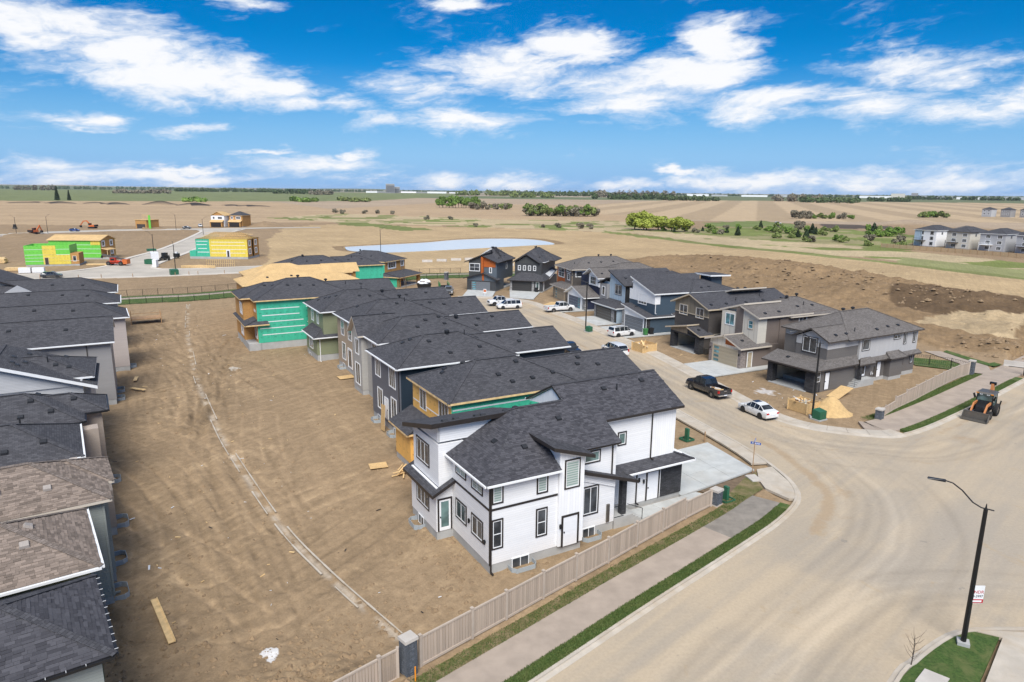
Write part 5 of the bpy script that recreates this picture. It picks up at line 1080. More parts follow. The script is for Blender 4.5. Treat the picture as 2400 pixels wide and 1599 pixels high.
# --- R3
H = House('khaki_brown_house', *FR['R3'], 'dark brown house with khaki panels under twin gable peaks and an empty open garage')
open_garage(H, 0, 6.6, .95, 5.85, 2.75, 6., 'st_dark', 'sd_dbrown'); H.found(5.9, 18, .05, 8, .3); H.wall(6., 18, .05, 8.2, .3, 6.6, 'sd_dbrown'); H.wall(1.8, 18, .3, 8., 2.7, 6.6, 'sd_dbrown', 'sd_dbrown')
H.box('khaki_panel', 1.74, 1.8, .32, 8., 5.3, 6.6, 'pn_khaki'); H.gable_wall([(1.75, .3, 6.5), (1.75, 4.3, 6.5), (1.75, 4.3, 8.0), (1.75, .3, 6.75)], (.2, 0, 0), 'pn_khaki'); H.gable_wall([(1.75, 4.3, 6.5), (1.75, 8., 6.5), (1.75, 8., 6.75), (1.75, 4.3, 8.0)], (.2, 0, 0), 'pn_khaki'); H.box('trim_band', 1.7, 1.76, .3, 8., 5.22, 5.34, 'trim_tan')
H.gable_wall([(-.02, 2.7, 2.6), (-.02, 6.6, 2.6), (-.02, 6.6, 2.95), (-.02, 2.7, 3.9)], (.3, 0, 0), 'pn_khaki'); H.gable_wall([(0, 0, 2.6), (0, 2.7, 2.6), (0, 2.7, 3.5), (0, 0, 2.9)], (.3, 0, 0), 'st_dark')
H.roof([[(-.5, 2.3, 4.05), (1.9, 2.3, 4.05), (1.9, 7.4, 3.), (-.5, 7.4, 3.)]], 'sh_char', 'trim_tan', 'trim_tan', th=.2); H.roof([[(-.4, -.5, 2.85), (2.3, -.5, 2.85), (2.3, 2.5, 3.75), (-.4, 2.5, 3.75)]], 'sh_char', 'trim_tan', 'trim_tan', th=.2)
H.roof([[(1.2, -.15, 6.6), (18.5, -.15, 6.6), (18.5, 4.35, 8.35), (1.2, 4.35, 8.35)], [(18.5, 8.6, 6.7), (1.2, 8.6, 6.7), (1.2, 4.35, 8.35), (18.5, 4.35, 8.35)]], 'sh_char', 'trim_tan', 'trim_tan', th=.2); H.roof([[(8., 2.6, 8.9), (15., 2.6, 8.9), (15., 8.4, 6.9), (8., 8.4, 6.9)]], 'sh_char', 'trim_crm', 'trim_crm', th=.2)
H.win('-x', 1.75, 5.0, 7.0, 4.85, 6.5, 2, 'trim_tan'); H.win('-x', 1.75, 1.35, 3.2, 4.85, 6.5, 2, 'trim_tan'); H.box('gas_meter', .9, 1.5, -.5, -.1, 0, .9, 'steel')
H.vents([(2.6, 1.0), (5.5, 1.0), (9.4, 1.0), (13, 1.2), (17, 1.4), (.8, 1.2)]); H.vents([(8, 1.7), (13.4, 2.4)], 'pipe'); H.vents([(10.5, 4.1), (12, 4.1)], 'turbine')
# --- R4
H = House('navy_white_house', *FR['R4'], 'steel blue and white house with grey garage door and a green bin')
H.found(0, 18, 0, 7.9, .25); H.wall(0, 6.5, 0, 7.6, .1, 2.85, 'sd_blue', 'bb_white'); H.wall(1.6, 18, .3, 8., 2.6, 6.75, 'sd_blue', 'sd_blue'); H.wall(6.5, 18, .1, 8., .25, 3.2, 'sd_blue')
H.gable_wall([(0, 0, 2.8), (0, 7., 2.8), (0, 7., 4.0), (0, 0, 2.95)], (.2, 0, 0), 'bb_white'); H.box('stone_pier', -.05, .6, -.05, .75, 0, 2.6, 'st_dark'); H.box('stone_pier', -.05, .6, 6.9, 7.6, 0, 2.9, 'st_grey'); H.garage('-x', 0, 1.0, 6.8, .12, 2.5, 'gd_grey', 'trim_wht')
H.roof([[(-.5, -.5, 2.9), (6.2, -.5, 2.9), (2., 7.4, 4.2), (-.5, 7.4, 4.2)]], 'sh_char', 'trim_wht', 'trim_wht'); H.roof([[(5., -.5, 2.95), (9.5, -.5, 4.3), (9.5, .35, 4.5), (5., .35, 3.2)]], 'sh_char', 'trim_wht', 'trim_wht')
H.box('white_panel', 1.53, 1.6, .32, 7.9, 4.9, 6.7, 'bb_white'); H.gable_wall([(1.55, .3, 6.65), (1.55, 7., 6.65), (1.55, 7., 8.6), (1.55, .3, 6.8)], (.2, 0, 0), 'bb_white'); H.box('white_corner', 1.53, 2.6, .25, .31, 4.9, 6.7, 'bb_white')
H.roof([[(1.1, -.15, 6.75), (8.2, -.15, 6.75), (10.2, -.15, 6.75), (16., 7.3, 8.95), (1.1, 7.3, 8.95)]], 'sh_char', 'trim_wht', 'trim_wht', th=.22); H.roof([[(17., 9.5, 7.0), (3, 9.5, 7.6), (3, 7.2, 8.9), (16, 7.2, 8.9)]], 'sh_char', 'trim_wht', 'trim_wht'); H.roof(hip(8., 18.5, -.5, 8.6, 6.7, .34, 'x', 'hh'), 'sh_char', 'trim_wht', 'trim_wht')
H.wall(16, 18.4, 4., 7., 6.6, 8.7, 'sd_blue'); H.roof([[(15., 3., 9.0), (19.5, 3., 8.9), (19.5, 7.5, 8.9), (15., 7.5, 9.)]], 'sh_char', 'trim_wht', 'trim_wht', th=.25)
H.win('-x', 1.55, 2.6, 5.2, 4.4, 6.2, 3, 'trim_wht', tw=.08, rows=2); H.spout('-y', .3, 1.7, 3.4, 6.6); H.spout('-x', -.05, .1, .4, 2.8)
H.vents([(3, 3.2), (5, 3.0), (7.2, 2.8), (11.5, 1.), (13.2, 1.2), (1.2, 5.2), (9, 6)]); H.vents([(8., 4.)], 'pipe')
# --- R5
H = House('pale_blue_house', *FR['R5'], 'pale blue panelled house with bronze garage door and a grey hip porch roof')
H.found(0, 18, 0, 8.2, .25); H.wall(0, 6, 0, 8.2, .1, 2.85, 'pn_sky', 'pn_sky'); H.wall(1.8, 18, .2, 8.4, 2.5, 6.85, 'sd_char', 'pn_sky'); H.wall(1.2, 4., 5.9, 8.6, 2.6, 6.4, 'sd_mgrey'); H.box('stone_pier', -.05, .7, 7.6, 8.25, 0, 2.3, 'st_grey'); H.box('stone_pier', -.05, .7, .9, 1.9, 0, 2.3, 'st_grey'); H.garage('-x', 0, 2.0, 7.5, .12, 2.3, 'gd_brn', 'trim_blk'); H.box('black_band', -.03, .0, -.02, 8.2, 2.3, 2.42, 'trim_blk')
H.box('entry_recess', -.02, .0, .1, .85, .2, 2.28, 'trim_blk'); H.roof(hip(-.6, 7, -.5, 8.7, 2.9, .40, 'y', 'hh'), 'sh_black', 'trim_wht', 'trim_wht')
H.gable_wall([(1.78, .2, 6.8), (1.78, 5.9, 6.8), (1.78, 5.9, 8.9), (1.78, .2, 6.9)], (.2, 0, 0), 'pn_sky'); H.roof([[(1.3, -.2, 6.85), (14, -.2, 6.85), (14, 5.9, 9.1), (1.3, 5.9, 9.1)]], 'sh_black', 'trim_blk', 'trim_blk', th=.2); H.roof([[(16, 9, 6.4), (.9, 9, 6.4), (.9, 5.7, 7.7), (16, 5.7, 7.7)]], 'sh_black', 'trim_blk', 'trim_blk', th=.2); H.roof(hip(9, 18.5, -.4, 8.6, 6.9, .4, 'x', 'hh'), 'sh_black', 'trim_blk', 'trim_blk')
H.win('-x', 1.78, 1.6, 4.0, 4.8, 6.7, 2, 'trim_blk'); H.win('-x', 1.2, 6.6, 7.8, 4.1, 5.9, 1, 'trim_wht', rows=1); H.box('corner_trim', 1.74, 1.9, .16, .3, 2.9, 6.8, 'trim_blk'); H.vents([(3, 2.5), (5, 2.6), (8.5, 3.), (10.5, 3.2)])
# --- R6
H = House('white_gable_house', *FR['R6'], 'white gabled house with deep blue lower walls, blue garage door and brown roof')
H.found(0, 18, 0, 8.6, .25); H.wall(0, 7, .3, 8.4, .1, 2.75, 'sd_navy2', 'pn_white'); H.wall(3.2, 18, .2, 8.8, 2.5, 6.7, 'sd_navy2', 'sd_navy2'); H.box('stone_pier', -.05, .5, .25, 1.4, 0, 2.5, 'st_grey'); H.garage('-x', 0, 2.2, 7.9, .12, 2.45, 'gd_blue', 'trim_wht', lites=.3)
H.gable_wall([(0, .3, 2.7), (0, 8.4, 2.7), (0, 5.4, 4.15), (0, 1.2, 2.9)], (.2, 0, 0), 'pn_white'); H.roof([[(-.6, -.3, 2.7), (6, -.3, 2.7), (4, 5.5, 4.4), (-.6, 5.5, 4.4)], [(5, 9.2, 2.7), (-.6, 9.2, 2.7), (-.6, 5.5, 4.4), (4, 5.5, 4.4)]], 'sh_brown', 'trim_wht', 'trim_wht'); H.roof([[(5., -.4, 2.9), (10., -.4, 3.9), (10., .25, 4.2), (5., .25, 3.2)]], 'sh_brown', 'trim_wht', 'trim_wht')
H.wall(3.0, 6.5, .6, 4.8, 4.7, 6.75, 'pn_white'); H.wall(3.05, 5, .15, .7, 4.6, 6.7, 'pn_white'); H.gable_wall([(3.0, .3, 6.6), (3., 5., 6.6), (3., 3.3, 7.95)], (.2, 0, 0), 'pn_white'); H.roof([[(2.3, -.4, 6.5), (9, -.4, 6.5), (9, 3.4, 8.2), (2.3, 3.4, 8.2)], [(9, 6.4, 6.7), (2.3, 6.4, 6.7), (2.3, 3.4, 8.2), (9, 3.4, 8.2)]], 'sh_brown', 'trim_wht', 'trim_wht')
H.roof(hip(5., 19, -.5, 9.2, 6.7, .46, 'x', 'hh'), 'sh_brown', 'trim_wht', 'trim_wht'); H.win('-x', 3.0, 1.7, 4.2, 4.9, 6.5, 3, 'trim_wht', tw=.05, rows=2); H.vents([(4, 1.2), (6, 1.), (11, 1.2), (14, 1.4), (16.5, 2.4)])
# --- R7
H = House('brown_orange_house', *FR['R7'], 'brown house with orange strip beside the tall front window and tan garage door')
H.found(0, 18, 0, 7.8, .25); H.wall(0, 6, 0, 7.8, .1, 2.95, 'sd_dbrown', 'pn_khaki'); H.wall(1.6, 18, .3, 9.6, 2.6, 7.0, 'sd_dbrown', 'sd_brown'); H.garage('-x', 0, .6, 6.6, .12, 2.5, 'gd_tan', 'trim_tan', lites=-1.3); H.box('orange_strip', 1.53, 1.6, 4.8, 9.5, 3.0, 6.9, 'pn_orange'); H.roof(hip(-.6, 6, -.6, 8.6, 2.95, .40, 'y', 'hh'), 'sh_brown', 'trim_crm', 'trim_crm')
H.roof(hip(1.0, 19, -.4, 10.2, 7.0, .42, 'x', 'hh'), 'sh_brown', 'trim_crm', 'trim_crm'); H.win('-x', 1.53, 5.0, 8.6, 4.6, 6.9, 2, 'trim_wht', tw=.1, rows=2); H.win('-x', 1.57, 1.8, 3.2, 4.4, 5.9, 1, 'trim_wht'); H.win('-x', 1.57, 1.4, 3.8, 6.1, 6.7, 1, 'trim_wht'); H.win('-y', .3, 2.2, 5.2, 5.3, 6.6, 1, 'trim_wht'); H.spout('-x', 1.57, .5, 3.2, 6.9, 'trim_tan')
H.vents([(6, 2.2), (9, 2.4), (12, 2.6)]); H.vents([(3., 3.)], 'pipe'); H.vents([(9.5, 5.), (12.5, 5.)], 'turbine')
# --- R8
H = House('charcoal_house', *FR['R8'], 'charcoal house with four small square windows in a row above a wide dark garage'); H.e.scale = (1, .86, 1)
H.found(0, 17, 0, 9.4, .25); H.wall(0, 6, 2.4, 9.2, .1, 2.6, 'sd_char'); H.wall(.0, 16, .1, 2.5, .2, 2.6, 'sd_char'); H.wall(2.2, 17, 1.0, 8.6, 2.4, 6.75, 'sd_char', 'sd_char'); H.box('stone_pier', -.06, .5, 8.6, 9.25, 0, 2.5, 'st_grey'); H.box('stone_pier', -.06, .5, 2.35, 3.0, 0, 2.5, 'st_grey'); H.garage('-x', 0, 3.1, 8.5, .12, 2.4, 'gd_black', 'trim_blk')
H.win('-x', 0, .9, 1.9, .6, 2.5, 1, 'trim_wht', gl='glass_g'); H.door('-y', .1, 1.0, 2.0, .2, 2.35, trim='trim_wht'); H.roof([[(-.6, 9.9, 2.65), (-.6, 2.0, 2.65), (2.2, 3.4, 4.3), (2.2, 7., 4.3)], [(-.6, 2.0, 2.65), (-.4, -.5, 2.65), (5., -.5, 2.65), (3., 1.0, 4.0), (2.2, 3.4, 4.3)], [(2.2, 9.9, 2.65), (-.6, 9.9, 2.65), (2.2, 7., 4.3)]], 'sh_black', 'trim_blk', 'soffit'); H.roof([[(5., -.5, 2.65), (14., -.5, 4.0), (14., 1., 4.6), (3., 1., 4.0)]], 'sh_black', 'trim_wht', 'soffit')
for k in range(4): H.win('-x', 2.19, 2.5+k*1.45, 3.35+k*1.45, 4.75, 5.95, 1, 'trim_wht', rows=2)
H.gable_wall([(2.18, 2.0, 6.5), (2.18, 8.4, 6.5), (2.18, 5.4, 8.25)], (.2, 0, 0), 'bb_char'); H.roof(hip(1.6, 9, 1.4, 9.2, 6.7, .50, 'x', 'gg'), 'sh_black', 'trim_blk', 'soffit'); H.roof(hip(3.5, 17.6, .4, 9.4, 6.75, .62, 'x', 'hh'), 'sh_black', 'trim_blk', 'soffit', gutter='trim_wht'); H.roof(hip(7.5, 15, -1.5, 4, 6.8, .5, 'y', 'hg'), 'sh_black', 'trim_blk', 'soffit')
H.vents([(5, 2.4), (7, 2.2), (11, 1.6), (13, 1.8)]); H.vents([(9.5, 5), (10.6, 5)], 'turbine')
# --- R9
H = House('grey_orange_house', *FR['R9'], 'blue grey house with an orange front fin and split shed roofs at street end')
H.found(0, 13, 0, 7.2, .25); H.wall(0, 6, 0, 7.2, .1, 2.5, 'sd_bgrey', 'sd_char'); H.wall(.8, 13, .02, 7.0, 2.4, 6.7, 'sd_bgrey', 'sd_bgrey'); H.box('dark_panel', .74, .8, 3.2, 7., 3.2, 7.1, 'bb_char'); H.garage('-x', 0, 1.2, 6.2, .12, 2.3, 'gd_grey', 'trim_blk', lites=-1.3)
H.box('orange_fin', .3, .9, 3.2, 3.8, 3.9, 8.0, 'pn_orange'); H.box('orange_panel', .7, .8, .3, 3.2, 5.6, 7.0, 'pn_orange'); H.gable_wall([(.75, .3, 6.6), (.75, 3.2, 6.6), (.75, 3.2, 7.9), (.75, .3, 6.9)], (.2, 0, 0), 'pn_orange'); H.gable_wall([(.75, 3.2, 6.6), (.75, 7., 6.6), (.75, 7., 6.9), (.75, 3.2, 8.3)], (.2, 0, 0), 'bb_char')
H.gable_wall([(-.02, 0, 2.4), (-.02, 7.2, 2.4), (-.02, 7.2, 3.), (-.02, 3.2, 4.1), (-.02, 0, 2.9)], (.2, 0, 0), 'sd_bgrey'); H.box('orange_strip', -.06, .0, 2.9, 3.4, 2.5, 4.0, 'pn_orange')
H.roof([[(-.6, -.7, 2.75), (2, -.7, 2.75), (2, 3.0, 4.3), (-.6, 3.0, 4.3)], [(2, 8., 2.95), (-.6, 8., 2.95), (-.6, 3.0, 4.3), (2, 3., 4.3)]], 'sh_black', 'trim_blk', 'soffit'); H.roof([[(.1, -.5, 6.75), (13.5, -.5, 6.75), (13.5, 3.4, 8.3), (.1, 3.4, 8.3)], [(13.5, 8., 6.7), (.1, 8., 6.7), (.1, 3.1, 8.75), (13.5, 3.1, 8.75)]], 'sh_black', 'trim_blk', 'soffit', gutter=None)
H.roof(hip(4, 13.5, -.52, 7.6, 6.8, .62, 'y', 'hh'), 'sh_black', 'trim_blk', 'soffit'); H.win('-x', .74, 4.2, 6.9, 4.5, 6.4, 2, 'trim_wht', rows=2); H.win('-x', .79, .9, 2.9, 5.75, 6.3, 1, 'trim_wht'); H.win('-x', .79, 1.2, 1.9, 4.2, 5.6, 1, 'trim_wht'); H.win('-y', .02, 7.5, 8.5, 4.6, 6.2, 1, 'trim_wht'); H.vents([(5, 1.0), (7, 1.2), (9, 1.), (10.5, 1.6)]); H.vents([(7, 3.6), (8.2, 3.6)], 'turbine')
# ------------------------------------------------------------------ left-hand row, seen from behind and above (x = 0 is the rear wall, bodies run to -x)
LFRAME = frame((-23.12, 36.12), 60.5)
def left_house(name, label, y0, y1, xr, eave, sh, side, fascia, D=16., slope=.46, bump=None, e='gh', gutter=None, wells=(), vk='vent', vents=(), soffit='soffit', fz=.55, fz0=-1.2, turn=0.):
    pv = Vector(LFRAME(xr+.42, y0-.42)); lo = pv+Matrix.Rotation(R(turn), 2) @ (Vector(LFRAME(0, 0))-pv); H = House(name, lo, 60.5-turn, label); wt = eave-.17+slope*.4
    H.found(-D, xr, y0, y1, fz, z0=fz0); H.wall(-D, xr, y0, y1, fz, wt, side)
    H.roof(hip(-D-.4, xr+.42, y0-.42, y1+.42, eave, slope, 'x', e), sh, fascia, soffit, gutter=gutter)
    if bump:
        b0, b1, bx, be = bump; H.found(xr-.5, bx, b0, b1, fz); H.wall(xr-2, bx, b0, b1, fz, be-.05, side); H.roof(hip(xr-5, bx+.42, b0-.42, b1+.42, be, slope, 'x', 'gh'), sh, fascia, soffit, gutter=gutter)
    for (u0, u1) in wells: H.well('+x', bump[2] if bump and u0 > bump[0]-.2 else xr, u0, u1, win=False)
    H.vents(vents, vk)
    return H
H1 = left_house('black_roofed_house', 'nearest house at the lower left, black shingle roof with clipped gutter', -16.5, -10.9, .2, 6.5, 'sh_black', 'sd_mist', 'trim_blk', gutter='black', wells=((-15.2, -13.6),), turn=7)
mb = MB()
H2 = left_house('tan_roofed_house', 'tan shingled house with a white gutter just behind the nearest black roof', -9.4, -3.3, -.35, 6.5, 'sh_tan', 'sd_sage', 'trim_wht', gutter='trim_wht', vk='tan', vents=((-2.6, -7.8), (-2.4, -6.3), (-4.6, -8.4), (-5.6, -6.4)), turn=7)
H3 = left_house('mist_green_house', 'tan shingled house with cream fascia and mist green siding above a window well', -1.8, 4.4, 0, 6.5, 'sh_tan', 'sd_mist', 'trim_crm', bump=(.9, 4.3, .35, 6.5), wells=((-1.5, .1), (2.8, 4.2)), vk='tan', vents=((-2.4, -.7), (-4.6, -.4), (-3.0, 2.6), (-1.0, 3.2)), turn=5.5)
H3.spout('+x', 0, -.9+.2, .1, 6.3, 'sd_mist'); H3.box('corner_board', -.06, .04, -1.84, -1.74, .55, 6.4, 'sd_mist')
H4 = left_house('taupe_house', 'black roofed house with white gutter and taupe rear wall holding a small dark window', 5.9, 12.4, -1.6, 6.5, 'sh_black', 'sd_taupe', 'trim_wht', gutter='trim_wht', vents=((-3.2, 7.2), (-5.2, 6.8), (-3.9, 10.4), (-5.2, 10.6)), turn=4)
H4.wall(-2, .2, 7.2, 12.3, .55, 3.2, 'sd_taupe'); H4.found(-2, .2, 7.2, 12.3, .55); H4.wall(-2, -.1, 12.3, 13.4, .55, 6.1, 'sd_taupe'); H4.win('-y', 7.2, -1.3, -.4, 1.3, 2.9, 1, 'trim_wht', tw=.14); H4.well('+x', .2, 8.2, 9.8, win=False); H4.vents([(-4.4, 9.8)], 'pipe')
H5 = left_house('stepped_roof_house', 'black roofed house stepping back beside the taupe wall, fifth from the lower left corner', 13.6, 20., -1.8, 6.5, 'sh_black', 'sd_taupe', 'trim_blk', bump=(15.8, 19.6, -.3, 6.5), gutter='black', wells=((16.8, 18.),), vents=((-3.4, 14.6), (-5.2, 14.4), (-7.2, 14.6), (-4.2, 17.4), (-6.2, 17.6), (-2., 17.), (-4.6, 15.9)), turn=2.5)
H6 = left_house('pale_gable_house', 'house with a broad pale blue grey gable wall edged in white, left row', 26.2, 33.2, -1.5, 6.8, 'sh_black', 'sd_lgreyh', 'trim_wht', slope=.36, e='gh', vents=((-4., 28.), (-4.2, 31.), (-6., 28.6)))
H6.wall(-14.5, -2.0, 25.3, 27.5, 5., 6.6, 'sd_lgreyh'); H6.gable_wall([(-14.6, 25.2, 6.2), (-1.7, 25.2, 6.2), (-7.6, 25.2, 8.55)], (0, .3, 0), 'sd_lgreyh'); H6.roof(hip(-15.4, -.9, 24.7, 33.6, 6.15, .36, 'y', 'gg'), 'sh_black', 'trim_wht', 'trim_wht', th=.28); H6.vents([(-3, 27.5), (-3.4, 31), (-6.6, 26.5), (-6.2, 28), (-5.6, 30), (-7., 27.2), (-7.1, 29.2), (-6.2, 31.5)]); H6.vents([(-4.6, 28.6)], 'pipe')
H6b = left_house('low_roof_house', 'black roofed house tucked below the pale gable, with a sloping grey hip end', 21.6, 24.4, -1.2, 5.3, 'sh_char', 'sd_lgreyh', 'trim_wht', slope=.3, gutter='trim_wht', turn=2)
H7 = left_house('mid_grey_house', 'mid grey sided house with dark downspout past the pale gable', 40.2, 49., .0, 7.0, 'sh_black', 'sd_mgrey', 'trim_wht', slope=.42, gutter='trim_wht', e='gg', wells=((41.5, 43.), (45., 46.6)), vents=((-4, 42.5), (-9, 43)))
H7.spout('-y', 40.2, -2.2, .2, 6.8, 'trim_brn'); H7.gable_wall([(0, 40.2, 6.9), (0, 49., 6.9), (0, 44.6, 8.8)], (-.2, 0, 0), 'sd_mgrey')
H8 = left_house('pinkish_beige_house', 'pinkish beige sided house with white rear gutter and a small wooden deck behind', 55.8, 62.6, 1.5, 7.0, 'sh_char', 'sd_pink', 'trim_wht', slope=.44, gutter='trim_wht', wells=((57., 58.4),), vents=((-4, 57.5), (-8, 58), (-6, 60)), turn=2)
H8.spout('-y', 55.8, -.6, .2, 6.8, 'trim_brn'); 
H9 = left_house('low_ridge_house', 'house with a low charcoal hip roof second from the greenway, left row', 69.2, 76.4, .6, 7.0, 'sh_char', 'sd_lgreyh', 'trim_wht', slope=.40, gutter='trim_wht', vents=((-3, 71), (-6, 71.5), (-10, 72)))
H10 = left_house('last_left_house', 'last house of the left row, black hip roof nearest the greenway path', 81., 90., .2, 7.0, 'sh_char', 'sd_lgreyh', 'trim_wht', slope=.40, gutter='trim_wht', vents=((-4, 83), (-8, 83.5)))
H10.gable_wall([(-9., 79.6, 7.), (-15, 79.6, 7.), (-12, 79.6, 8.8)], (0, .2, 0), 'sd_lgreyh')
H11 = House('street_front_house', LFRAME(-14, 84), 60.5, 'black roofed house at the far left with a grey gable and small white dormer')
H11.found(-14, 4, 0, 12, .5); H11.wall(-14, 4, 0, 12, .5, 7., 'sd_lgreyh'); H11.roof(hip(-14.5, 4.5, -.5, 12.5, 7., .42, 'y', 'gg'), 'sh_char', 'trim_blk', 'soffit'); H11.gable_wall([(-14, .1, 7.), (4, .1, 7.), (-5, .1, 10.6)], (0, .2, 0), 'sd_mgrey')
# near gutter of the first house: strap hangers
for k in range(12): H1.box('gutter_strap', .60, .76, -16.6+k*.52, -16.585+k*.52, 6.50, 6.515, 'trim_wht')
for k in range(14): H1.box('gutter_strap', -.3-k*.6, -.285-k*.6, -17.06, -16.9, 6.50, 6.515, 'trim_wht')
# real shingle tabs on the nearest roofs
front = lambda p: True
def vis(p):   # roofs the photograph can see
    d = p-Vector((0, 0, 23)); dep = d.dot(fw); return dep > 1 and abs(d.dot(rv))/dep < .80 and abs(d.dot(uv_))/dep < .55
for Hh, tm in ((H1, 'tab_black'), (H2, 'tab_tan'), (H3, 'tab_tan')):
    o, planes = Hh.roofs[0]; lim = 300
    order = sorted(range(len(planes)), key=lambda i: 0 if planes[i][0][1] == min(q[1] for q in planes[i]) else 1)
    for i in (0, 2):
        if i < len(planes): shingle_tabs(Hh, o, planes[i], tm, vis, limit=200 if i == 0 else 100)
    if Hh is H3:
        o, planes = Hh.roofs[1]; shingle_tabs(Hh, o, planes[0], tm, vis, limit=0); shingle_tabs(Hh, o, planes[2], tm, vis, limit=0)
shingle_tabs(WH, WH_roof, WH_planes[0], 'tab_black', vis, limit=300); shingle_tabs(WH, WH_roof, WH_planes[2], 'tab_black', vis, limit=0)
# ------------------------------------------------------------------ vehicles (x forward, built about the wheelbase centre)
WHEELS = {}
def wheel(parent, x, y, r, w, rim='rim'):
    k = (r, w, rim)
    if k not in WHEELS:
        t = MB(); n = 20; prof = [(r*.62, -.5), (r*.94, -.5), (r, -.34), (r, .34), (r*.94, .5), (r*.62, .5)]
        V = [(math.cos(2*math.pi*j/n)*a, b*w, math.sin(2*math.pi*j/n)*a) for a, b in prof for j in range(n)]
        t.mesh(V, [(i*n+j, (i+1)*n+j, (i+1)*n+(j+1) % n, i*n+(j+1) % n) for i in range(5) for j in range(n)], M['rubber'])
        q = MB(); q.disc_y((0, 0), r*.63, -w*.36, w*.36, M['hub'], 16); q.disc_y((0, 0), r*.16, -w*.46, w*.46, M[rim], 8)
        for j in range(6):
            a = j*math.pi/3; c, s_ = math.cos(a), math.sin(a)
            for sg in (-1, 1): q.bar((c*r*.1, sg*w*.42, s_*r*.1), (c*r*.6, sg*w*.42, s_*r*.6), r*.16, .03, M[rim], up=(0, 1, 0))
        WHEELS[k] = (t.me('tyre'), q.me('rim'))
    e = empty('wheel', (x, y, r)); e.parent = parent
    link_mesh(WHEELS[k][0], 'tyre', e); link_mesh(WHEELS[k][1], 'rim', e); return e
def loft(st, sg, tg, body, root, paint):
    """st: stations (x, z_bottom, z_belt, z_top, half_width, roof_half_width); sg/tg: segments with side / top glass"""
    ring = lambda s: [(s[0], s[4]*.93, s[1]), (s[0], s[4], s[1]+.22*(s[2]-s[1])), (s[0], s[4]*1.0, s[1]+.72*(s[2]-s[1])), (s[0], s[4]*.955, s[2]), (s[0], s[5], s[3])]
    for i, (a, b) in enumerate(zip(st, st[1:])):
        A, B = ring(a), ring(b); m = lambda q: (q[0], -q[1], q[2])
        for k in range(4):
            for sd_ in (0, 1):
                q = [A[k], A[k+1], B[k+1], B[k]]
                if sd_: q = [m(p) for p in reversed(q)]
                if k == 3 and i in sg:
                    c = sum((Vector(p) for p in q), Vector())/4
                    o = MB(); inn = [c+(Vector(p)-c)*.93+Vector((0, (.012 if not sd_ else -.012), 0)) for p in q]; o.poly(inn, M['cglass']); o.build('side_window', root)
                body.poly(q, paint)
        q = [A[4], m(A[4]), m(B[4]), B[4]]; body.poly(q, paint)
        if i in tg:
            c = sum((Vector(p) for p in q), Vector())/4; n = (Vector(q[1])-Vector(q[0])).cross(Vector(q[2])-Vector(q[1])).normalized()
            MB().poly([c+(Vector(p)-c)*.92+n*.012 for p in q], M['cglass']).build('windshield' if c.x > 0 else 'rear_window', root)
        body.poly([A[0], B[0], m(B[0]), m(A[0])], M['dark'])
    for s, rev in ((st[0], False), (st[-1], True)):
        A = ring(s); P = A+[(p[0], -p[1], p[2]) for p in reversed(A)]; body.poly(P[::-1] if not rev else P, paint)
SPEC = {
 'sedan': dict(st=[(-2.27, .40, .78, .80, .74, .70), (-2.18, .27, .92, .98, .83, .74), (-1.62, .22, .95, 1.05, .87, .72), (-.98, .2, .94, 1.37, .88, .57), (-.35, .2, .93, 1.46, .88, .58), (.28, .2, .92, 1.44, .88, .57), (.98, .2, .90, .99, .88, .70), (1.75, .22, .82, .88, .86, .68), (2.15, .28, .70, .74, .80, .62), (2.27, .36, .58, .60, .68, .52)],
    sg=(2, 3, 4, 5), tg=(2, 5), wb=2.6, r=.325, tr=.76, tail=(-2.22, .72, .88, .50, .80), head=(2.12, .60, .74, .50, .76)),
 'van': dict(st=[(-2.5, .42, .95, 1.0, .90, .85), (-2.45, .32, 1.02, 1.22, .97, .80), (-2.2, .25, 1.03, 1.70, .99, .70), (-1.2, .22, 1.02, 1.76, 1.0, .72), (-.2, .22, 1.02, 1.76, 1.0, .72), (.65, .22, 1.02, 1.70, 1.0, .69), (1.55, .22, 1.0, 1.07, .98, .76), (2.2, .25, .88, .95, .95, .74), (2.5, .34, .72, .75, .82, .65)],
    sg=(2, 3, 4, 5), tg=(0, 1, 5), wb=3.05, r=.34, tr=.84, tail=(-2.47, .80, 1.2, .72, .93), head=(2.28, .70, .88, .60, .86)),
 'suv': dict(st=[(-2.2, .48, .98, 1.02, .86, .82), (-2.17, .36, 1.06, 1.2, .92, .80), (-2.02, .32, 1.07, 1.70, .94, .74), (-1.0, .3, 1.06, 1.76, .95, .76), (-.1, .3, 1.06, 1.76, .95, .76), (.62, .3, 1.05, 1.70, .95, .72), (1.15, .3, 1.04, 1.12, .94, .80), (2.0, .34, 1.0, 1.06, .92, .78), (2.2, .42, .86, .90, .84, .72)],
    sg=(2, 3, 4, 5), tg=(1, 5), wb=2.67, r=.37, tr=.80, tail=(-2.19, .85, 1.05, .66, .88), head=(2.14, .80, .96, .52, .80)),
 'crossover': dict(st=[(-2.35, .45, .92, .96, .86, .80), (-2.3, .33, 1.02, 1.15, .92, .78), (-1.85, .28, 1.03, 1.55, .95, .70), (-.9, .26, 1.02, 1.68, .96, .72), (0., .26, 1.01, 1.70, .96, .72), (.6, .26, 1.0, 1.64, .96, .69), (1.35, .26, .98, 1.07, .95, .76), (2.1, .3, .9, .96, .92, .72), (2.38, .4, .76, .8, .8, .65)],
    sg=(2, 3, 4, 5), tg=(0, 1, 5), wb=2.8, r=.37, tr=.81, tail=(-2.33, .82, 1.0, .55, .88), head=(2.2, .74, .9, .52, .82)),
}
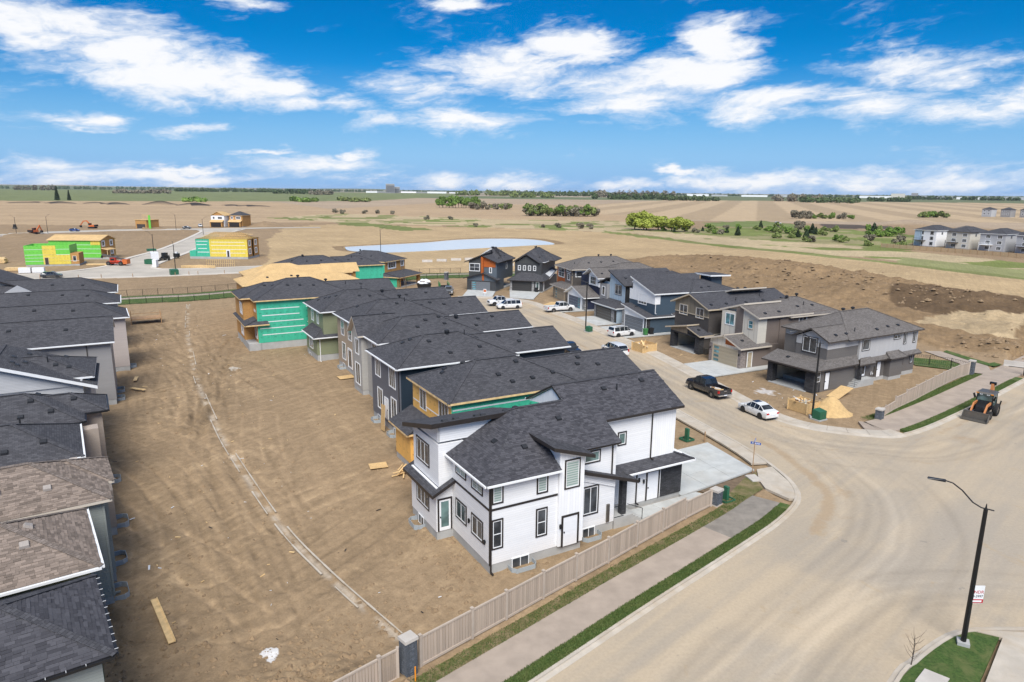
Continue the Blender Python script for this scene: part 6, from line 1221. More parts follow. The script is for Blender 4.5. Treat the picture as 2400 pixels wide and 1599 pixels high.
def car(name, label, kind, paint, at, az, rim='rim', group=None, rails=False, cat='car'):
    s = SPEC[kind]; root = empty(name, (at[0], at[1], .012), az, label=label, cat=cat, group=group); pm = M[paint]
    body = MB(); loft(s['st'], s['sg'], s['tg'], body, root, pm); W = max(q[4] for q in s['st']); hw = s['wb']/2; dk = MB()
    for x in (hw, -hw):
        for sg in (-1, 1): dk.disc_y((x, s['r']+.02), s['r']*1.16, sg*W*.80, sg*(W*1.0+.004), M['dark'], 18); wheel(root, x, sg*(W-.13), s['r'], .225, rim)
    dk.build('wheel_arch', root)
    body.box(s['st'][0][0]-.02, s['st'][0][0]+.10, -W*.86, W*.86, .36, .56, pm); body.box(s['st'][-1][0]-.12, s['st'][-1][0]+.015, -W*.74, W*.74, .30, .46, M['dark']); body.build('body', root)
    x, z0, z1, y0, y1 = s['tail']
    for sg in (-1, 1): MB().box(x-.06, x+.06, min(sg*y0, sg*y1), max(sg*y0, sg*y1), z0, z1, M['red']).build('tail_light', root)
    x, z0, z1, y0, y1 = s['head']
    for sg in (-1, 1): MB().box(x-.08, x+.06, min(sg*y0, sg*y1), max(sg*y0, sg*y1), z0, z1, M['lens']).build('headlight', root); MB().box(.75, .95, min(sg*W*.98, sg*(W+.16)), max(sg*W*.98, sg*(W+.16)), .95, 1.1, pm).build('mirror', root)
    MB().box(s['st'][0][0]-.035, s['st'][0][0]-.02, -.25, .25, .62, .74, M['plate']).build('number_plate', root)
    xs = [s['st'][i][0] for i in s['sg']]
    hd = MB()
    for x in (-.25, .62):
        for sg in (-1, 1): hd.box(x-.09, x+.09, min(sg*W*.985, sg*(W*1.0+.02)), max(sg*W*.985, sg*(W+.02)), .86, .90, pm if paint != 'p_white' else M['chrome'])
    hd.build('door_handle', root)
    if rails:
        rl = MB(); zt = max(q[3] for q in s['st'])
        for sg in (-1, 1): rl.bar((-1.6, sg*.62, zt+.03), (.3, sg*.62, zt+.03), .05, .05, M['black'])
        rl.build('roof_rail', root)
    return root
def pickup(name, label, paint, at, az, rim='rim', cat='pickup', cover=False, load=None, bumper='chrome', sun=False):
    root = empty(name, (at[0], at[1], .012), az, label=label, cat=cat); pm = M[paint]; W = 1.0; body = MB()
    st = [(-.62, .5, 1.12, 1.15, W, .92), (-.60, .45, 1.16, 1.30, W, .86), (-.38, .42, 1.18, 1.86, W, .74), (.45, .42, 1.18, 1.93, W, .76), (1.25, .42, 1.17, 1.88, W, .73), (1.75, .42, 1.15, 1.27, W, .84), (2.75, .46, 1.08, 1.20, .98, .80), (2.95, .55, .98, 1.06, .93, .74)]
    loft(st, (1, 2, 3, 4), (1, 4), body, root, pm)
    body.box(-2.9, -.63, -W*.98, W*.98, .48, .78, pm)
    body.build('body', root)
    bed = MB(); bed.box(-2.9, -.64, -W, -W+.09, .782, 1.18, pm).box(-2.9, -.64, W-.09, W, .782, 1.18, pm).box(-.72, -.64, -W+.09, W-.09, .782, 1.18, pm).box(-2.82, -.72, -W+.09, W-.09, .782, .80, M['dark']); bed.build('bed', root)
    tg = MB(); tg.box(-2.96, -2.88, -W+.1, W-.1, .70, 1.17, pm).box(-2.975, -2.955, -.2, .2, .98, 1.06, M['chrome'] if paint == 'p_black' else M['dark']); tg.build('tailgate', root)
    if cover: MB().box(-2.86, -.70, -W+.08, W-.08, 1.10, 1.165, M['dark']).build('bed_cover', root)
    bp = MB(); bp.box(-3.05, -2.93, -.95, .95, .46, .62, M[bumper]); bp.box(-3.06, -3.04, -.2, .2, .5, .62, M['plate']); bp.build('rear_bumper', root)
    fb = MB(); fb.box(2.9, 3.05, -.95, .95, .48, .66, M[bumper]); fb.build('front_bumper', root); MB().box(2.93, 2.985, -.55, .55, .70, 1.02, M['dark']).build('grille', root)
    dk = MB()
    for x in (1.95, -1.75):
        for sg in (-1, 1): dk.disc_y((x, .44), .49, sg*.8, sg*1.006, M['dark'], 18); wheel(root, x, sg*.88, .41, .27, rim)
    dk.build('wheel_arch', root)
    for sg in (-1, 1):
        a, b = sorted((sg*.80, sg*1.004)); MB().box(-2.965, -2.80, a, b, .82, 1.10, M['red']).build('tail_light', root)
        a, b = sorted((sg*.58, sg*.93)); MB().box(2.86, 2.97, a, b, .80, .98, M['lens']).build('headlight', root)
        a, b = sorted((sg*.98, sg*1.24)); MB().box(1.1, 1.25, a, b, 1.12, 1.34, pm).build('mirror', root)
    if sun: MB().box(.05, .75, -.42, .42, 1.925, 1.945, M['cglass']).build('sunroof', root)
    if load:
        ld = MB()
        for k in range(5): x = -2.4+k*.35; ld.bar((x, random.uniform(-.6, 0), .9), (x+.5, random.uniform(0, .6), .98), .12, .1, M[random.choice(load)])
        ld.build('cargo', root)
    return root
c = car('sedan', 'white sedan with dark sunroof parked behind the black pickup', 'sedan', 'p_white', (26.3, 69.7), -22, 'hub'); MB().box(-.15, .45, -.40, .40, 1.452, 1.475, M['cglass']).build('sunroof', c)
pickup('pickup_truck', 'black pickup truck with open bed parked at the right kerb ahead of the white sedan', 'p_black', (23.2, 77.6), -24, load=('lumber', 'white_p', 'lumber_d'))
car('minivan', 'white minivan seen from behind, parked by the wooden debris bin', 'van', 'p_white', (15.0, 97.2), -22)
car('off_roader', 'white boxy off-roader with black roof rails on the driveway of the steel blue house', 'suv', 'p_white', (18.0, 109.9), 62, 'hub', rails=True)
pickup('pickup_truck', 'white pickup with red load in its bed on the driveway of the white gabled house', 'p_white', (9.3, 133.2), 66, bumper='p_white', load=('orange', 'dark'))
c = car('minivan', 'white minivan with dark wheels side on in the street bend', 'van', 'p_white', (-.7, 136.2), -108, 'hub')
pickup('pickup_truck', 'white pickup with sunroof standing just behind the white minivan at the bend', 'p_white', (-2.2, 140.2), -112, 'hub', bumper='p_white', sun=True, load=('dark',))
pickup('pickup_truck', 'black covered pickup half hidden behind the slate house roof', 'p_black', (8.0, 96.8), 158, cover=True, bumper='p_black')
pickup('pickup_truck', 'grey pickup towing a green sided trailer on the dirt lot by the bend', 'p_grey', (-14.6, 155.2), 176, bumper='chrome')
t = empty('utility_trailer', (-16.3, 161.2, 0), 168, label='green stake sided trailer hitched behind the grey pickup', cat='trailer')
MB().box(-2.4, 2.2, -1.0, 1.0, .6, .72, M['dark']).build('deck', t)
for sg in (-1, 1):
    MB().box(-2.4, 2.2, sg*1.0-.03, sg*1.0+.03, .74, 1.5, M['green_met']).build('side_panel', t)
    for k in range(5): MB().box(-2.4+k*1.12, -2.32+k*1.12, sg*1.06-.04, sg*1.06+.04, .6, 1.95, M['green_bin']).build('stake', t)
    for x in (-.5, .4): wheel(t, x, sg*1.15, .38, .22)
MB().bar((2.2, 0, .55), (3.4, 0, .5), .12, .1, M['dark']).build('drawbar', t); MB().box(2.1, 2.2, -1, 1, .74, 1.5, M['black']).build('headboard', t)
car('crossover', 'dark grey crossover driving on the far left street past the black roofs', 'crossover', 'p_dark', (-119.5, 176.2), 68)
car('hatchback', 'small blue car on the dirt beside the far excavators', 'crossover', 'p_blue', (-234, 368), 80)
car('crossover', 'black crossover near the half framed far house', 'crossover', 'p_dark', (-190, 402), 75)
car('minivan', 'white van parked beside the two small far houses', 'van', 'p_white', (-193, 426), 150)
car('van', 'tiny white van on the far green park strip', 'van', 'p_white', (214, 560), 80)

# ------------------------------------------------------------------ machines
def backhoe():
    r = empty('backhoe_loader', (50.7, 70.15, .012), 229, label='black and orange backhoe loader with front bucket on the road by the verge', cat='backhoe'); b = MB
    for x, rad, w, y in ((-1.05, .68, .46, .86), (1.15, .45, .32, .88)):
        for sg in (-1, 1): wheel(r, x, sg*y, rad, w, 'steel')
    b().box(-1.7, 1.5, -.42, .42, .5, .95, M['dark']).build('chassis', r)
    b().hexa([(.2, -.5, .9), (1.75, -.42, .9), (1.75, .42, .9), (.2, .5, .9), (.2, -.5, 1.75), (1.7, -.36, 1.35), (1.7, .36, 1.35), (.2, .5, 1.75)], M['black']).build('hood', r)
    b().box(1.70, 1.78, -.33, .33, .72, 1.32, M['dark']).build('grille', r)
    cab = b()
    for x in (-1.25, .2):
        for sg in (-1, 1): cab.bar((x, sg*.76, .95), (x-.05*(x > 0), sg*.70, 2.55), .10, .10, M['black'])
    cab.box(-1.3, .25, -.8, .8, .92, 1.08, M['black']); cab.build('cab_frame', r)
    b().hexa([(-1.45, -.85, 2.5), (.45, -.85, 2.5), (.45, .85, 2.5), (-1.45, .85, 2.5), (-1.3, -.7, 2.66), (.3, -.7, 2.66), (.3, .7, 2.66), (-1.3, .7, 2.66)], M['steel']).build('cab_roof', r)
    b().box(.19, .21, -.68, .68, 1.5, 2.5, M['glass_g']).build('windshield', r)
    for sg in (-1, 1): b().box(-1.2, .15, sg*.73-.01, sg*.73+.01, 1.2, 2.5, M['glass_g']).build('side_window', r); b().box(.40, .48, sg*.68-.13, sg*.68+.13, 2.50, 2.58, M['amber']).build('marker_light', r)
    for y in (-.4, -.25, .25, .4): b().box(.40, .46, y-.05, y+.05, 2.38, 2.47, M['lens']).build('work_light', r)
    for sg in (-1, 1):
        a = b(); a.bar((.35, sg*.62, 1.55), (1.45, sg*.62, 1.50), .14, .26, M['case'], up=(0, 0, 1)); a.bar((1.40, sg*.62, 1.55), (2.35, sg*.62, .55), .14, .24, M['case'], up=(0, 0, 1)); a.build('loader_arm', r)
        b().tube([(1.2, sg*.50, .8), (2.2, sg*.50, .85)], .05, M['chrome'], 8).build('hydraulic_ram', r)
    bk = b(); bk.box(2.35, 2.43, -1.2, 1.2, .08, .85, M['steel']); bk.hexa([(2.43, -1.2, .04), (3.1, -1.2, .04), (3.1, 1.2, .04), (2.43, 1.2, .04), (2.43, -1.2, .12), (3.1, -1.2, .06), (3.1, 1.2, .06), (2.43, 1.2, .12)], M['steel'])
    for sg in (-1, 1): bk.extrude([(2.43, sg*1.2, .1), (3.05, sg*1.2, .06), (2.75, sg*1.2, .6), (2.43, sg*1.2, .85)], (0, -.05*sg, 0), M['steel'])
    bk.box(2.30, 2.46, -1.2, 1.2, .82, .90, M['steel']); bk.build('bucket', r)
    bm = b(); bm.bar((-1.75, .0, .9), (-2.15, 0, 3.15), .26, .34, M['case'], up=(1, 0, 0)); bm.build('boom', r); b().bar((-2.2, 0, 3.2), (-2.75, 0, 1.6), .2, .26, M['case'], up=(1, 0, 0)).build('dipper', r); b().hexa([(-3.1, -.35, .9), (-2.5, -.35, .7), (-2.5, .35, .7), (-3.1, .35, .9), (-3.0, -.35, 1.6), (-2.6, -.35, 1.6), (-2.6, .35, 1.6), (-3.0, .35, 1.6)], M['dark']).build('digging_bucket', r)
    b().box(-2.3, -2.0, -.3, .3, 3.05, 3.35, M['black']).build('boom_pivot', r)
    for sg in (-1, 1): b().bar((.3, sg*.85, 1.9), (.45, sg*1.0, 2.4), .05, .2, M['black']).build('mirror', r); b().bar((-1.9, sg*.9, .7), (-2., sg*1.0, 1.5), .12, .16, M['black']).build('stabiliser', r)
backhoe()
def excavator(at, az, label, reach):
    r = empty('excavator', (at[0], at[1], 0), az, label=label, cat='excavator'); b = MB
    for sg in (-1, 1):
        p = [(-1.9, .15), (-1.6, 0), (1.6, 0), (1.9, .15), (1.9, .65), (1.6, .8), (-1.6, .8), (-1.9, .65)]; b().extrude([(x, sg*1.05, z) for x, z in (p if sg < 0 else p[::-1])], (0, sg*.5, 0), M['dark']).build('track', r)
    b().box(-.9, .9, -1.05, 1.05, .45, .95, M['dark']).build('undercarriage', r); b().hexa([(-2.6, -1.3, 1.0), (1.6, -1.3, 1.0), (1.6, 1.3, 1.0), (-2.6, 1.3, 1.0), (-2.5, -1.25, 2.2), (1.2, -1.25, 1.9), (1.2, 1.25, 1.9), (-2.5, 1.25, 2.2)], M['orange']).build('house', r)
    c = b(); c.box(.1, 1.6, .3, 1.3, 1.9, 2.95, M['cglass']); c.box(.05, 1.65, .25, 1.35, 2.95, 3.05, M['orange']); c.build('cab', r); b().box(-2.7, -1.9, -1.3, 1.3, 1.1, 2.1, M['dark']).build('counterweight', r)
    bo = b(); bo.bar((1.0, -.3, 1.6), (3.4, -.3, 4.2), .4, .55, M['orange']); bo.bar((3.3, -.3, 4.2), (reach*.72, -.3, 4.0), .4, .5, M['orange']); bo.build('boom', r); b().bar((reach*.72, -.3, 4.1), (reach, -.3, 1.6), .35, .4, M['orange']).build('stick', r)
    b().hexa([(reach-.7, -.8, .4), (reach+.3, -.8, .5), (reach+.3, .2, .5), (reach-.7, .2, .4), (reach-.4, -.8, 1.6), (reach+.3, -.8, 1.6), (reach+.3, .2, 1.6), (reach-.4, .2, 1.6)], M['dark']).build('bucket', r)
excavator((-239, 344), 10, 'orange excavator with folded arm nearer of the two on the far left', 4.2); excavator((-242.5, 398), -85, 'orange excavator reaching left beside the small blue car', 7.5)
def telehandler():
    r = empty('telehandler', (-120.1, 206.9, .01), 92, label='red telehandler with long grey boom at the far street corner', cat='telehandler'); b = MB
    for x in (-1.9, 1.9):
        for sg in (-1, 1): wheel(r, x, sg*1.0, .65, .42, 'steel')
    b().box(-2.6, 2.4, -.75, .75, .6, 1.25, M['m_red']).build('chassis', r); c = b(); c.box(-1.2, .35, -1.25, -.35, 1.2, 2.35, M['m_red']); c.box(-1.0, .2, -1.27, -1.24, 1.55, 2.2, M['cglass']); c.build('cab', r); b().box(.4, 1.9, -1.1, -.4, 1.1, 1.6, M['m_red']).build('engine_cover', r)
    b().bar((2.6, .3, 1.7), (-4.3, .3, 3.1), .5, .55, M['steel']).build('boom', r); b().bar((-4.2, .3, 3.0), (-4.6, .3, 2.2), .5, .4, M['black']).build('carriage', r); b().box(2.3, 3.8, -.9, .9, .5, 1.9, M['orange']).build('counterweight', r)
telehandler()
def skid_steer(at, az, label, col='dark'):
    r = empty('skid_steer', (at[0], at[1], .01), az, label=label, cat='loader'); b = MB
    for x in (-.7, .7):
        for sg in (-1, 1): wheel(r, x, sg*.85, .45, .32, 'steel')
    b().box(-1.4, 1.1, -.65, .65, .5, 1.3, M[col]).build('body', r); c = b()
    for x in (-.6, .75):
        for sg in (-1, 1): c.bar((x, sg*.6, 1.2), (x, sg*.6, 2.4), .1, .1, M['black'])
    c.box(-.7, .85, -.68, .68, 2.38, 2.5, M['black']); c.build('cage', r); b().box(-.6, .72, -.58, .58, 1.3, 2.36, M['cglass']).build('cab_glass', r)
    for sg in (-1, 1): b().bar((-1.2, sg*.78, 1.7), (1.5, sg*.78, .7), .12, .2, M[col]).build('lift_arm', r)
    b().box(1.4, 2.0, -.9, .9, .2, .8, M['steel']).build('bucket', r)
skid_steer((-113.4, 223), 200, 'black cab loader parked behind the white trailer on the far left street'); skid_steer((-278, 385), 150, 'dark loader at the far left edge of the dirt')
# ------------------------------------------------------------------ fences and pillars
def board_fence(name, label, posts, H0, steps, hidden=None):
    """composite fence: posts, caps, rails and one object per board"""
    root = empty(name, (posts[0][0], posts[0][1], 0), 90, label=label, cat='fence'); o = Vector((posts[0][0], posts[0][1])); nb = 17
    pk = None
    for i, (p, q) in enumerate(zip(posts, posts[1:])):
        a = Vector(p)-o; b = Vector(q)-o; d = (b-a); L = d.length; d.normalize(); n = Vector((-d.y, d.x)); h = H0+steps[i] if i < len(steps) else H0; z0 = .06
        an = math.atan2(d.y, d.x)
        ps = MB().box(-.07, .07, -.07, .07, 0, h+.08, M['fence_lt']).box(-.085, .085, -.085, .085, h+.08, h+.13, M['fence_lt']).build('post', root); ps.location = (a.x, a.y, 0); ps.rotation_euler[2] = an
        for z, hh_ in ((z0, .13), (h-.09, .09)):
            rl = MB().box(.08, L-.08, -.045, .045, z, z+hh_, M['fence_lt']).build('rail', root); rl.location = (a.x, a.y, 0); rl.rotation_euler[2] = an
        if pk is None: pk = MB().box(-.5, .5, -.5, .5, 0, 1, M['fence']).me('board')
        w = (L-.17)/nb
        for k in range(nb):
            c = a+d*(.085+w*(k+.5)); bo = link_mesh(pk, 'board', root); bo.location = (c.x+n.x*random.uniform(-.004, .004), c.y+n.y*random.uniform(-.004, .004), z0+.13); bo.rotation_euler[2] = an; bo.scale = (w-.026, .026, h-z0-.22)
    a = Vector(posts[-1])-o; ps = MB().box(-.07, .07, -.07, .07, 0, H0+.08+(steps[-1] if steps else 0), M['fence_lt']).build('post', root); ps.location = (a.x, a.y, 0)
    return root
A_ = (Vector((15.1, 47.6))-Vector((-4.35, 29.45)))
near_posts = [(-4.35, 29.5), (-1.94, 31.76), (-.17, 33.41), (1.94, 35.43), (4.01, 37.35), (6.23, 39.4), (8.42, 41.54), (10.57, 43.57), (12.66, 45.54), (15.1, 47.65)]
board_fence('board_fence', 'taupe board fence running from the near stone pillar past the white house', near_posts, 1.72, [0, 0, 0, 0, 0, 0, 0, -.02, -.35, -.42])
board_fence('board_fence', 'short taupe fence run at the bottom edge left of the near stone pillar', [(-12.5, 21.8), (-10.4, 23.8), (-8.2, 25.85), (-6.06, 27.9), (-5.3, 28.6)], 1.72, [0]*4)
r_posts = [(39.2, 68.95), (40.0, 69.76), (42.13, 71.82), (44.39, 73.73), (46.44, 75.44), (48.75, 77.53), (51.07, 79.6), (53.42, 81.71), (55.8, 83.79), (57.95, 85.6), (60.1, 87.0)]
board_fence('board_fence', 'taupe board fence beside the grey corner house and backhoe', r_posts, 1.78, [-.7, -.7, -.3, -.05, 0, 0, 0, 0, 0, 0])
def pillar(at, az, label, w, h, d=None, zb=0.):
    d = d or w; r = empty('stone_pillar', (at[0], at[1], zb), az, label=label, cat='pillar'); st = MB(); st.box(-w/2, w/2, -d/2, d/2, 0, h-.16, M['st_pillar']); st.build('shaft', r)
    lg = MB().box(-.5, .5, -.5, .5, 0, 1, M['st_pillar']).me('ledge_stone'); z = .02; k = 0
    while z < h-.24:      # projecting ledge stones up the corners
        hh_ = random.uniform(.07, .13)
        for sx in (-1, 1):
            for sy in (-1, 1):
                o = link_mesh(lg, 'ledge_stone', r); L1 = random.uniform(.14, .26); o.location = (sx*(w/2-L1/2+.02), sy*(d/2-.09+.02), z); o.scale = (L1, .18, hh_-.012)
        z += hh_; k += 1
    cp = MB(); cp.hexa([(-w/2-.07, -d/2-.07, h-.16), (w/2+.07, -d/2-.07, h-.16), (w/2+.07, d/2+.07, h-.16), (-w/2-.07, d/2+.07, h-.16), (-w/2-.06, -d/2-.06, h), (w/2+.06, -d/2-.06, h), (w/2+.06, d/2+.06, h), (-w/2-.06, d/2+.06, h)], M['cap']); cp.build('cap', r); MB().box(-w/2-.04, w/2+.04, -d/2-.04, d/2+.04, -.1, .05, M['cap']).build('base', r)
pillar((-4.85, 29.0), 47, 'tall dark stone pillar with pale cap in the near fence line', .62, 2.1, .55); pillar((15.6, 48.05), 47, 'low grey stone pillar ending the fence near the corner ramp', .7, 1.25, .6); pillar((38.75, 68.6), 50, 'low stone pillar at the street end of the far right fence', .7, 1.2, .6); pillar((60.6, 87.3), 50, 'tall stone pillar at the far end of the right fence', .7, 2.0, .6); pillar((-17.6, 180.6), 20, 'slim stone pillar beside the greenway path past the bend', 1.0, 2.1, .8)
def chain_fence(label, pts, h=1.4, step=3.):
    L = smoothline(pts, step); r = empty('chain_link_fence', (L[0].x, L[0].y, 0), 90, label=label, cat='fence'); o = L[0]
    pm = MB().tube([(0, 0, 0), (0, 0, h+.05)], .045, M['black'], 6).me('post')
    for p in L: q = link_mesh(pm, 'post', r); q.location = p-o
    for z in (h, .08): MB().tube([(p-o)+Vector((0, 0, z)) for p in L], .022, M['black'], 5).build('rail', r)
    mb = MB()
    for a, b in zip(L, L[1:]):
        n = 10
        for k in range(n): 
            for z0, z1 in ((.1, h-.02), (h-.02, .1)):
                p = (a-o).lerp(b-o, k/n); q = (a-o).lerp(b-o, (k+1)/n); mb.bar((p.x, p.y, z0), (q.x, q.y, z1), .012, .012, M['black'])
    tag(mb.build('wire_mesh', r), kind='stuff')
gw = lambda d, i0, i1: [(p.x, p.y) for p in offset(GW, d)[i0:i1:4]]
nG = len(GW); chain_fence('black chain link fence on the near side of the greenway', gw(-5.6, 8, nG)); chain_fence('black chain link fence on the far side of the greenway', gw(6.3, 8, nG-6))
chain_fence('short chain link run at the corner lawn behind the right pillar', [(55.5, 93.), (59.7, 90.6), (60.6, 87.9)], 1.5, 2.4)
# ------------------------------------------------------------------ lamp posts
def lamp_post(at, h, az, label, arm=2.6, s=1., base=True, banner=False):
    r = empty('street_lamp', (at[0], at[1], 0), az, label=label, cat='street lamp')
    if base: MB().prism([(-.28, -.28), (.28, -.28), (.28, .28), (-.28, .28)], -.2, .28, M['conc_f']).build('concrete_base', r)
    MB().tube([(0, 0, .2), (0, 0, h)], [.115*s, .085*s], M['black'], 12).build('pole', r); MB().tube([(0, 0, h-.05), (0, 0, h+.28)], [.06, .015], M['black'], 8).build('finial', r)
    a = MB(); a.tube([(-.35, 0, h-.02), (.2, 0, h+.02), (.8*arm/2.6, 0, h+.22), (1.5*arm/2.6, 0, h+.75), (2.1*arm/2.6, 0, h+1.05), (arm, 0, h+1.12)], .035, M['black'], 8); a.build('arm', r)
    hd = MB(); hd.hexa([(arm-.05, -.09, h+1.05), (arm+.75, -.14, h+1.08), (arm+.75, .14, h+1.08), (arm-.05, .09, h+1.05), (arm-.05, -.07, h+1.16), (arm+.72, -.10, h+1.14), (arm+.72, .10, h+1.14), (arm-.05, .07, h+1.16)], M['black']); hd.build('lamp_head', r)
    return r
lp = lamp_post((23.8, 31.63), 7.75, -62, 'tall black street lamp on the corner lawn at lower right', 1.9, 1.15)
lamp_post((31.75, 68.75), 8.1, -82, 'black street lamp beside the green transformer in front of the grey corner house', 2.4)
lamp_post((12.5, 113.9), 8.3, -80, 'black street lamp by the walk in front of the pale blue house', 2.4)
lamp_post((-50.5, 262), 8.4, 70, 'thin black lamp post standing before the pond', 2.0)
for at, h, az, lb in (((-95, 192), 7.6, 160, 'far black lamp post on the green utility box near the wood frame wall'), ((-119, 227), 8, -80, 'far black lamp post behind the yellow toilet'), ((-190, 389), 8.4, -90, 'far lamp post near the half framed house'), ((-243, 337), 8.4, -90, 'leftmost far lamp post beside the nearer excavator'), ((-235, 348), 8.4, 100, 'far lamp post right of the nearer excavator'), ((-156, 347), 8, 90, 'far lamp post at the street above the yellow house')): lamp_post(at, h, az, lb, 1.8)
# ------------------------------------------------------------------ lettering
def text(body, size, mat, parent, M4, name='lettering'):
    cu = bpy.data.curves.new(name, 'FONT'); cu.body = body; cu.size = size; cu.extrude = .004; cu.align_x = 'CENTER'; cu.align_y = 'CENTER'
    to = bpy.data.objects.new(name, cu); COL.objects.link(to); dg = bpy.context.evaluated_depsgraph_get(); me = bpy.data.meshes.new_from_object(to.evaluated_get(dg)); bpy.data.objects.remove(to); bpy.data.curves.remove(cu)
    me.materials.clear(); me.materials.append(M[mat]); me.name = name; o = link_mesh(me, name, parent); o.matrix_local = M4; return o
FACE = lambda x, y, z, rz: Matrix.Translation((x, y, z)) @ Matrix.Rotation(R(rz), 4, 'Z') @ Matrix.Rotation(R(90), 4, 'X')
# poster strapped to the near lamp post
ps = empty('lamp_poster', (24.02, 31.55, 3.05), 90, label='small white and red poster strapped to the near black street lamp', cat='poster')
MB().box(-.28, .36, -.012, .012, -.52, .48, M['sign_wht']).build('board', ps); MB().box(-.28, .36, -.02, -.0125, -.50, -.28, M['sign_red']).build('red_band', ps)
text('JNDR', .24, 'sign_red', ps, FACE(.06, -.016, .12, 0)); text('0-3997', .19, 'ink', ps, FACE(.06, -.016, -.12, 0)); MB().box(-.2, .28, -.028, -.021, -.44, -.34, M['sign_wht']).build('white_line', ps)
# street name sign
sn = empty('street_sign', (20.42, 54.05, 0), 90, label='two blue street name blades on a thin brown post at the driveway corner', cat='sign'); MB().tube([(0, 0, 0), (0, 0, 2.75)], .035, M['lumber_d'], 8).build('post', sn)
for z, rz in ((2.88, 62), (2.66, -28)):
    b_ = MB().box(-.34, .48, -.012, .012, -.10, .10, M['sign_blue']).build('name_blade', sn); b_.location = (0, 0, z); b_.rotation_euler[2] = R(rz)
    t_ = text('ORCA ST' if rz > 0 else 'OAKS RD', .11, 'sign_wht', b_, FACE(.07, -.016, 0, 0)) if False else None
    for k, (u0, u1) in enumerate(((-.22, -.1), (-.06, .08), (.14, .22), (.28, .38))): MB().box(u0, u1, -.017, -.012, -.045, .045, M['sign_wht']).build('lettering', b_)
# chevron marker and barrier
cv = empty('hazard_marker', (67.6, 87.2, 0), 60, label='yellow checkered diamond hazard marker at the right edge', cat='sign'); MB().box(-.09, .09, -.09, .09, 0, 1.9, M['steel']).build('post', cv)
dm = MB(); dm.extrude([(-.62, -.1, 2.4), (0, -.1, 1.78), (.62, -.1, 2.4), (0, -.1, 3.02)], (0, .02, 0), M['yellow_p']); dm.build('diamond_panel', cv); cv.rotation_euler[2] = R(25)
for i in range(-3, 4):
    for j in range(-3, 4):
        if abs(i)+abs(j) < 4 and (i+j) % 2 == 0: MB().box(i*.14-.045, i*.14+.045, -.112, -.101, 2.4+j*.14-.045, 2.4+j*.14+.045, M['amber']).build('check', cv)
jb = empty('concrete_barrier', (68.6, 92.5, 0), 126, label='pale concrete road barrier past the tall far pillar', cat='barrier'); q = MB()
q.extrude([(0, -.32, 0), (0, .32, 0), (0, .2, .3), (0, .12, .85), (0, -.12, .85), (0, -.2, .3)], (3.6, 0, 0), M['cap']); q.build('barrier_block', jb); MB().box(.6, 3.2, -.325, -.3, .03, .15, M['dark']).build('lifting_slot', jb)
sheet('grass_verge', [(66.3, 101.6), (66.9, 97), (67.4, 93.6), (68.5, 94.2), (68.7, 92.9), (66.9, 91.8), (66.2, 92.3), (65.5, 95.8), (65.2, 100.6)][::-1], .08, M['turf']); sheet('lawn', [(57.5, 97), (62.4, 94.9), (62.7, 92.3), (60.2, 89.4), (56, 92)][::-1], .08, M['turf'])
sheet('path', [(62.8, 95.2), (63.1, 92.1), (61.0, 88.7), (63.5, 87.), (66.1, 92.0), (65.4, 95.8), (65.0, 101), (62.5, 101)], .072, M['path'])
# ------------------------------------------------------------------ utility boxes, bins, stakes
def utility(at, w, d, h, label, az=50, name='transformer_box', parts=True):
    r = empty(name, (at[0], at[1], 0), az, label=label, cat='utility box'); MB().box(-w/2-.1, w/2+.1, -d/2-.1, d/2+.1, -.1, .1, M['conc_f']).build('pad', r); MB().hexa([(-w/2, -d/2, .1), (w/2, -d/2, .1), (w/2, d/2, .1), (-w/2, d/2, .1), (-w/2, -d/2, h*.88), (w/2, -d/2, h*.88), (w/2, d/2, h), (-w/2, d/2, h)], M['green_met']).build('cabinet', r)
    MB().box(-w/2+.05, w/2-.05, -d/2-.02, -d/2, .2, h*.8, M['green_met']).build('door', r); MB().box(-.04, .04, -d/2-.04, -d/2-.02, h*.4, h*.5, M['steel']).build('handle', r)
utility((32.3, 68.35), 1.1, .9, 1.1, 'green transformer box at the foot of the lamp before the grey corner house', 60); utility((13.0, 113.1), .9, .8, 1.0, 'green transformer box at the foot of the lamp before the pale blue house'); utility((-92, 185), 2.0, 1.6, 1.6, 'green transformer box by the far lamp post on the left street'); utility((-135, 256), 3., 1.6, .9, 'green transformer box on open dirt inside the far street bend')
for at, lb in (((16.8, 61.8), 'open green utility pedestal beside the wooden stake on the white house driveway'), ((16.55, 48.7), 'open green utility pedestal behind the low fence end pillar')):
    r = empty('utility_pedestal', (at[0], at[1], 0), 60, label=lb, cat='utility box'); MB().box(-.12, .12, -.2, .2, 0, 1.15, M['green_met']).build('upright', r); q = MB()
    for a in range(4): c_, s_ = math.cos(a*math.pi/2), math.sin(a*math.pi/2); q.bar((c_*.5-s_*.5, s_*.5+c_*.5, .1), (c_*.5+s_*.5, s_*.5-c_*.5, .1), .06, .16, M['green_met'])
    q.build('ground_collar', r)
tag(MB().box(-.05, .05, -.05, .05, 0, 1.0, M['lumber_d']).build('survey_stake'), 'wooden survey stake by the white house driveway', 'stake').location = (18.4, 61.4, 0)
tag(MB().box(-.03, .03, -.03, .03, 0, .85, M['amber']).build('survey_stake'), 'orange topped stake leaning at the near stone pillar', 'stake').location = (-4.45, 28.45, 0)
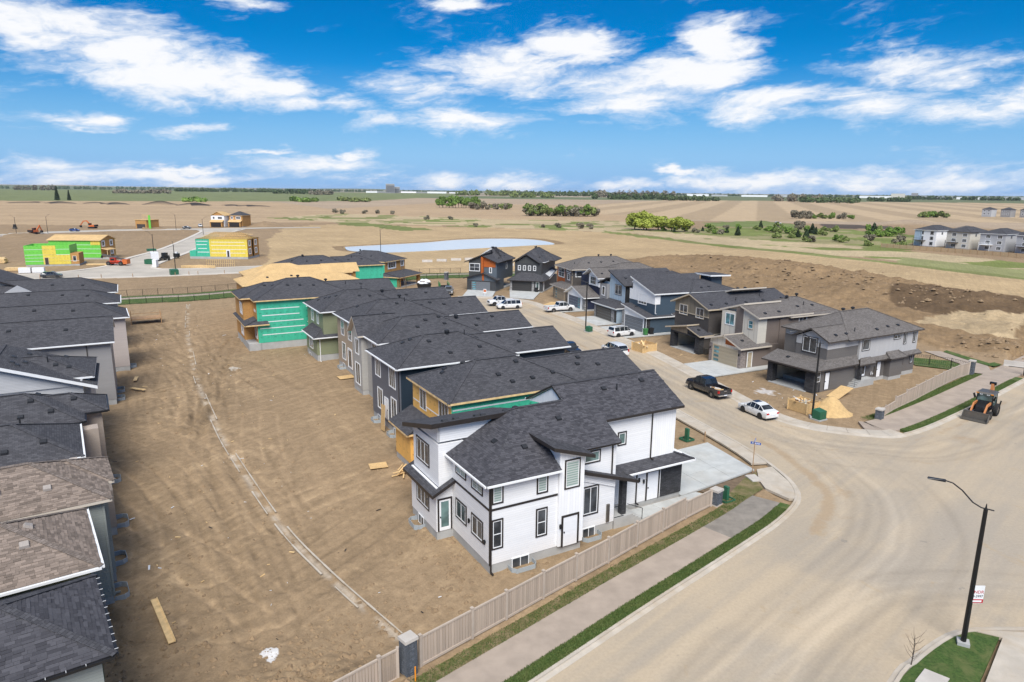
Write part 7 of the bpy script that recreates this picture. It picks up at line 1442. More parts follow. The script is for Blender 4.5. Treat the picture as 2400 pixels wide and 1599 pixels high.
for at, mt, lb in (((22.0, 110.5), 'green_bin', 'green wheeled bin beside the grey garage'), ((23.1, 111.2), 'dark', 'black wheeled bin behind the green bin'), (frame(*FR['R8'])(-.6, 1.3), 'dark', 'dark wheeled bin beside the charcoal house garage')):
    r = empty('wheeled_bin', (at[0], at[1], .11), 66, label=lb, cat='bin'); MB().hexa([(-.26, -.24, .08), (.26, -.24, .08), (.26, .24, .08), (-.26, .24, .08), (-.33, -.3, 1.0), (.33, -.3, 1.0), (.33, .3, 1.0), (-.33, .3, 1.0)], M[mt]).build('tub', r); MB().box(-.36, .36, -.33, .33, 1.0, 1.08, M[mt]).build('lid', r); wheel(r, .3, .22, .1, .06, 'hub'); wheel(r, .3, -.22, .1, .06, 'hub')
def debris_bin(at, az, label, L, W_, h):
    r = empty('debris_bin', (at[0], at[1], 0), az, label=label, cat='bin')
    for (x0, x1, y0, y1) in ((0, L, 0, .05), (0, L, W_-.05, W_), (0, .05, .05, W_-.05), (L-.05, L, .05, W_-.05)): MB().box(x0, x1, y0, y1, 0, h+random.uniform(-.05, .05), M['osb_pale']).build('side_sheet', r)
    for x in (0, L):
        for y in (0, W_): MB().box(x-.06, x+.06, y-.06, y+.06, 0, h+.1, M['lumber']).build('corner_post', r)
    q = MB(); q.box(.1, L-.1, .1, W_-.1, 0, h*.7, M['lumber_d'])
    for k in range(16): a = Vector((random.uniform(.2, L-.2), random.uniform(.2, W_-.2), h*.72)); b = a+Vector((random.uniform(-1, 1), random.uniform(-1, 1), random.uniform(0, .5))); q.bar(a, b, random.uniform(.08, .3), .04, M[random.choice(('lumber', 'lumber', 'osb_pale', 'white_p', 'drywall'))])
    q.build('scrap', r)
debris_bin((30.4, 71.9), 150, 'plywood debris bin full of scrap beside the sand pile', 2.4, 2.0, 1.15); debris_bin((18.0, 100.0), 150, 'plywood debris bin on the dirt beside the white minivan', 2.5, 2.6, 1.2)
def heap_mesh(name, label, cat, at, rx, ry, h, mat, az=0, n=26):
    V = []; Fc = []
    for i in range(n+1):
        for j in range(n+1):
            x = -1+2*i/n; y = -1+2*j/n; d = math.hypot(x, y); t = max(0, 1-d); z = h*t*t*(3-2*t)*1.25+.06*h*math.sin(7*x+3*y)*math.cos(6*y)*t+random.uniform(-.02, .02)*h
            V.append((x*rx, y*ry, max(z, 0)-.05+(0 if d < .95 else -.2)))
    for i in range(n):
        for j in range(n): a = i*(n+1)+j; Fc.append((a, a+n+1, a+n+2, a+1))
    o = MB().mesh(V, Fc, M[mat]).build(name, smooth=True); o.location = (*at, 0); o.rotation_euler[2] = R(az); return tag(o, label, cat)
heap_mesh('sand_pile', 'yellow sand pile between the debris bin and the fence end pillar', 'sand pile', (34.5, 70.7), 2.6, 2.0, 1.5, 'sand')
rp = MB().hexa([(-1.1, -.75, 0), (2.2, -.75, .72), (2.2, .75, .72), (-1.1, .75, 0), (-1.1, -.75, .03), (2.2, -.75, .76), (2.2, .75, .76), (-1.1, .75, .03)], M['osb_pale']).build('plywood_ramp'); rp.location = (38.2, 76.9, .02); rp.rotation_euler[2] = R(38); tag(rp, 'plywood ramp leaning on the concrete steps of the grey corner house', 'ramp')
# boards and sheets lying about
def board(name, label, a, b, w, t, mat, z=.06): 
    o = MB().bar((a[0], a[1], z), (b[0], b[1], z+.02), w, t, M[mat]).build(name); return tag(o, label, 'lumber')
pl = empty('plank', (-20.3, 34.9, .06), 90, label='long new timber plank lying on the dirt at lower left', cat='lumber'); MB().bar((0, 0, 0), (2.9, -3.8, .02), .34, .05, M['lumber']).build('face_board', pl); MB().bar((.13, .1, .02), (3.03, -3.7, .04), .05, .10, M['lumber']).build('edge_board', pl)
for c_, w, az_, lb in (((-20.8, 82.7), 1.9, 30, 'square plywood sheet on the dirt behind the tan house'), ((-11.3, 54.6), 1.5, 20, 'pair of plywood sheets on the dirt beside the wrapped house')):
    o = MB().box(-w/2, w/2, -w*.4, w*.4, .05, .075, M['osb_pale']).build('plywood_sheet'); o.location = (*c_, .03); o.rotation_euler[2] = R(az_); tag(o, lb, 'sheet')
lpile = empty('lumber_pile', (-8.9, 52.8, 0), 90, label='loose lumber offcuts piled by the white house rear corner', cat='lumber')
for k in range(9): MB().bar((random.uniform(-1, 1), random.uniform(-1, .8), .08+.05*k), (random.uniform(-.3, 1.4), random.uniform(-.8, 1.4), .1+.05*k), random.uniform(.08, .14), .05, M['lumber']).build('stick', lpile)
lean = MB().bar((2.45+.5, 26.6, .1), (3.2, 26.9, 2.6), 1.1, .03, M['osb_pale'], up=(1, 0, 0)).build('leaning_sheet'); lean.location = (0, 0, 0)
fx = frame((-1.23, 38.01), 60.5); p0 = fx(2.6, 27.6); lean.data.transform(Matrix.Translation((-2.95, -26.6, 0))); lean.location = (p0[0], p0[1], 0); lean.rotation_euler[2] = R(29.5); tag(lean, 'plywood sheet leaning on the slate house rear wall', 'sheet')
for k, (a, b, lb) in enumerate((((-44.4, 76.6), (-42.4, 75.8), 'two planks on the ground under the mid grey house'), ((-46.4, 81.5), (-45.6, 79.6), 'short plank leaning by the window wells of the mid grey house'))): board('plank', lb, a, b, .4, .06, 'lumber', .2)
dk = empty('wooden_deck', (-64.4, 117.6, 0), 60.5, label='small brown wooden deck with railing behind the pinkish beige house', cat='deck'); MB().box(-2.2, 2.6, -1.6, 1.6, .75, .9, M['lumber_d']).build('platform', dk)
for x in (-2.1, 2.5):
    for y in (-1.5, 1.5): MB().box(x-.06, x+.06, y-.06, y+.06, -.1, 1.9, M['lumber_d']).build('post', dk)
MB().bar((-2.1, -1.5, 1.85), (2.5, -1.5, 1.85), .06, .08, M['lumber_d']).bar((2.5, -1.5, 1.85), (2.5, 1.5, 1.85), .06, .08, M['lumber_d']).build('railing', dk)
# yard swale: two broken concrete edges
for d, lb in ((.3, 'right'), (-.3, 'left')):
    L = offset(smoothline(SWALE, .9), d); r = empty('swale_edge', (0, 0, 0), 90, label='broken pale concrete edge line on the %s of the yard drain' % lb, cat='drain edge'); i = 0
    while i < len(L)-3:
        n = random.randint(1, 6)
        if random.random() < (.6 if L[i].y < 75 else .2):
            mb = MB(); seg = L[i:i+n+1]
            for a, b in zip(seg, seg[1:]): mb.bar((a.x, a.y, .045), (b.x, b.y, .045), random.uniform(.05, .12), .05, M['conc_w'])
            mb.build('kerb_piece', r)
        i += n
# covers and slabs
for pts, lb, nm in (([(19.5, 53.2), (20.4, 53.4), (20.6, 52.2), (19.75, 52.0)], 'flat pale concrete cover in the grass by the corner ramp', 'concrete_cover'), ([(19.6, 28.7), (20.6, 29.6), (21.4, 28.9), (20.4, 28.0)], 'pale concrete cover on the lower right lawn', 'concrete_cover')):
    tag(MB().prism(pts[::-1] if nm else pts, .02, .17, M['cap']).build(nm), lb, 'cover')
sheet('grass_verge', [(16.3, 48.6), (17.3, 47.9), (20.2, 50.8), (20.3, 52.5), (20.8, 54.1), (19.2, 52.6)], .075, M['turf_dry'])
sheet('soil_bed', [(14.9, 50.2), (20.8, 54.2), (19.4, 52.4), (17.2, 49.9), (16.2, 49.1)][::-1], .07, M['dsoil2'])
sap = empty('sapling', (20.1, 29.9, .1), 90, label='bare twiggy sapling on the lower right lawn', cat='tree')
q = MB(); q.tube([(0, 0, 0), (.05, .02, .8), (.0, .05, 1.7)], [.03, .02, .006], M['bark'], 6); q.build('trunk', sap); q = MB()
for k in range(14): z = .3+k*.09; a = k*2.4; q.tube([(0, .02, z), (math.cos(a)*.25, math.sin(a)*.25, z+.25), (math.cos(a)*.45, math.sin(a)*.45, z+.6)], [.012, .008, .003], M['bark'], 4)
q.build('crown', sap)
# spilled rubble and clods (uncountable)
def clods(name, boxes, n, mat, smin, smax, seed):
    rg = random.Random(seed); mb = MB(); ico = [(0, 0, 1), (.9, 0, .1), (.25, .85, .1), (-.75, .5, 0), (-.7, -.55, .1), (.3, -.85, 0), (0, 0, -.4)]; fc = [(0, 1, 2), (0, 2, 3), (0, 3, 4), (0, 4, 5), (0, 5, 1), (6, 2, 1), (6, 3, 2), (6, 4, 3), (6, 5, 4), (6, 1, 5)]
    for (cx, cy, sx, sy, w) in boxes:
        for k in range(int(n*w)):
            x = rg.gauss(cx, sx); y = rg.gauss(cy, sy); s = smin+(smax-smin)*rg.random()**3; a = rg.random()*6.3; c_, s_ = math.cos(a), math.sin(a); kx, ky, kz = rg.uniform(.6, 1.2)*s, rg.uniform(.6, 1.2)*s, rg.uniform(.4, .8)*s
            z0 = ground_z(x, y)
            mb.mesh([(x+(c_*p[0]*kx-s_*p[1]*ky), y+(s_*p[0]*kx+c_*p[1]*ky), z0+p[2]*kz) for p in ico], fc, M[mat])
    tag(mb.build(name), kind='stuff')
clods('soil_clods', [(-8, 27.5, 2.2, 1.2, 1.3), (-13, 29, 3, 1.5, .8), (-17, 31.5, 2, 2, .5), (-7, 33, 1.4, 3, .6), (-3.2, 38.5, .8, 3., .8), (-5.5, 43.5, .8, 1.5, .5), (-33, 70, 3, 10, .7), (-38, 88, 3, 6, .8), (-20, 50, 6, 10, .8), (4, 38.5, 3., .8, .4), (-20, 33, 1.2, 6, .7), (-9, 31, 2, 1.2, .8)], 300, 'dirt', .04, .26, 5)
clods('soil_clods', [(75, 205, 12, 16, 1.2), (88, 175, 8, 10, 1.), (95, 148, 8, 8, .8), (77, 101, 4, 4, 1.0), (70, 180, 6, 14, .6)], 260, 'dirt', .1, .8, 6)
# ------------------------------------------------------------------ building sites on the far left
def marks(H, face, c, rects):
    for (u0, u1, z0, z1, mt) in rects: MB().box(*H.fb(face, c, u0, u1, z0, z1, .003, .02), M[mt]).build('sheathing_panel', H.e)
H = House('roofless_house', (-143.5, 201), 70, 'roofless house shell wrapped in bright green and yellow on the far left')
H.found(0, 13.8, 0, 9, .5)
for nm, a in (('wall', (0, 11.6, 0, .2)), ('wall', (0, 11.6, 8.8, 9)), ('wall', (0, .2, .2, 8.8)), ('wall', (11.4, 11.6, .2, 8.8))): H.box(nm, *a, .5, 6.1, 'wrap_green')
H.box('wall', 11.6, 13.8, 0, 6., .5, 3.7, 'osb'); marks(H, '-y', 0, [(4.6, 8., .5, 6.05, 'wrap_yellow'), (8., 11.5, .5, 3.3, 'wrap_yellow'), (0.1, 13.7, 1.45, 1.53, 'tape'), (.1, 11.5, 3.3, 3.4, 'tape'), (.1, 11.5, 4.9, 4.98, 'tape'), (.1, 8, 2.4, 2.47, 'tape')]); H.door('-y', -.02, 4.9, 6., .5, 2.6, 'trim_brn', 'lumber'); H.win('-y', 0, 12.1, 13.2, 1.2, 3., 1, 'lumber')
for k in range(14): H.box('roof_plate', 11.3+.0, 11.6, .6*k+.3, .6*k+.4, 6.1, 6.14, 'lumber') if k < 1 else H.box('stud', 11.1, 11.2, .6*k+.3, .6*k+.36, 3.6, 6.05, 'lumber')
H = House('ply_gable_house', (-151.5, 224.), 88, 'bright green wrapped house with bare plywood gable roof on the far left')
H.found(0, 16.5, 0, 9, .5); H.wall(0, 16.5, 0, 9, .5, 6.2, 'wrap_green'); H.roof(hip(-.4, 16.9, -.4, 9.4, 6.2, .3, 'x', 'gg'), 'ply_roof', 'lumber', 'lumber'); H.gable_wall([(16.5, 0, 6.1), (16.5, 9, 6.1), (16.5, 4.5, 7.4)], (-.2, 0, 0), 'osb'); marks(H, '+x', 16.5, [(0.05, 8.9, .5, 6.15, 'osb')]); marks(H, '-y', 0, [(13.4, 16.4, 4.6, 6.1, 'wrap_yellow')]+[(.1, 16.4, z, z+.1, 'tape') for z in (1.9, 3.3, 4.6)])
for (y0, z0) in ((.8, 4.0), (5.6, 4.0), (5.6, 1.2)): H.win('+x', 16.53, y0, y0+1.9, z0, z0+2.0, 1, 'tape', tw=.3)
H.roof([[(16.5, .2, 3.6), (18.6, .2, 3.1), (18.6, 5.2, 3.1), (16.5, 5.2, 3.6)]], 'ply_roof', 'lumber', 'lumber')
for y in (.4, 2., 4.8): H.box('porch_post', 18.2, 18.35, y, y+.15, .4, 3.1, 'lumber')
H.box('porch_floor', 16.5, 18.8, .2, 5.2, -.2, .5, 'conc_f')
H = House('yellow_house', (-108.5, 230), 90, 'yellow and teal wrapped house with open roof trusses by the far street')
H.found(0, 19.5, 0, 10.5, .7); H.wall(6.8, 19.5, 0, 10.5, .7, 6.6, 'wrap_yellow'); H.wall(2.2, 6.9, .05, 10.4, .7, 6.5, 'wrap_teal'); H.wall(0, 2.3, .05, 8., .5, 2.6, 'wrap_teal'); marks(H, '+x', 19.5, [(.05, 10.4, .7, 6.55, 'osb'), (4.2, 5.4, .7, 6.6, 'wrap_yellow')])
for z in (1.9, 3.1, 4.4, 5.5): tape_rows(H, '-y', 0, 7., 19.3, (z,), .14); tape_rows(H, '-y', .05, 2.4, 6.7, (z+.2,), .2)
for (y0, z0) in ((.9, 4.2), (6.4, 4.2), (.9, 1.5), (6.4, 1.5)): H.win('+x', 19.53, y0, y0+2.2, z0, z0+2., 2, 'tape', tw=.3)
H.door('-y', 0, 12.3, 13.6, .7, 3.0, 'trim_brn', 'tape', tw=.3)
tr = None
for k in range(32):
    x = 2.4+k*.56; e_ = max(0., min(1., min((x-2.)/4.5, (20.-x)/4.5))); zr = 6.6+2.1*e_; t_ = MB(); yy = 5.25
    for a, b in (((x, -.5, 6.55), (x, yy-.0, zr)), ((x, 11., 6.55), (x, yy, zr)), ((x, -.5, 6.6), (x, 11., 6.6)), ((x, 2.4, 6.6), (x, yy, zr)), ((x, 8.1, 6.6), (x, yy, zr))): t_.bar(a, b, .09, .12, M['lumber'])
    t_.build('truss', H.e)
for y, z in ((2.2, 7.7), (3.8, 8.3), (8.3, 7.7)): H.box('purlin', 4., 18.5, y, y+.1, z, z+.1, 'lumber')
H = House('framed_house', (-217, 397), 108, 'half framed house with one tall green wall far behind the lamp post'); H.found(0, 11, 0, 9, .4); H.wall(0, 8, 0, 9, .4, 5., 'osb'); H.box('deck', -.3, 8.4, -.3, 9, 5., 5.3, 'ply_roof'); H.box('green_wall', 9.6, 11, 0, .25, .4, 7.9, 'wrap_green'); H.box('garage_opening', 1, 7, -.05, .02, .4, 2.8, 'trim_brn')
for k in range(6): H.box('stud', 5.2+k, 5.35+k, .1, .25, 5.2, 8., 'lumber')
H.box('top_plate', 5.2, 10.6, .1, .25, 8., 8.15, 'lumber')
for o_, az_, lb, k in (((-176.5, 426.), 95, 'far small house with plywood front gable, left of a pair', 0), ((-166.5, 429.), 95, 'far small house with black hip roof, right of a pair', 1)):
    H = House('small_house', (o_[0]-9.5, o_[1]), az_, lb); H.found(0, 8.5, 0, 11, .3); H.wall(0, 8.5, 0, 11, .3, 7., 'tape' if k == 0 else 'osb'); H.roof(hip(-.4, 8.9, -.4, 11.4, 7., .5, 'y', 'gh' if k == 0 else 'hh'), 'sh_char' if k else 'ply_roof', 'lumber', 'lumber'); H.box('garage_front', .2, 8., -2.2, 0, .2, 3.2, 'osb'); H.box('garage_opening', .9, 7.3, -2.25, -2.18, .2, 2.8, 'trim_blk'); H.roof([[(0, -2.6, 3.2), (8.4, -2.6, 3.2), (8.4, 0, 4.4), (0, 0, 4.4)]], 'ply_roof', 'lumber', 'lumber')
    if k == 0: H.gable_wall([(0, 0, 6.9), (8.5, 0, 6.9), (4.25, 0, 9.)], (0, .2, 0), 'osb')
    H.win('-y', 0, 1., 2.6, 4.6, 6.4, 1, 'tape', tw=.25); H.win('-y', 0, 4.2, 7.4, 4.6, 6.4, 2, 'tape', tw=.25)
# site clutter
r = empty('portable_toilet', (-106.7, 203.8, 0), 95, label='yellow and white portable toilet on the far street corner', cat='toilet'); MB().box(-.6, .6, -.6, .6, .1, 2.1, M['white_p']).build('cabin', r); MB().box(-.62, -.6, -.55, .55, .15, 2.0, M['yellow_p']).build('door', r); MB().hexa([(-.65, -.65, 2.1), (.65, -.65, 2.1), (.65, .65, 2.1), (-.65, .65, 2.1), (-.3, -.5, 2.35), (.3, -.5, 2.35), (.3, .5, 2.35), (-.3, .5, 2.35)], M['white_p']).build('roof', r)
r = empty('dumpster', (-112., 211.5, 0), 95, label='dark green open dumpster beside the portable toilet', cat='dumpster'); q = MB()
for (a, b, c_, d) in ((-1.6, 1.6, -1., -.95), (-1.6, 1.6, .95, 1.), (-1.6, -1.55, -.95, .95), (1.55, 1.6, -.95, .95)): q.box(a, b, c_, d, .15, 1.5, M['green_met'])
q.box(-1.6, 1.6, -1, 1, .1, .16, M['green_met']); q.build('tub', r); MB().box(-1.5, 1.5, -.9, .9, .16, 1.1, M['lumber_d']).build('waste', r)
r = empty('box_trailer', (-116., 221.5, 0), 150, label='plain white box trailer beside the black cab loader', cat='trailer'); MB().box(-3., 3., -1.1, 1.1, .6, 2.7, M['white_p']).build('box', r); MB().bar((3., 0, .6), (4.2, 0, .55), .12, .1, M['dark']).build('drawbar', r)
for x in (-.5, .4):
    for sg in (-1, 1): wheel(r, x, sg*1.1, .35, .2)
r = empty('site_generator', (-113, 230, 0), 100, label='small black generator trailer beside the yellow house', cat='generator'); MB().box(-.9, .9, -.5, .5, .5, 1.7, M['black']).build('housing', r); MB().box(-.4, .4, -.3, .3, 1.7, 2.2, M['white_p']).build('tank', r); wheel(r, 0, .6, .3, .15); wheel(r, 0, -.6, .3, .15)
fr_ = empty('wall_frame', (-92, 205, 0), 90, label='wooden stud wall frame lying upright beside the far street', cat='wall frame')
for k in range(15): MB().box(k*.6, k*.6+.06, 0, .12, 0, 2.2, M['lumber']).build('stud', fr_)
for z in (0, 1.1, 2.2): MB().box(0, 8.46, 0, .12, z, z+.06, M['lumber']).build('plate', fr_)
tp = empty('truss_stack', (-98, 201.5, 0), 88, label='flat stack of roof trusses on the ground by the stud wall frame', cat='lumber')
for k in range(10): q = MB(); q.bar((0, 0, .1+k*.08), (5, .5+k*.1, .1+k*.08), .1, .06, M['lumber']).bar((5, .5+k*.1, .1+k*.08), (10, 0, .1+k*.08), .1, .06, M['lumber']).bar((0, 0, .1+k*.08), (10, 0, .1+k*.08), .1, .06, M['lumber']); q.build('truss', tp)
def stack(at, az, L, W_, n, label, top='lumber'):
    r = empty('lumber_stack', (*at, 0), az, label=label, cat='lumber')
    for k in range(n): MB().box(random.uniform(-.2, .2), L+random.uniform(-.2, .2), random.uniform(0, .1), W_, .1+k*.22, .29+k*.22, M['lumber' if k < n-1 else top]).build('bundle', r)
stack((-152, 186), 72, 9, 2, 4, 'long lumber stack with blue tarp beside the far left street', 'lumber'); stack((-141, 189), 72, 5, 1.8, 4, 'short lumber stack right of the blue tarped one'); stack((-160, 207), 70, 5, 3, 6, 'lumber stack at the left edge by the roofless house'); stack((-165, 212), 60, 6, 3, 5, 'pale lumber stack farthest left'); stack((-128, 205), 80, 6, 1.6, 2, 'loose planks behind the red telehandler')
tag(MB().box(0, 8, .3, 1.9, .98, 1.08, M['p_blue']).build('tarpaulin'), 'blue tarpaulin over the long far lumber stack', 'tarp').location = (-151.5, 186, 0)
wf = empty('window_crates', (-134, 184.5, 0), 72, label='pair of white crates beside the far dark crossover', cat='crate')
for k in range(2): MB().box(k*3.2, k*3.2+2.8, 0, 1.2, .1, 1.5, M['white_p']).build('crate', wf)
for k, (x, y) in enumerate(((-112, 175.3), (-107, 176.8), (-100, 179), (-91, 183.5), (-88, 185), (-86, 186), (-80, 189), (-120, 172.5))): tag(MB().box(-.06, .06, -.06, .06, 0, 1.0, M['lumber_d']).build('survey_stake'), 'thin survey stake along the kerb of the far left street', 'stake', 'survey stakes on the far left kerb').location = (x, y, 0)
ld = empty('ladder', (-25.6, 163.2, 0), 20, label='aluminium ladder leaning on the end house front', cat='ladder'); ld.rotation_euler = (0, R(-14), R(60))
for sg in (-.25, .25): MB().box(-.03, .03, sg-.03, sg+.03, 0, 7.4, M['chrome']).build('rail', ld)
for k in range(20): MB().box(-.02, .02, -.22, .22, .3+k*.36, .34+k*.36, M['chrome']).build('rung', ld)
bp = empty('waste_bags', (-21.3, 163.3, 0), 60, label='heap of white waste bags in a black bin by the bend', cat='waste bags'); MB().hexa([(-1.2, -.9, 0), (1.2, -.9, 0), (1.2, .9, 0), (-1.2, .9, 0), (-1.5, -1.1, 1.3), (1.5, -1.1, 1.3), (1.5, 1.1, 1.3), (-1.5, 1.1, 1.3)], M['dark']).build('bin', bp)
for k in range(7):
    q = MB(); rr_ = random.uniform(.5, .8); n = 8; V = [(0, 0, rr_*.8)]+[(math.cos(a*.785)*rr_*s_, math.sin(a*.785)*rr_*s_, zz*rr_) for s_, zz in ((.7, .55), (1., 0)) for a in range(8)]; Fc = [(0, 1+a, 1+(a+1) % 8) for a in range(8)]+[(1+a, 9+a, 9+(a+1) % 8, 1+(a+1) % 8) for a in range(8)]
    o = q.mesh(V, Fc, M['white_p']).build('bag', bp, True); o.location = (random.uniform(-1, 1), random.uniform(-.7, .7), 1.2+.12*k)
sg_ = empty('lot_sign', (-6.2, 152.5, 0), 20, label='small orange and white lot sign before the charcoal house', cat='sign'); MB().box(-.04, .04, -.04, .04, 0, 1.6, M['sign_wht']).build('post', sg_); MB().box(-.06, -.04, -.35, .35, .7, 1.6, M['sign_wht']).build('board', sg_); MB().box(-.075, -.06, -.3, .3, .95, 1.45, M['orange']).build('orange_panel', sg_)
for k in range(9):
    a = k/8; x = -30+a*36; y = 226+9*math.sin(a*3.1); o = MB().extrude([(0, -.35, 0), (0, .35, 0), (0, .18, .8), (0, -.18, .8)], (3.4, 0, 0), M['cap']).build('concrete_block'); o.location = (x, y if k < 6 else y-16, 0); o.rotation_euler[2] = random.uniform(-.25, .25); tag(o, 'pale concrete block laid on the sand between pond and houses', 'block', 'concrete blocks below the pond')
tag(MB().prism([(8.4, 144.8), (5.4, 139.2), (10.3, 137.2), (11.6, 143.6)], -.1, .09, M['ply_roof']).build('formwork_bed'), 'tan straw covered driveway bed before the brown orange house', 'formwork')

# ------------------------------------------------------------------ finished houses beyond the wetland (right edge)
for k, (o_, cl, lf, lb) in enumerate((((195.5, 319), 'pn_white', 'sd_white', 'white three level house nearest the wetland shrubs, right edge'), ((202, 305), 'sd_cream', 'sd_cream', 'cream three level house with dark balcony, second beyond the pale fence'), ((208.5, 292), 'sd_lgreyh', 'sd_lgreyh', 'light grey three level house with white balcony beyond the pale fence'), ((215, 279), 'sd_mgrey', 'sd_lgreyh', 'mid grey three level house with grey balcony at the right edge'), ((221.5, 266), 'sd_stone', 'sd_stone', 'stone grey house just outside the right edge'))):
    H = House('walkout_house', o_, 60, lb); H.found(0, 16, 0, 10, .3); H.wall(0, 16, 0, 10, .3, 7.8, cl, lf); H.roof(hip(-.5, 16.5, -.5, 10.5, 7.6, .40, 'x', 'hh'), 'sh_char', 'trim_wht' if k != 1 else 'trim_blk', 'soffit')
    for z0 in (5.5, 3.1, .7):
        for y0 in (1.2, 5.8): H.win('-x', -.012, y0, y0+(2. if k else 1.5), z0, z0+1.6, 3 if k else 1, 'trim_wht' if k != 0 else 'trim_blk', tw=.12)
    H.win('-y', 0, 4.2, 5.4, 5.6, 6.8, 1, 'trim_blk'); q = 'trim_wht' if k in (2,) else 'trim_brn'
    H.box('balcony', -2.4, 0, 4.6, 9.2, 2.7, 2.9, q); H.box('balcony_rail', -2.4, -2.35, 4.6, 9.2, 3.75, 3.85, q)
    for y in (4.7, 9.1): H.box('balcony_post', -2.4, -2.25, y-.08, y+.08, 0, 3.8, q)
    if k == 0: H.box('blue_wall', -.03, .0, 6.6, 9.98, .4, 7.7, 'pn_sky')
    H.vents([(6, 2), (9, 2)])
for k, (o_, rf) in enumerate((((224, 338), 'sh_brown'), ((244, 316), 'sh_brown'), ((262, 292), 'sh_char'))):
    H = House('second_row_house', o_, 60, ('brown roofed house behind the cream one', 'brown roofed house behind the light grey one', 'dark roofed house behind the mid grey one')[k]); H.found(0, 14, 0, 12, .3); H.wall(0, 14, 0, 12, .3, 6.4, 'sd_stone'); H.roof(hip(-.5, 14.5, -.5, 12.5, 6.2, .4, 'x', 'hh'), rf, 'trim_wht', 'soffit'); H.win('-x', 0, 2, 4, 4.2, 5.8, 2, 'trim_wht'); H.win('-x', 0, 7, 9, 4.2, 5.8, 2, 'trim_wht')
rf = empty('panel_fence', (168, 314, 0), 90, label='long pale panel fence with brown posts before the three level houses', cat='fence'); L = smoothline([(168, 314), (172.5, 306.4), (183.2, 289.7), (197, 264.2), (212, 236)], 2.9)
pm_ = None
for a, b in zip(L, L[1:]):
    d = b-a; an = math.atan2(d.y, d.x); p = MB().box(.08, d.length-.08, -.03, .03, .1, 1.75, M['ptfence']).build('panel', rf); p.location = a-L[0]; p.rotation_euler[2] = an; o = MB().box(-.08, .08, -.08, .08, 0, 1.85, M['lumber_d']).build('post', rf); o.location = a-L[0]; o.rotation_euler[2] = an
for k in range(5):
    o_ = (560+k*16, 815-k*9); H = House('distant_house', o_, 60, 'distant grey house with dark hip roof in the far right terrace', group='far right terrace'); H.found(0, 12, 0, 10, .3); H.wall(0, 12, 0, 10, .3, 9, 'sd_mgrey' if k else 'sd_lgreyh'); H.roof(hip(-.5, 12.5, -.5, 10.5, 8.8, .45, 'x', 'hh'), 'sh_char', 'trim_blk', 'soffit')
    for z0 in (6, 2.6): H.win('-x', 0, 1.5, 4, z0, z0+2, 1, 'trim_wht', tw=.3); H.win('-x', 0, 6, 8.5, z0, z0+2, 1, 'trim_wht', tw=.3)
# ------------------------------------------------------------------ far skyline
def block(name, label, az_, d, w, dp, h, mat, cat='building', group=None, bands=0):
    a = R(az_); x, y = math.sin(a)*d, math.cos(a)*d; z = ground_z(x, y)-1; r = empty(name, (x, y, z), az_, label=label, cat=cat, group=group); MB().box(0, dp, -w/2, w/2, 0, h, M[mat]).build('wall', r); MB().box(-.5, dp+.5, -w/2-.5, w/2+.5, h, h+1.2, M['soffit']).build('roof', r)
    for k in range(bands): MB().box(-.25, 0, -w/2+2, w/2-2, 5+k*5, 8+k*5, M['glass']).build('window_band', r)
    return r
pxaz = lambda dx: math.degrees(math.atan((dx*1.02-1200)/1638))
block('tower_hotel', 'large grey tower block alone on the far skyline', pxaz(893), 3600, 44, 30, 46, 'sd_mgrey', bands=7); block('tower_wing', 'lower grey wing on the right of the skyline tower', pxaz(906), 3640, 40, 30, 32, 'sd_mgrey', bands=4)
for k, (dx, w, h, mt) in enumerate(((850, 60, 9, 'pn_white'), (872, 50, 7, 'sd_mgrey'), (935, 90, 9, 'pn_white'), (965, 60, 7, 'sd_mgrey'), (1000, 110, 10, 'pn_white'), (1040, 60, 7, 'pn_white'), (1080, 60, 8, 'sd_lgreyh'), (1600, 120, 12, 'pn_white'), (1650, 90, 9, 'sd_lgreyh'), (1730, 130, 10, 'pn_white'), (1790, 70, 12, 'sd_lgreyh'), (2010, 160, 12, 'pn_white'), (2060, 60, 24, 'sd_cream'), (2098, 30, 28, 'sd_mgrey'), (2150, 140, 12, 'sd_mgrey'), (2230, 120, 11, 'pn_white'), (2310, 160, 13, 'sd_lgreyh'))): block('far_building', 'low pale building on the far horizon', pxaz(dx), 3900+(k % 3)*160, w, 40, h, mt, group='low buildings on the horizon')
# ------------------------------------------------------------------ trees
def leaf_cloud(name, lobes, n, size, mat, seed, tri=False, up=0.):
    """crown of many leaf-clump faces scattered through overlapping lobes"""
    g = np.random.default_rng(seed); vol = np.array([l[3]*l[4]*l[5] for l in lobes])**.67; idx = g.choice(len(lobes), n, p=vol/vol.sum()); L = np.array(lobes)[idx]
    d = g.normal(size=(n, 3)); d /= np.linalg.norm(d, axis=1)[:, None]; rad = g.uniform(.45, 1.03, n)**.5; c = L[:, :3]+d*L[:, 3:]*rad[:, None]
    nrm = d+g.normal(size=(n, 3))*.7+np.array((0, 0, up)); nrm /= np.linalg.norm(nrm, axis=1)[:, None]; t = np.cross(nrm, g.normal(size=(n, 3))); t /= np.linalg.norm(t, axis=1)[:, None]; b = np.cross(nrm, t); s = size*g.uniform(.5, 1.25, n)[:, None]
    V = np.stack([c-t*s-b*s*.6, c+t*s*.2-b*s, c+t*s+b*s*.5, c-t*s*.3+b*s], 1).reshape(-1, 3); me = bpy.data.meshes.new(name); me.vertices.add(4*n); me.vertices.foreach_set('co', V.astype(np.float32).ravel()); me.loops.add(4*n); me.loops.foreach_set('vertex_index', np.arange(4*n, dtype=np.int32)); me.polygons.add(n); me.polygons.foreach_set('loop_start', np.arange(0, 4*n, 4, dtype=np.int32)); me.update(calc_edges=True); me.materials.append(M[mat]); return me
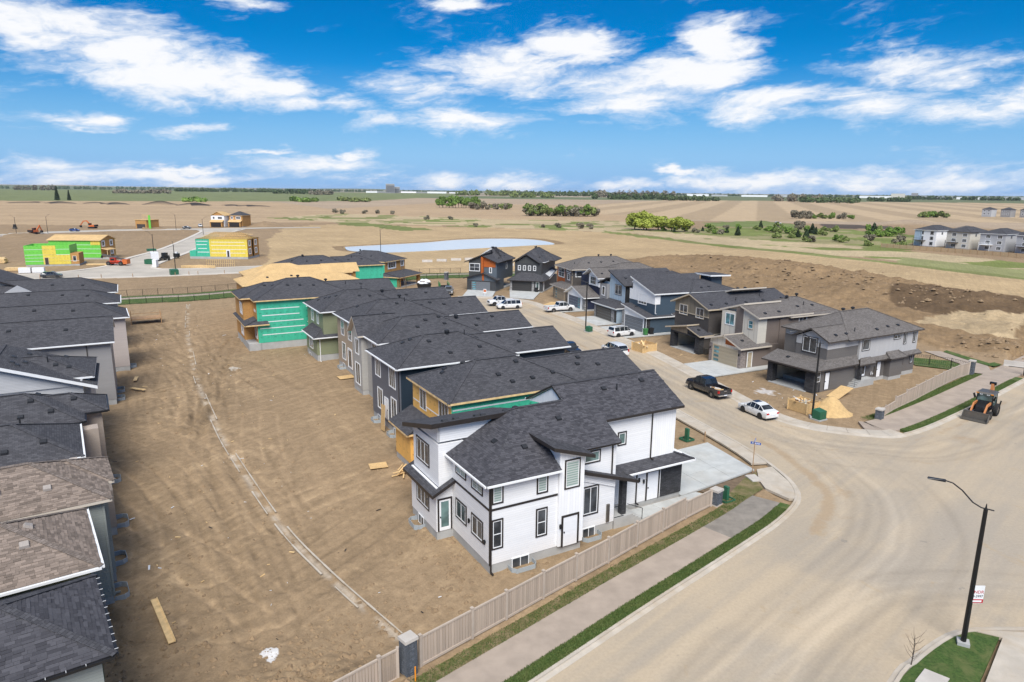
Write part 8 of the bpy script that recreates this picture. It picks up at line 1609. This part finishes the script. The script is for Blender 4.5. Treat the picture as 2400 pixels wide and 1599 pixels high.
def trunk_mesh(h, r, limbs, spread, seed):
    rg = random.Random(seed); q = MB(); q.tube([(0, 0, -.3), (.05*h, 0, h*.4), (0, .03*h, h*.8)], [r, r*.7, r*.25], M['bark'], 7)
    for k in range(limbs): a = k*6.28/limbs+rg.random(); z = h*rg.uniform(.12, .45); q.tube([(0, 0, z), (math.cos(a)*spread*.45, math.sin(a)*spread*.45, z+h*.22), (math.cos(a)*spread*.85, math.sin(a)*spread*.85, z+h*.42)], [r*.5, r*.3, r*.08], M['bark'], 5)
    return q.me('trunk')
def rl(seed, n, rx, rz, zc, sz):
    rg = random.Random(seed); return [(rg.uniform(-1, 1)*rx, rg.uniform(-1, 1)*rx, zc+rg.uniform(-1, 1)*rz, sz*rg.uniform(.7, 1.2), sz*rg.uniform(.7, 1.2), sz*rg.uniform(.6, 1.)) for _ in range(n)]
KIND = {}
for i in range(3): KIND['willow', i] = (leaf_cloud('crown', rl(i, 11, 4.2, 2.2, 5.6, 2.5), 3200, .42, 'lf_willow', i), trunk_mesh(8.5, .38, 7, 4.5, i))
for i in range(3): KIND['poplar', i] = (leaf_cloud('crown', rl(10+i, 9, 2.2, 4.2, 7.6, 2.1), 1300, .62, 'lf_green', 10+i), trunk_mesh(11, .22, 5, 2., 10+i))
for i in range(2): KIND['olive', i] = (leaf_cloud('crown', rl(20+i, 8, 2.4, 3., 5.6, 2.), 1000, .55, 'lf_olive', 20+i), trunk_mesh(9, .2, 5, 2., 20+i))
for i in range(3): KIND['shrub', i] = (leaf_cloud('crown', rl(30+i, 7, 1.4, .7, 1.3, .9), 700, .26, ('lf_green', 'lf_olive', 'lf_green')[i], 30+i), trunk_mesh(2.2, .06, 6, 1., 30+i))
for i in range(2): KIND['grey', i] = (leaf_cloud('crown', rl(40+i, 7, 1.6, .9, 1.7, 1.0), 600, .3, 'lf_grey', 40+i), trunk_mesh(2.8, .07, 7, 1.2, 40+i))
KIND['spruce', 0] = (leaf_cloud('crown', [(0, 0, 1.5+k*1.9, 3.4*(1-k/11)+.3, 3.4*(1-k/11)+.3, 1.1) for k in range(11)], 2600, .55, 'lf_dark', 50, up=-.4), trunk_mesh(19, .35, 3, .6, 50))
KIND['pine', 0] = (leaf_cloud('crown', [(0, 0, .5+k*.55, 1.2*(1-k/6)+.15, 1.2*(1-k/6)+.15, .5) for k in range(6)], 600, .24, 'lf_dark', 51), trunk_mesh(3, .1, 3, .4, 51))
def tree(kind, at, s, label, group, name=None, cat='tree', sz=None):
    ks = [k for k in KIND if k[0] == kind]; cr, tk = KIND[random.choice(ks)]; r = empty(name or kind+'_tree', (at[0], at[1], ground_z(*at)), rz=random.uniform(0, 360), label=label, cat=cat, group=group); r.scale = (s*random.uniform(.9, 1.15), s*random.uniform(.9, 1.15), (sz or s)*random.uniform(.9, 1.1)); link_mesh(cr, 'crown', r); link_mesh(tk, 'trunk', r); return r
for at, s in (((79, 449), 1.15), ((86, 446), 1.2), ((92.5, 441), 1.1), ((99, 431), 1.0), ((105, 424), .95), ((83, 440), .9)): tree('willow', at, s, 'rounded yellow green willow in the clump before the striped field', 'willows before the striped field')
rg = random.Random(3)
for k in range(18): tree('poplar', (-104+k*2.9+rg.uniform(-2, 2), 985+rg.uniform(-9, 9)), rg.uniform(1.1, 1.4), 'bright green tree in the dense block on the tilled field', 'dense green block on the tilled field')
for k in range(8): tree('olive' if k % 2 else 'grey', (-52+k*7+rg.uniform(-2, 2), 915+rg.uniform(-8, 8)), rg.uniform(.8, 1.1) if k % 2 else rg.uniform(2.2, 3.2), 'pale thin tree right of the dense green block', 'thin trees right of the green block')
for k in range(32): tree(('poplar', 'olive', 'olive', 'grey')[k % 4], (12+k*2.2+rg.uniform(-2, 2), 690+rg.uniform(-12, 12)), (rg.uniform(.7, 1.0) if k % 4 == 0 else rg.uniform(.75, 1.2)) if k % 4 < 3 else rg.uniform(2.4, 3.4), ('tall green poplar rising from the long grove above the pond', 'olive green tree within the long grove above the pond', 'olive green tree within the long grove above the pond', 'grey bare tree within the long grove above the pond')[k % 4], 'long grove above the pond')
for k in range(6): tree('shrub', (452+k*4.5, 772+rg.uniform(-6, 6)), rg.uniform(2.2, 2.9), 'big round shrub alone at the right of the striped field', 'lone shrub clump on the striped field', 'shrub', 'shrub')
for k in range(7): tree('grey' if k in (0, 1, 5) else 'shrub', (283+k*8.5, 690+rg.uniform(-4, 4)), rg.uniform(1.7, 2.6), 'shrub in the low row at the foot of the striped field', 'shrub row below the striped field', 'shrub', 'shrub')
WET = ZONES['wet'][0]; n = 0
while n < 64:
    x, y = rg.uniform(90, 250), rg.uniform(300, 495)
    if inside(np.array([x]), np.array([y]), WET)[0]:
        w_ = (x-90)/160; k = 'shrub' if rg.random() < .75 else rg.choice(('grey', 'pine')); tree(k, (x, y), rg.uniform(.6, 1.1)+w_*.9, 'low shrub among the reeds of the wetland' if k != 'pine' else 'small dark pine among the wetland shrubs', 'wetland shrubs' if k != 'pine' else 'small wetland pines', k if k == 'pine' else 'shrub', 'shrub' if k != 'pine' else 'tree'); n += 1
for x, y, s in ((-71, 569, 1.), (-52, 575, .9), (20, 462, .8), (30, 460, 1.0), (44, 452, 1.2), (50, 448, 1.0), (-150, 700, 1.2), (-138, 705, 1.3), (-120, 690, 1.), (-170, 690, 1.4), (-185, 720, 1.2), (-25, 462, .7)): tree('grey', (x, y), s, 'grey leafless bush scattered over the straw meadow', 'bare bushes on the meadow', 'bush', 'shrub')
for at, s in (((-768, 1172), 1.05), ((-753, 1180), .85)): tree('spruce', at, s, 'tall dark spruce of the pair behind the black soil heaps', 'pair of far spruces')
for at, s in (((-1000, 1185), 1.), ((-960, 1190), .9)): tree('olive', at, s, 'lone thin tree at the far left edge', 'thin trees far left')
def wood(dx0, dx1, d, h, mat, seed, depth=120, dens=1.):
    g = np.random.default_rng(seed); a0, a1 = R(pxaz(dx0)), R(pxaz(dx1)); n = max(8, int((a1-a0)*d/6*dens)); lobes = []
    for k in range(n): a = g.uniform(a0, a1); dd = d+g.uniform(0, depth); hh_ = h*g.uniform(.6, 1.1); x, y = math.sin(a)*dd, math.cos(a)*dd; z = ground_z(x, y); lobes.append((x, y, z+hh_*.46, 9, 9, hh_*.54))
    o = link_mesh(leaf_cloud('far_wood', lobes, n*60, 2.4, mat, seed), 'far_wood'); tag(o, kind='stuff')
for k, a in enumerate(((620, 735, 2500, 17, 'lf_far'), (695, 760, 2300, 14, 'lf_grey'), (1040, 1180, 2500, 20, 'lf_olive'), (1150, 1400, 2600, 21, 'lf_far'), (1170, 1270, 2100, 17, 'lf_olive'), (1360, 1560, 2000, 17, 'lf_far'), (1360, 1545, 2400, 24, 'lf_grey'), (1530, 1645, 1900, 14, 'lf_far'), (1770, 1890, 2000, 20, 'lf_grey'), (1840, 1965, 1850, 15, 'lf_far'), (1960, 2090, 2200, 12, 'lf_far'), (2080, 2353, 3000, 14, 'lf_far'), (30, 120, 3300, 20, 'lf_grey'), (250, 400, 2300, 12, 'lf_grey'), (400, 640, 3200, 14, 'lf_far'), (390, 470, 1290, 7, 'lf_green'), (660, 720, 1300, 8, 'lf_green'), (780, 845, 1350, 8, 'lf_olive'))): wood(*a[:4], a[4], 100+k)
for k, (dx0, dx1, d, h) in enumerate(((-100, 700, 5200, 22), (600, 1500, 5600, 20), (1400, 2500, 5000, 18))): wood(dx0, dx1, d, h, 'lf_far', 200+k, 500, .7)
# ------------------------------------------------------------------ turf blades along the near verges (uncountable)
def blades(name, L, bands, i0, i1, n, seed, zb):
    g = np.random.default_rng(seed); A = [(p.x, p.y) for p in L[i0:i1]]; A = np.array(A); T_ = np.gradient(A, axis=0); T_ /= np.linalg.norm(T_, axis=1)[:, None]; Nn = np.stack([-T_[:, 1], T_[:, 0]], 1); V = []
    for (d0, d1, w) in bands:
        m_ = int(n*w); t = g.uniform(0, len(A)-1.001, m_); i = t.astype(int); f = (t-i)[:, None]; P = A[i]*(1-f)+A[i+1]*f; o = g.uniform(d0-.05, d1+.05, m_)[:, None]; P = P+Nn[i]*o; a = g.uniform(0, 6.28, m_); h = g.uniform(.03, .10, m_); s = g.uniform(.012, .03, m_); z = np.full(m_, zb)
        lx, ly = g.normal(0, .03, m_), g.normal(0, .03, m_); c_, s_ = np.cos(a)*s, np.sin(a)*s
        V.append(np.stack([np.stack([P[:, 0]-c_, P[:, 1]-s_, z], 1), np.stack([P[:, 0]+c_, P[:, 1]+s_, z], 1), np.stack([P[:, 0]+lx, P[:, 1]+ly, z+h], 1)], 1))
    V = np.concatenate(V).reshape(-1, 3); n_ = len(V)//3; me = bpy.data.meshes.new(name); me.vertices.add(len(V)); me.vertices.foreach_set('co', V.astype(np.float32).ravel()); me.loops.add(len(V)); me.loops.foreach_set('vertex_index', np.arange(len(V), dtype=np.int32)); me.polygons.add(n_); me.polygons.foreach_set('loop_start', np.arange(0, len(V), 3, dtype=np.int32)); me.update(calc_edges=True); me.materials.append(M['blade']); tag(link_mesh(me, name), kind='stuff')
M['blade'] = leafmat('grass_blade', (.05, .09, .02), (.16, .20, .06))
blades('grass_blades', KERB_A, ((.46, 1.25, .6), (3.5, 4.3, .14)), 24, nA, 60000, 1, .09); blades('grass_blades', KERB_B, ((.6, 1.5, .6), (4.7, 5.7, .4)), a0+1, a0+34, 26000, 2, .1)
# small building waste strewn over the yards (uncountable)
def litter():
    rg = random.Random(21); mb = MB()
    for k in range(230):
        t = rg.random(); x = -12-46*t+rg.gauss(0, 6); y = 32+84*t+rg.gauss(0, 3)
        if rg.random() < .3: x, y = rg.uniform(22, 38), rg.uniform(70, 100)
        s = .03+.17*rg.random()**2; a = rg.random()*6.3; z = ground_z(x, y)+.03; mb.bar((x, y, z), (x+math.cos(a)*s*rg.uniform(1, 4), y+math.sin(a)*s*rg.uniform(1, 4), z+.03), s*.6, .02, M[rg.choice(('white_p', 'lumber', 'lumber', 'osb_pale', 'tape', 'dark'))])
    tag(mb.build('site_litter'), kind='stuff')
litter()
# ------------------------------------------------------------------ air
def haze():
    mt = bpy.data.materials.new('thin_haze'); mt.use_nodes = True; T = NT(mt.node_tree); mt.node_tree.nodes.clear(); v = T.node('ShaderNodeVolumePrincipled', i_Color=(.80, .88, 1.), i_Density=HAZE, i_Anisotropy=.0); T.l.new(v.outputs[0], T.node('ShaderNodeOutputMaterial').inputs['Volume'])
    tag(MB().box(-17000, 17000, -17000, 17000, -6, 84, mt).build('haze'), kind='stuff')
HAZE = .00003
haze()
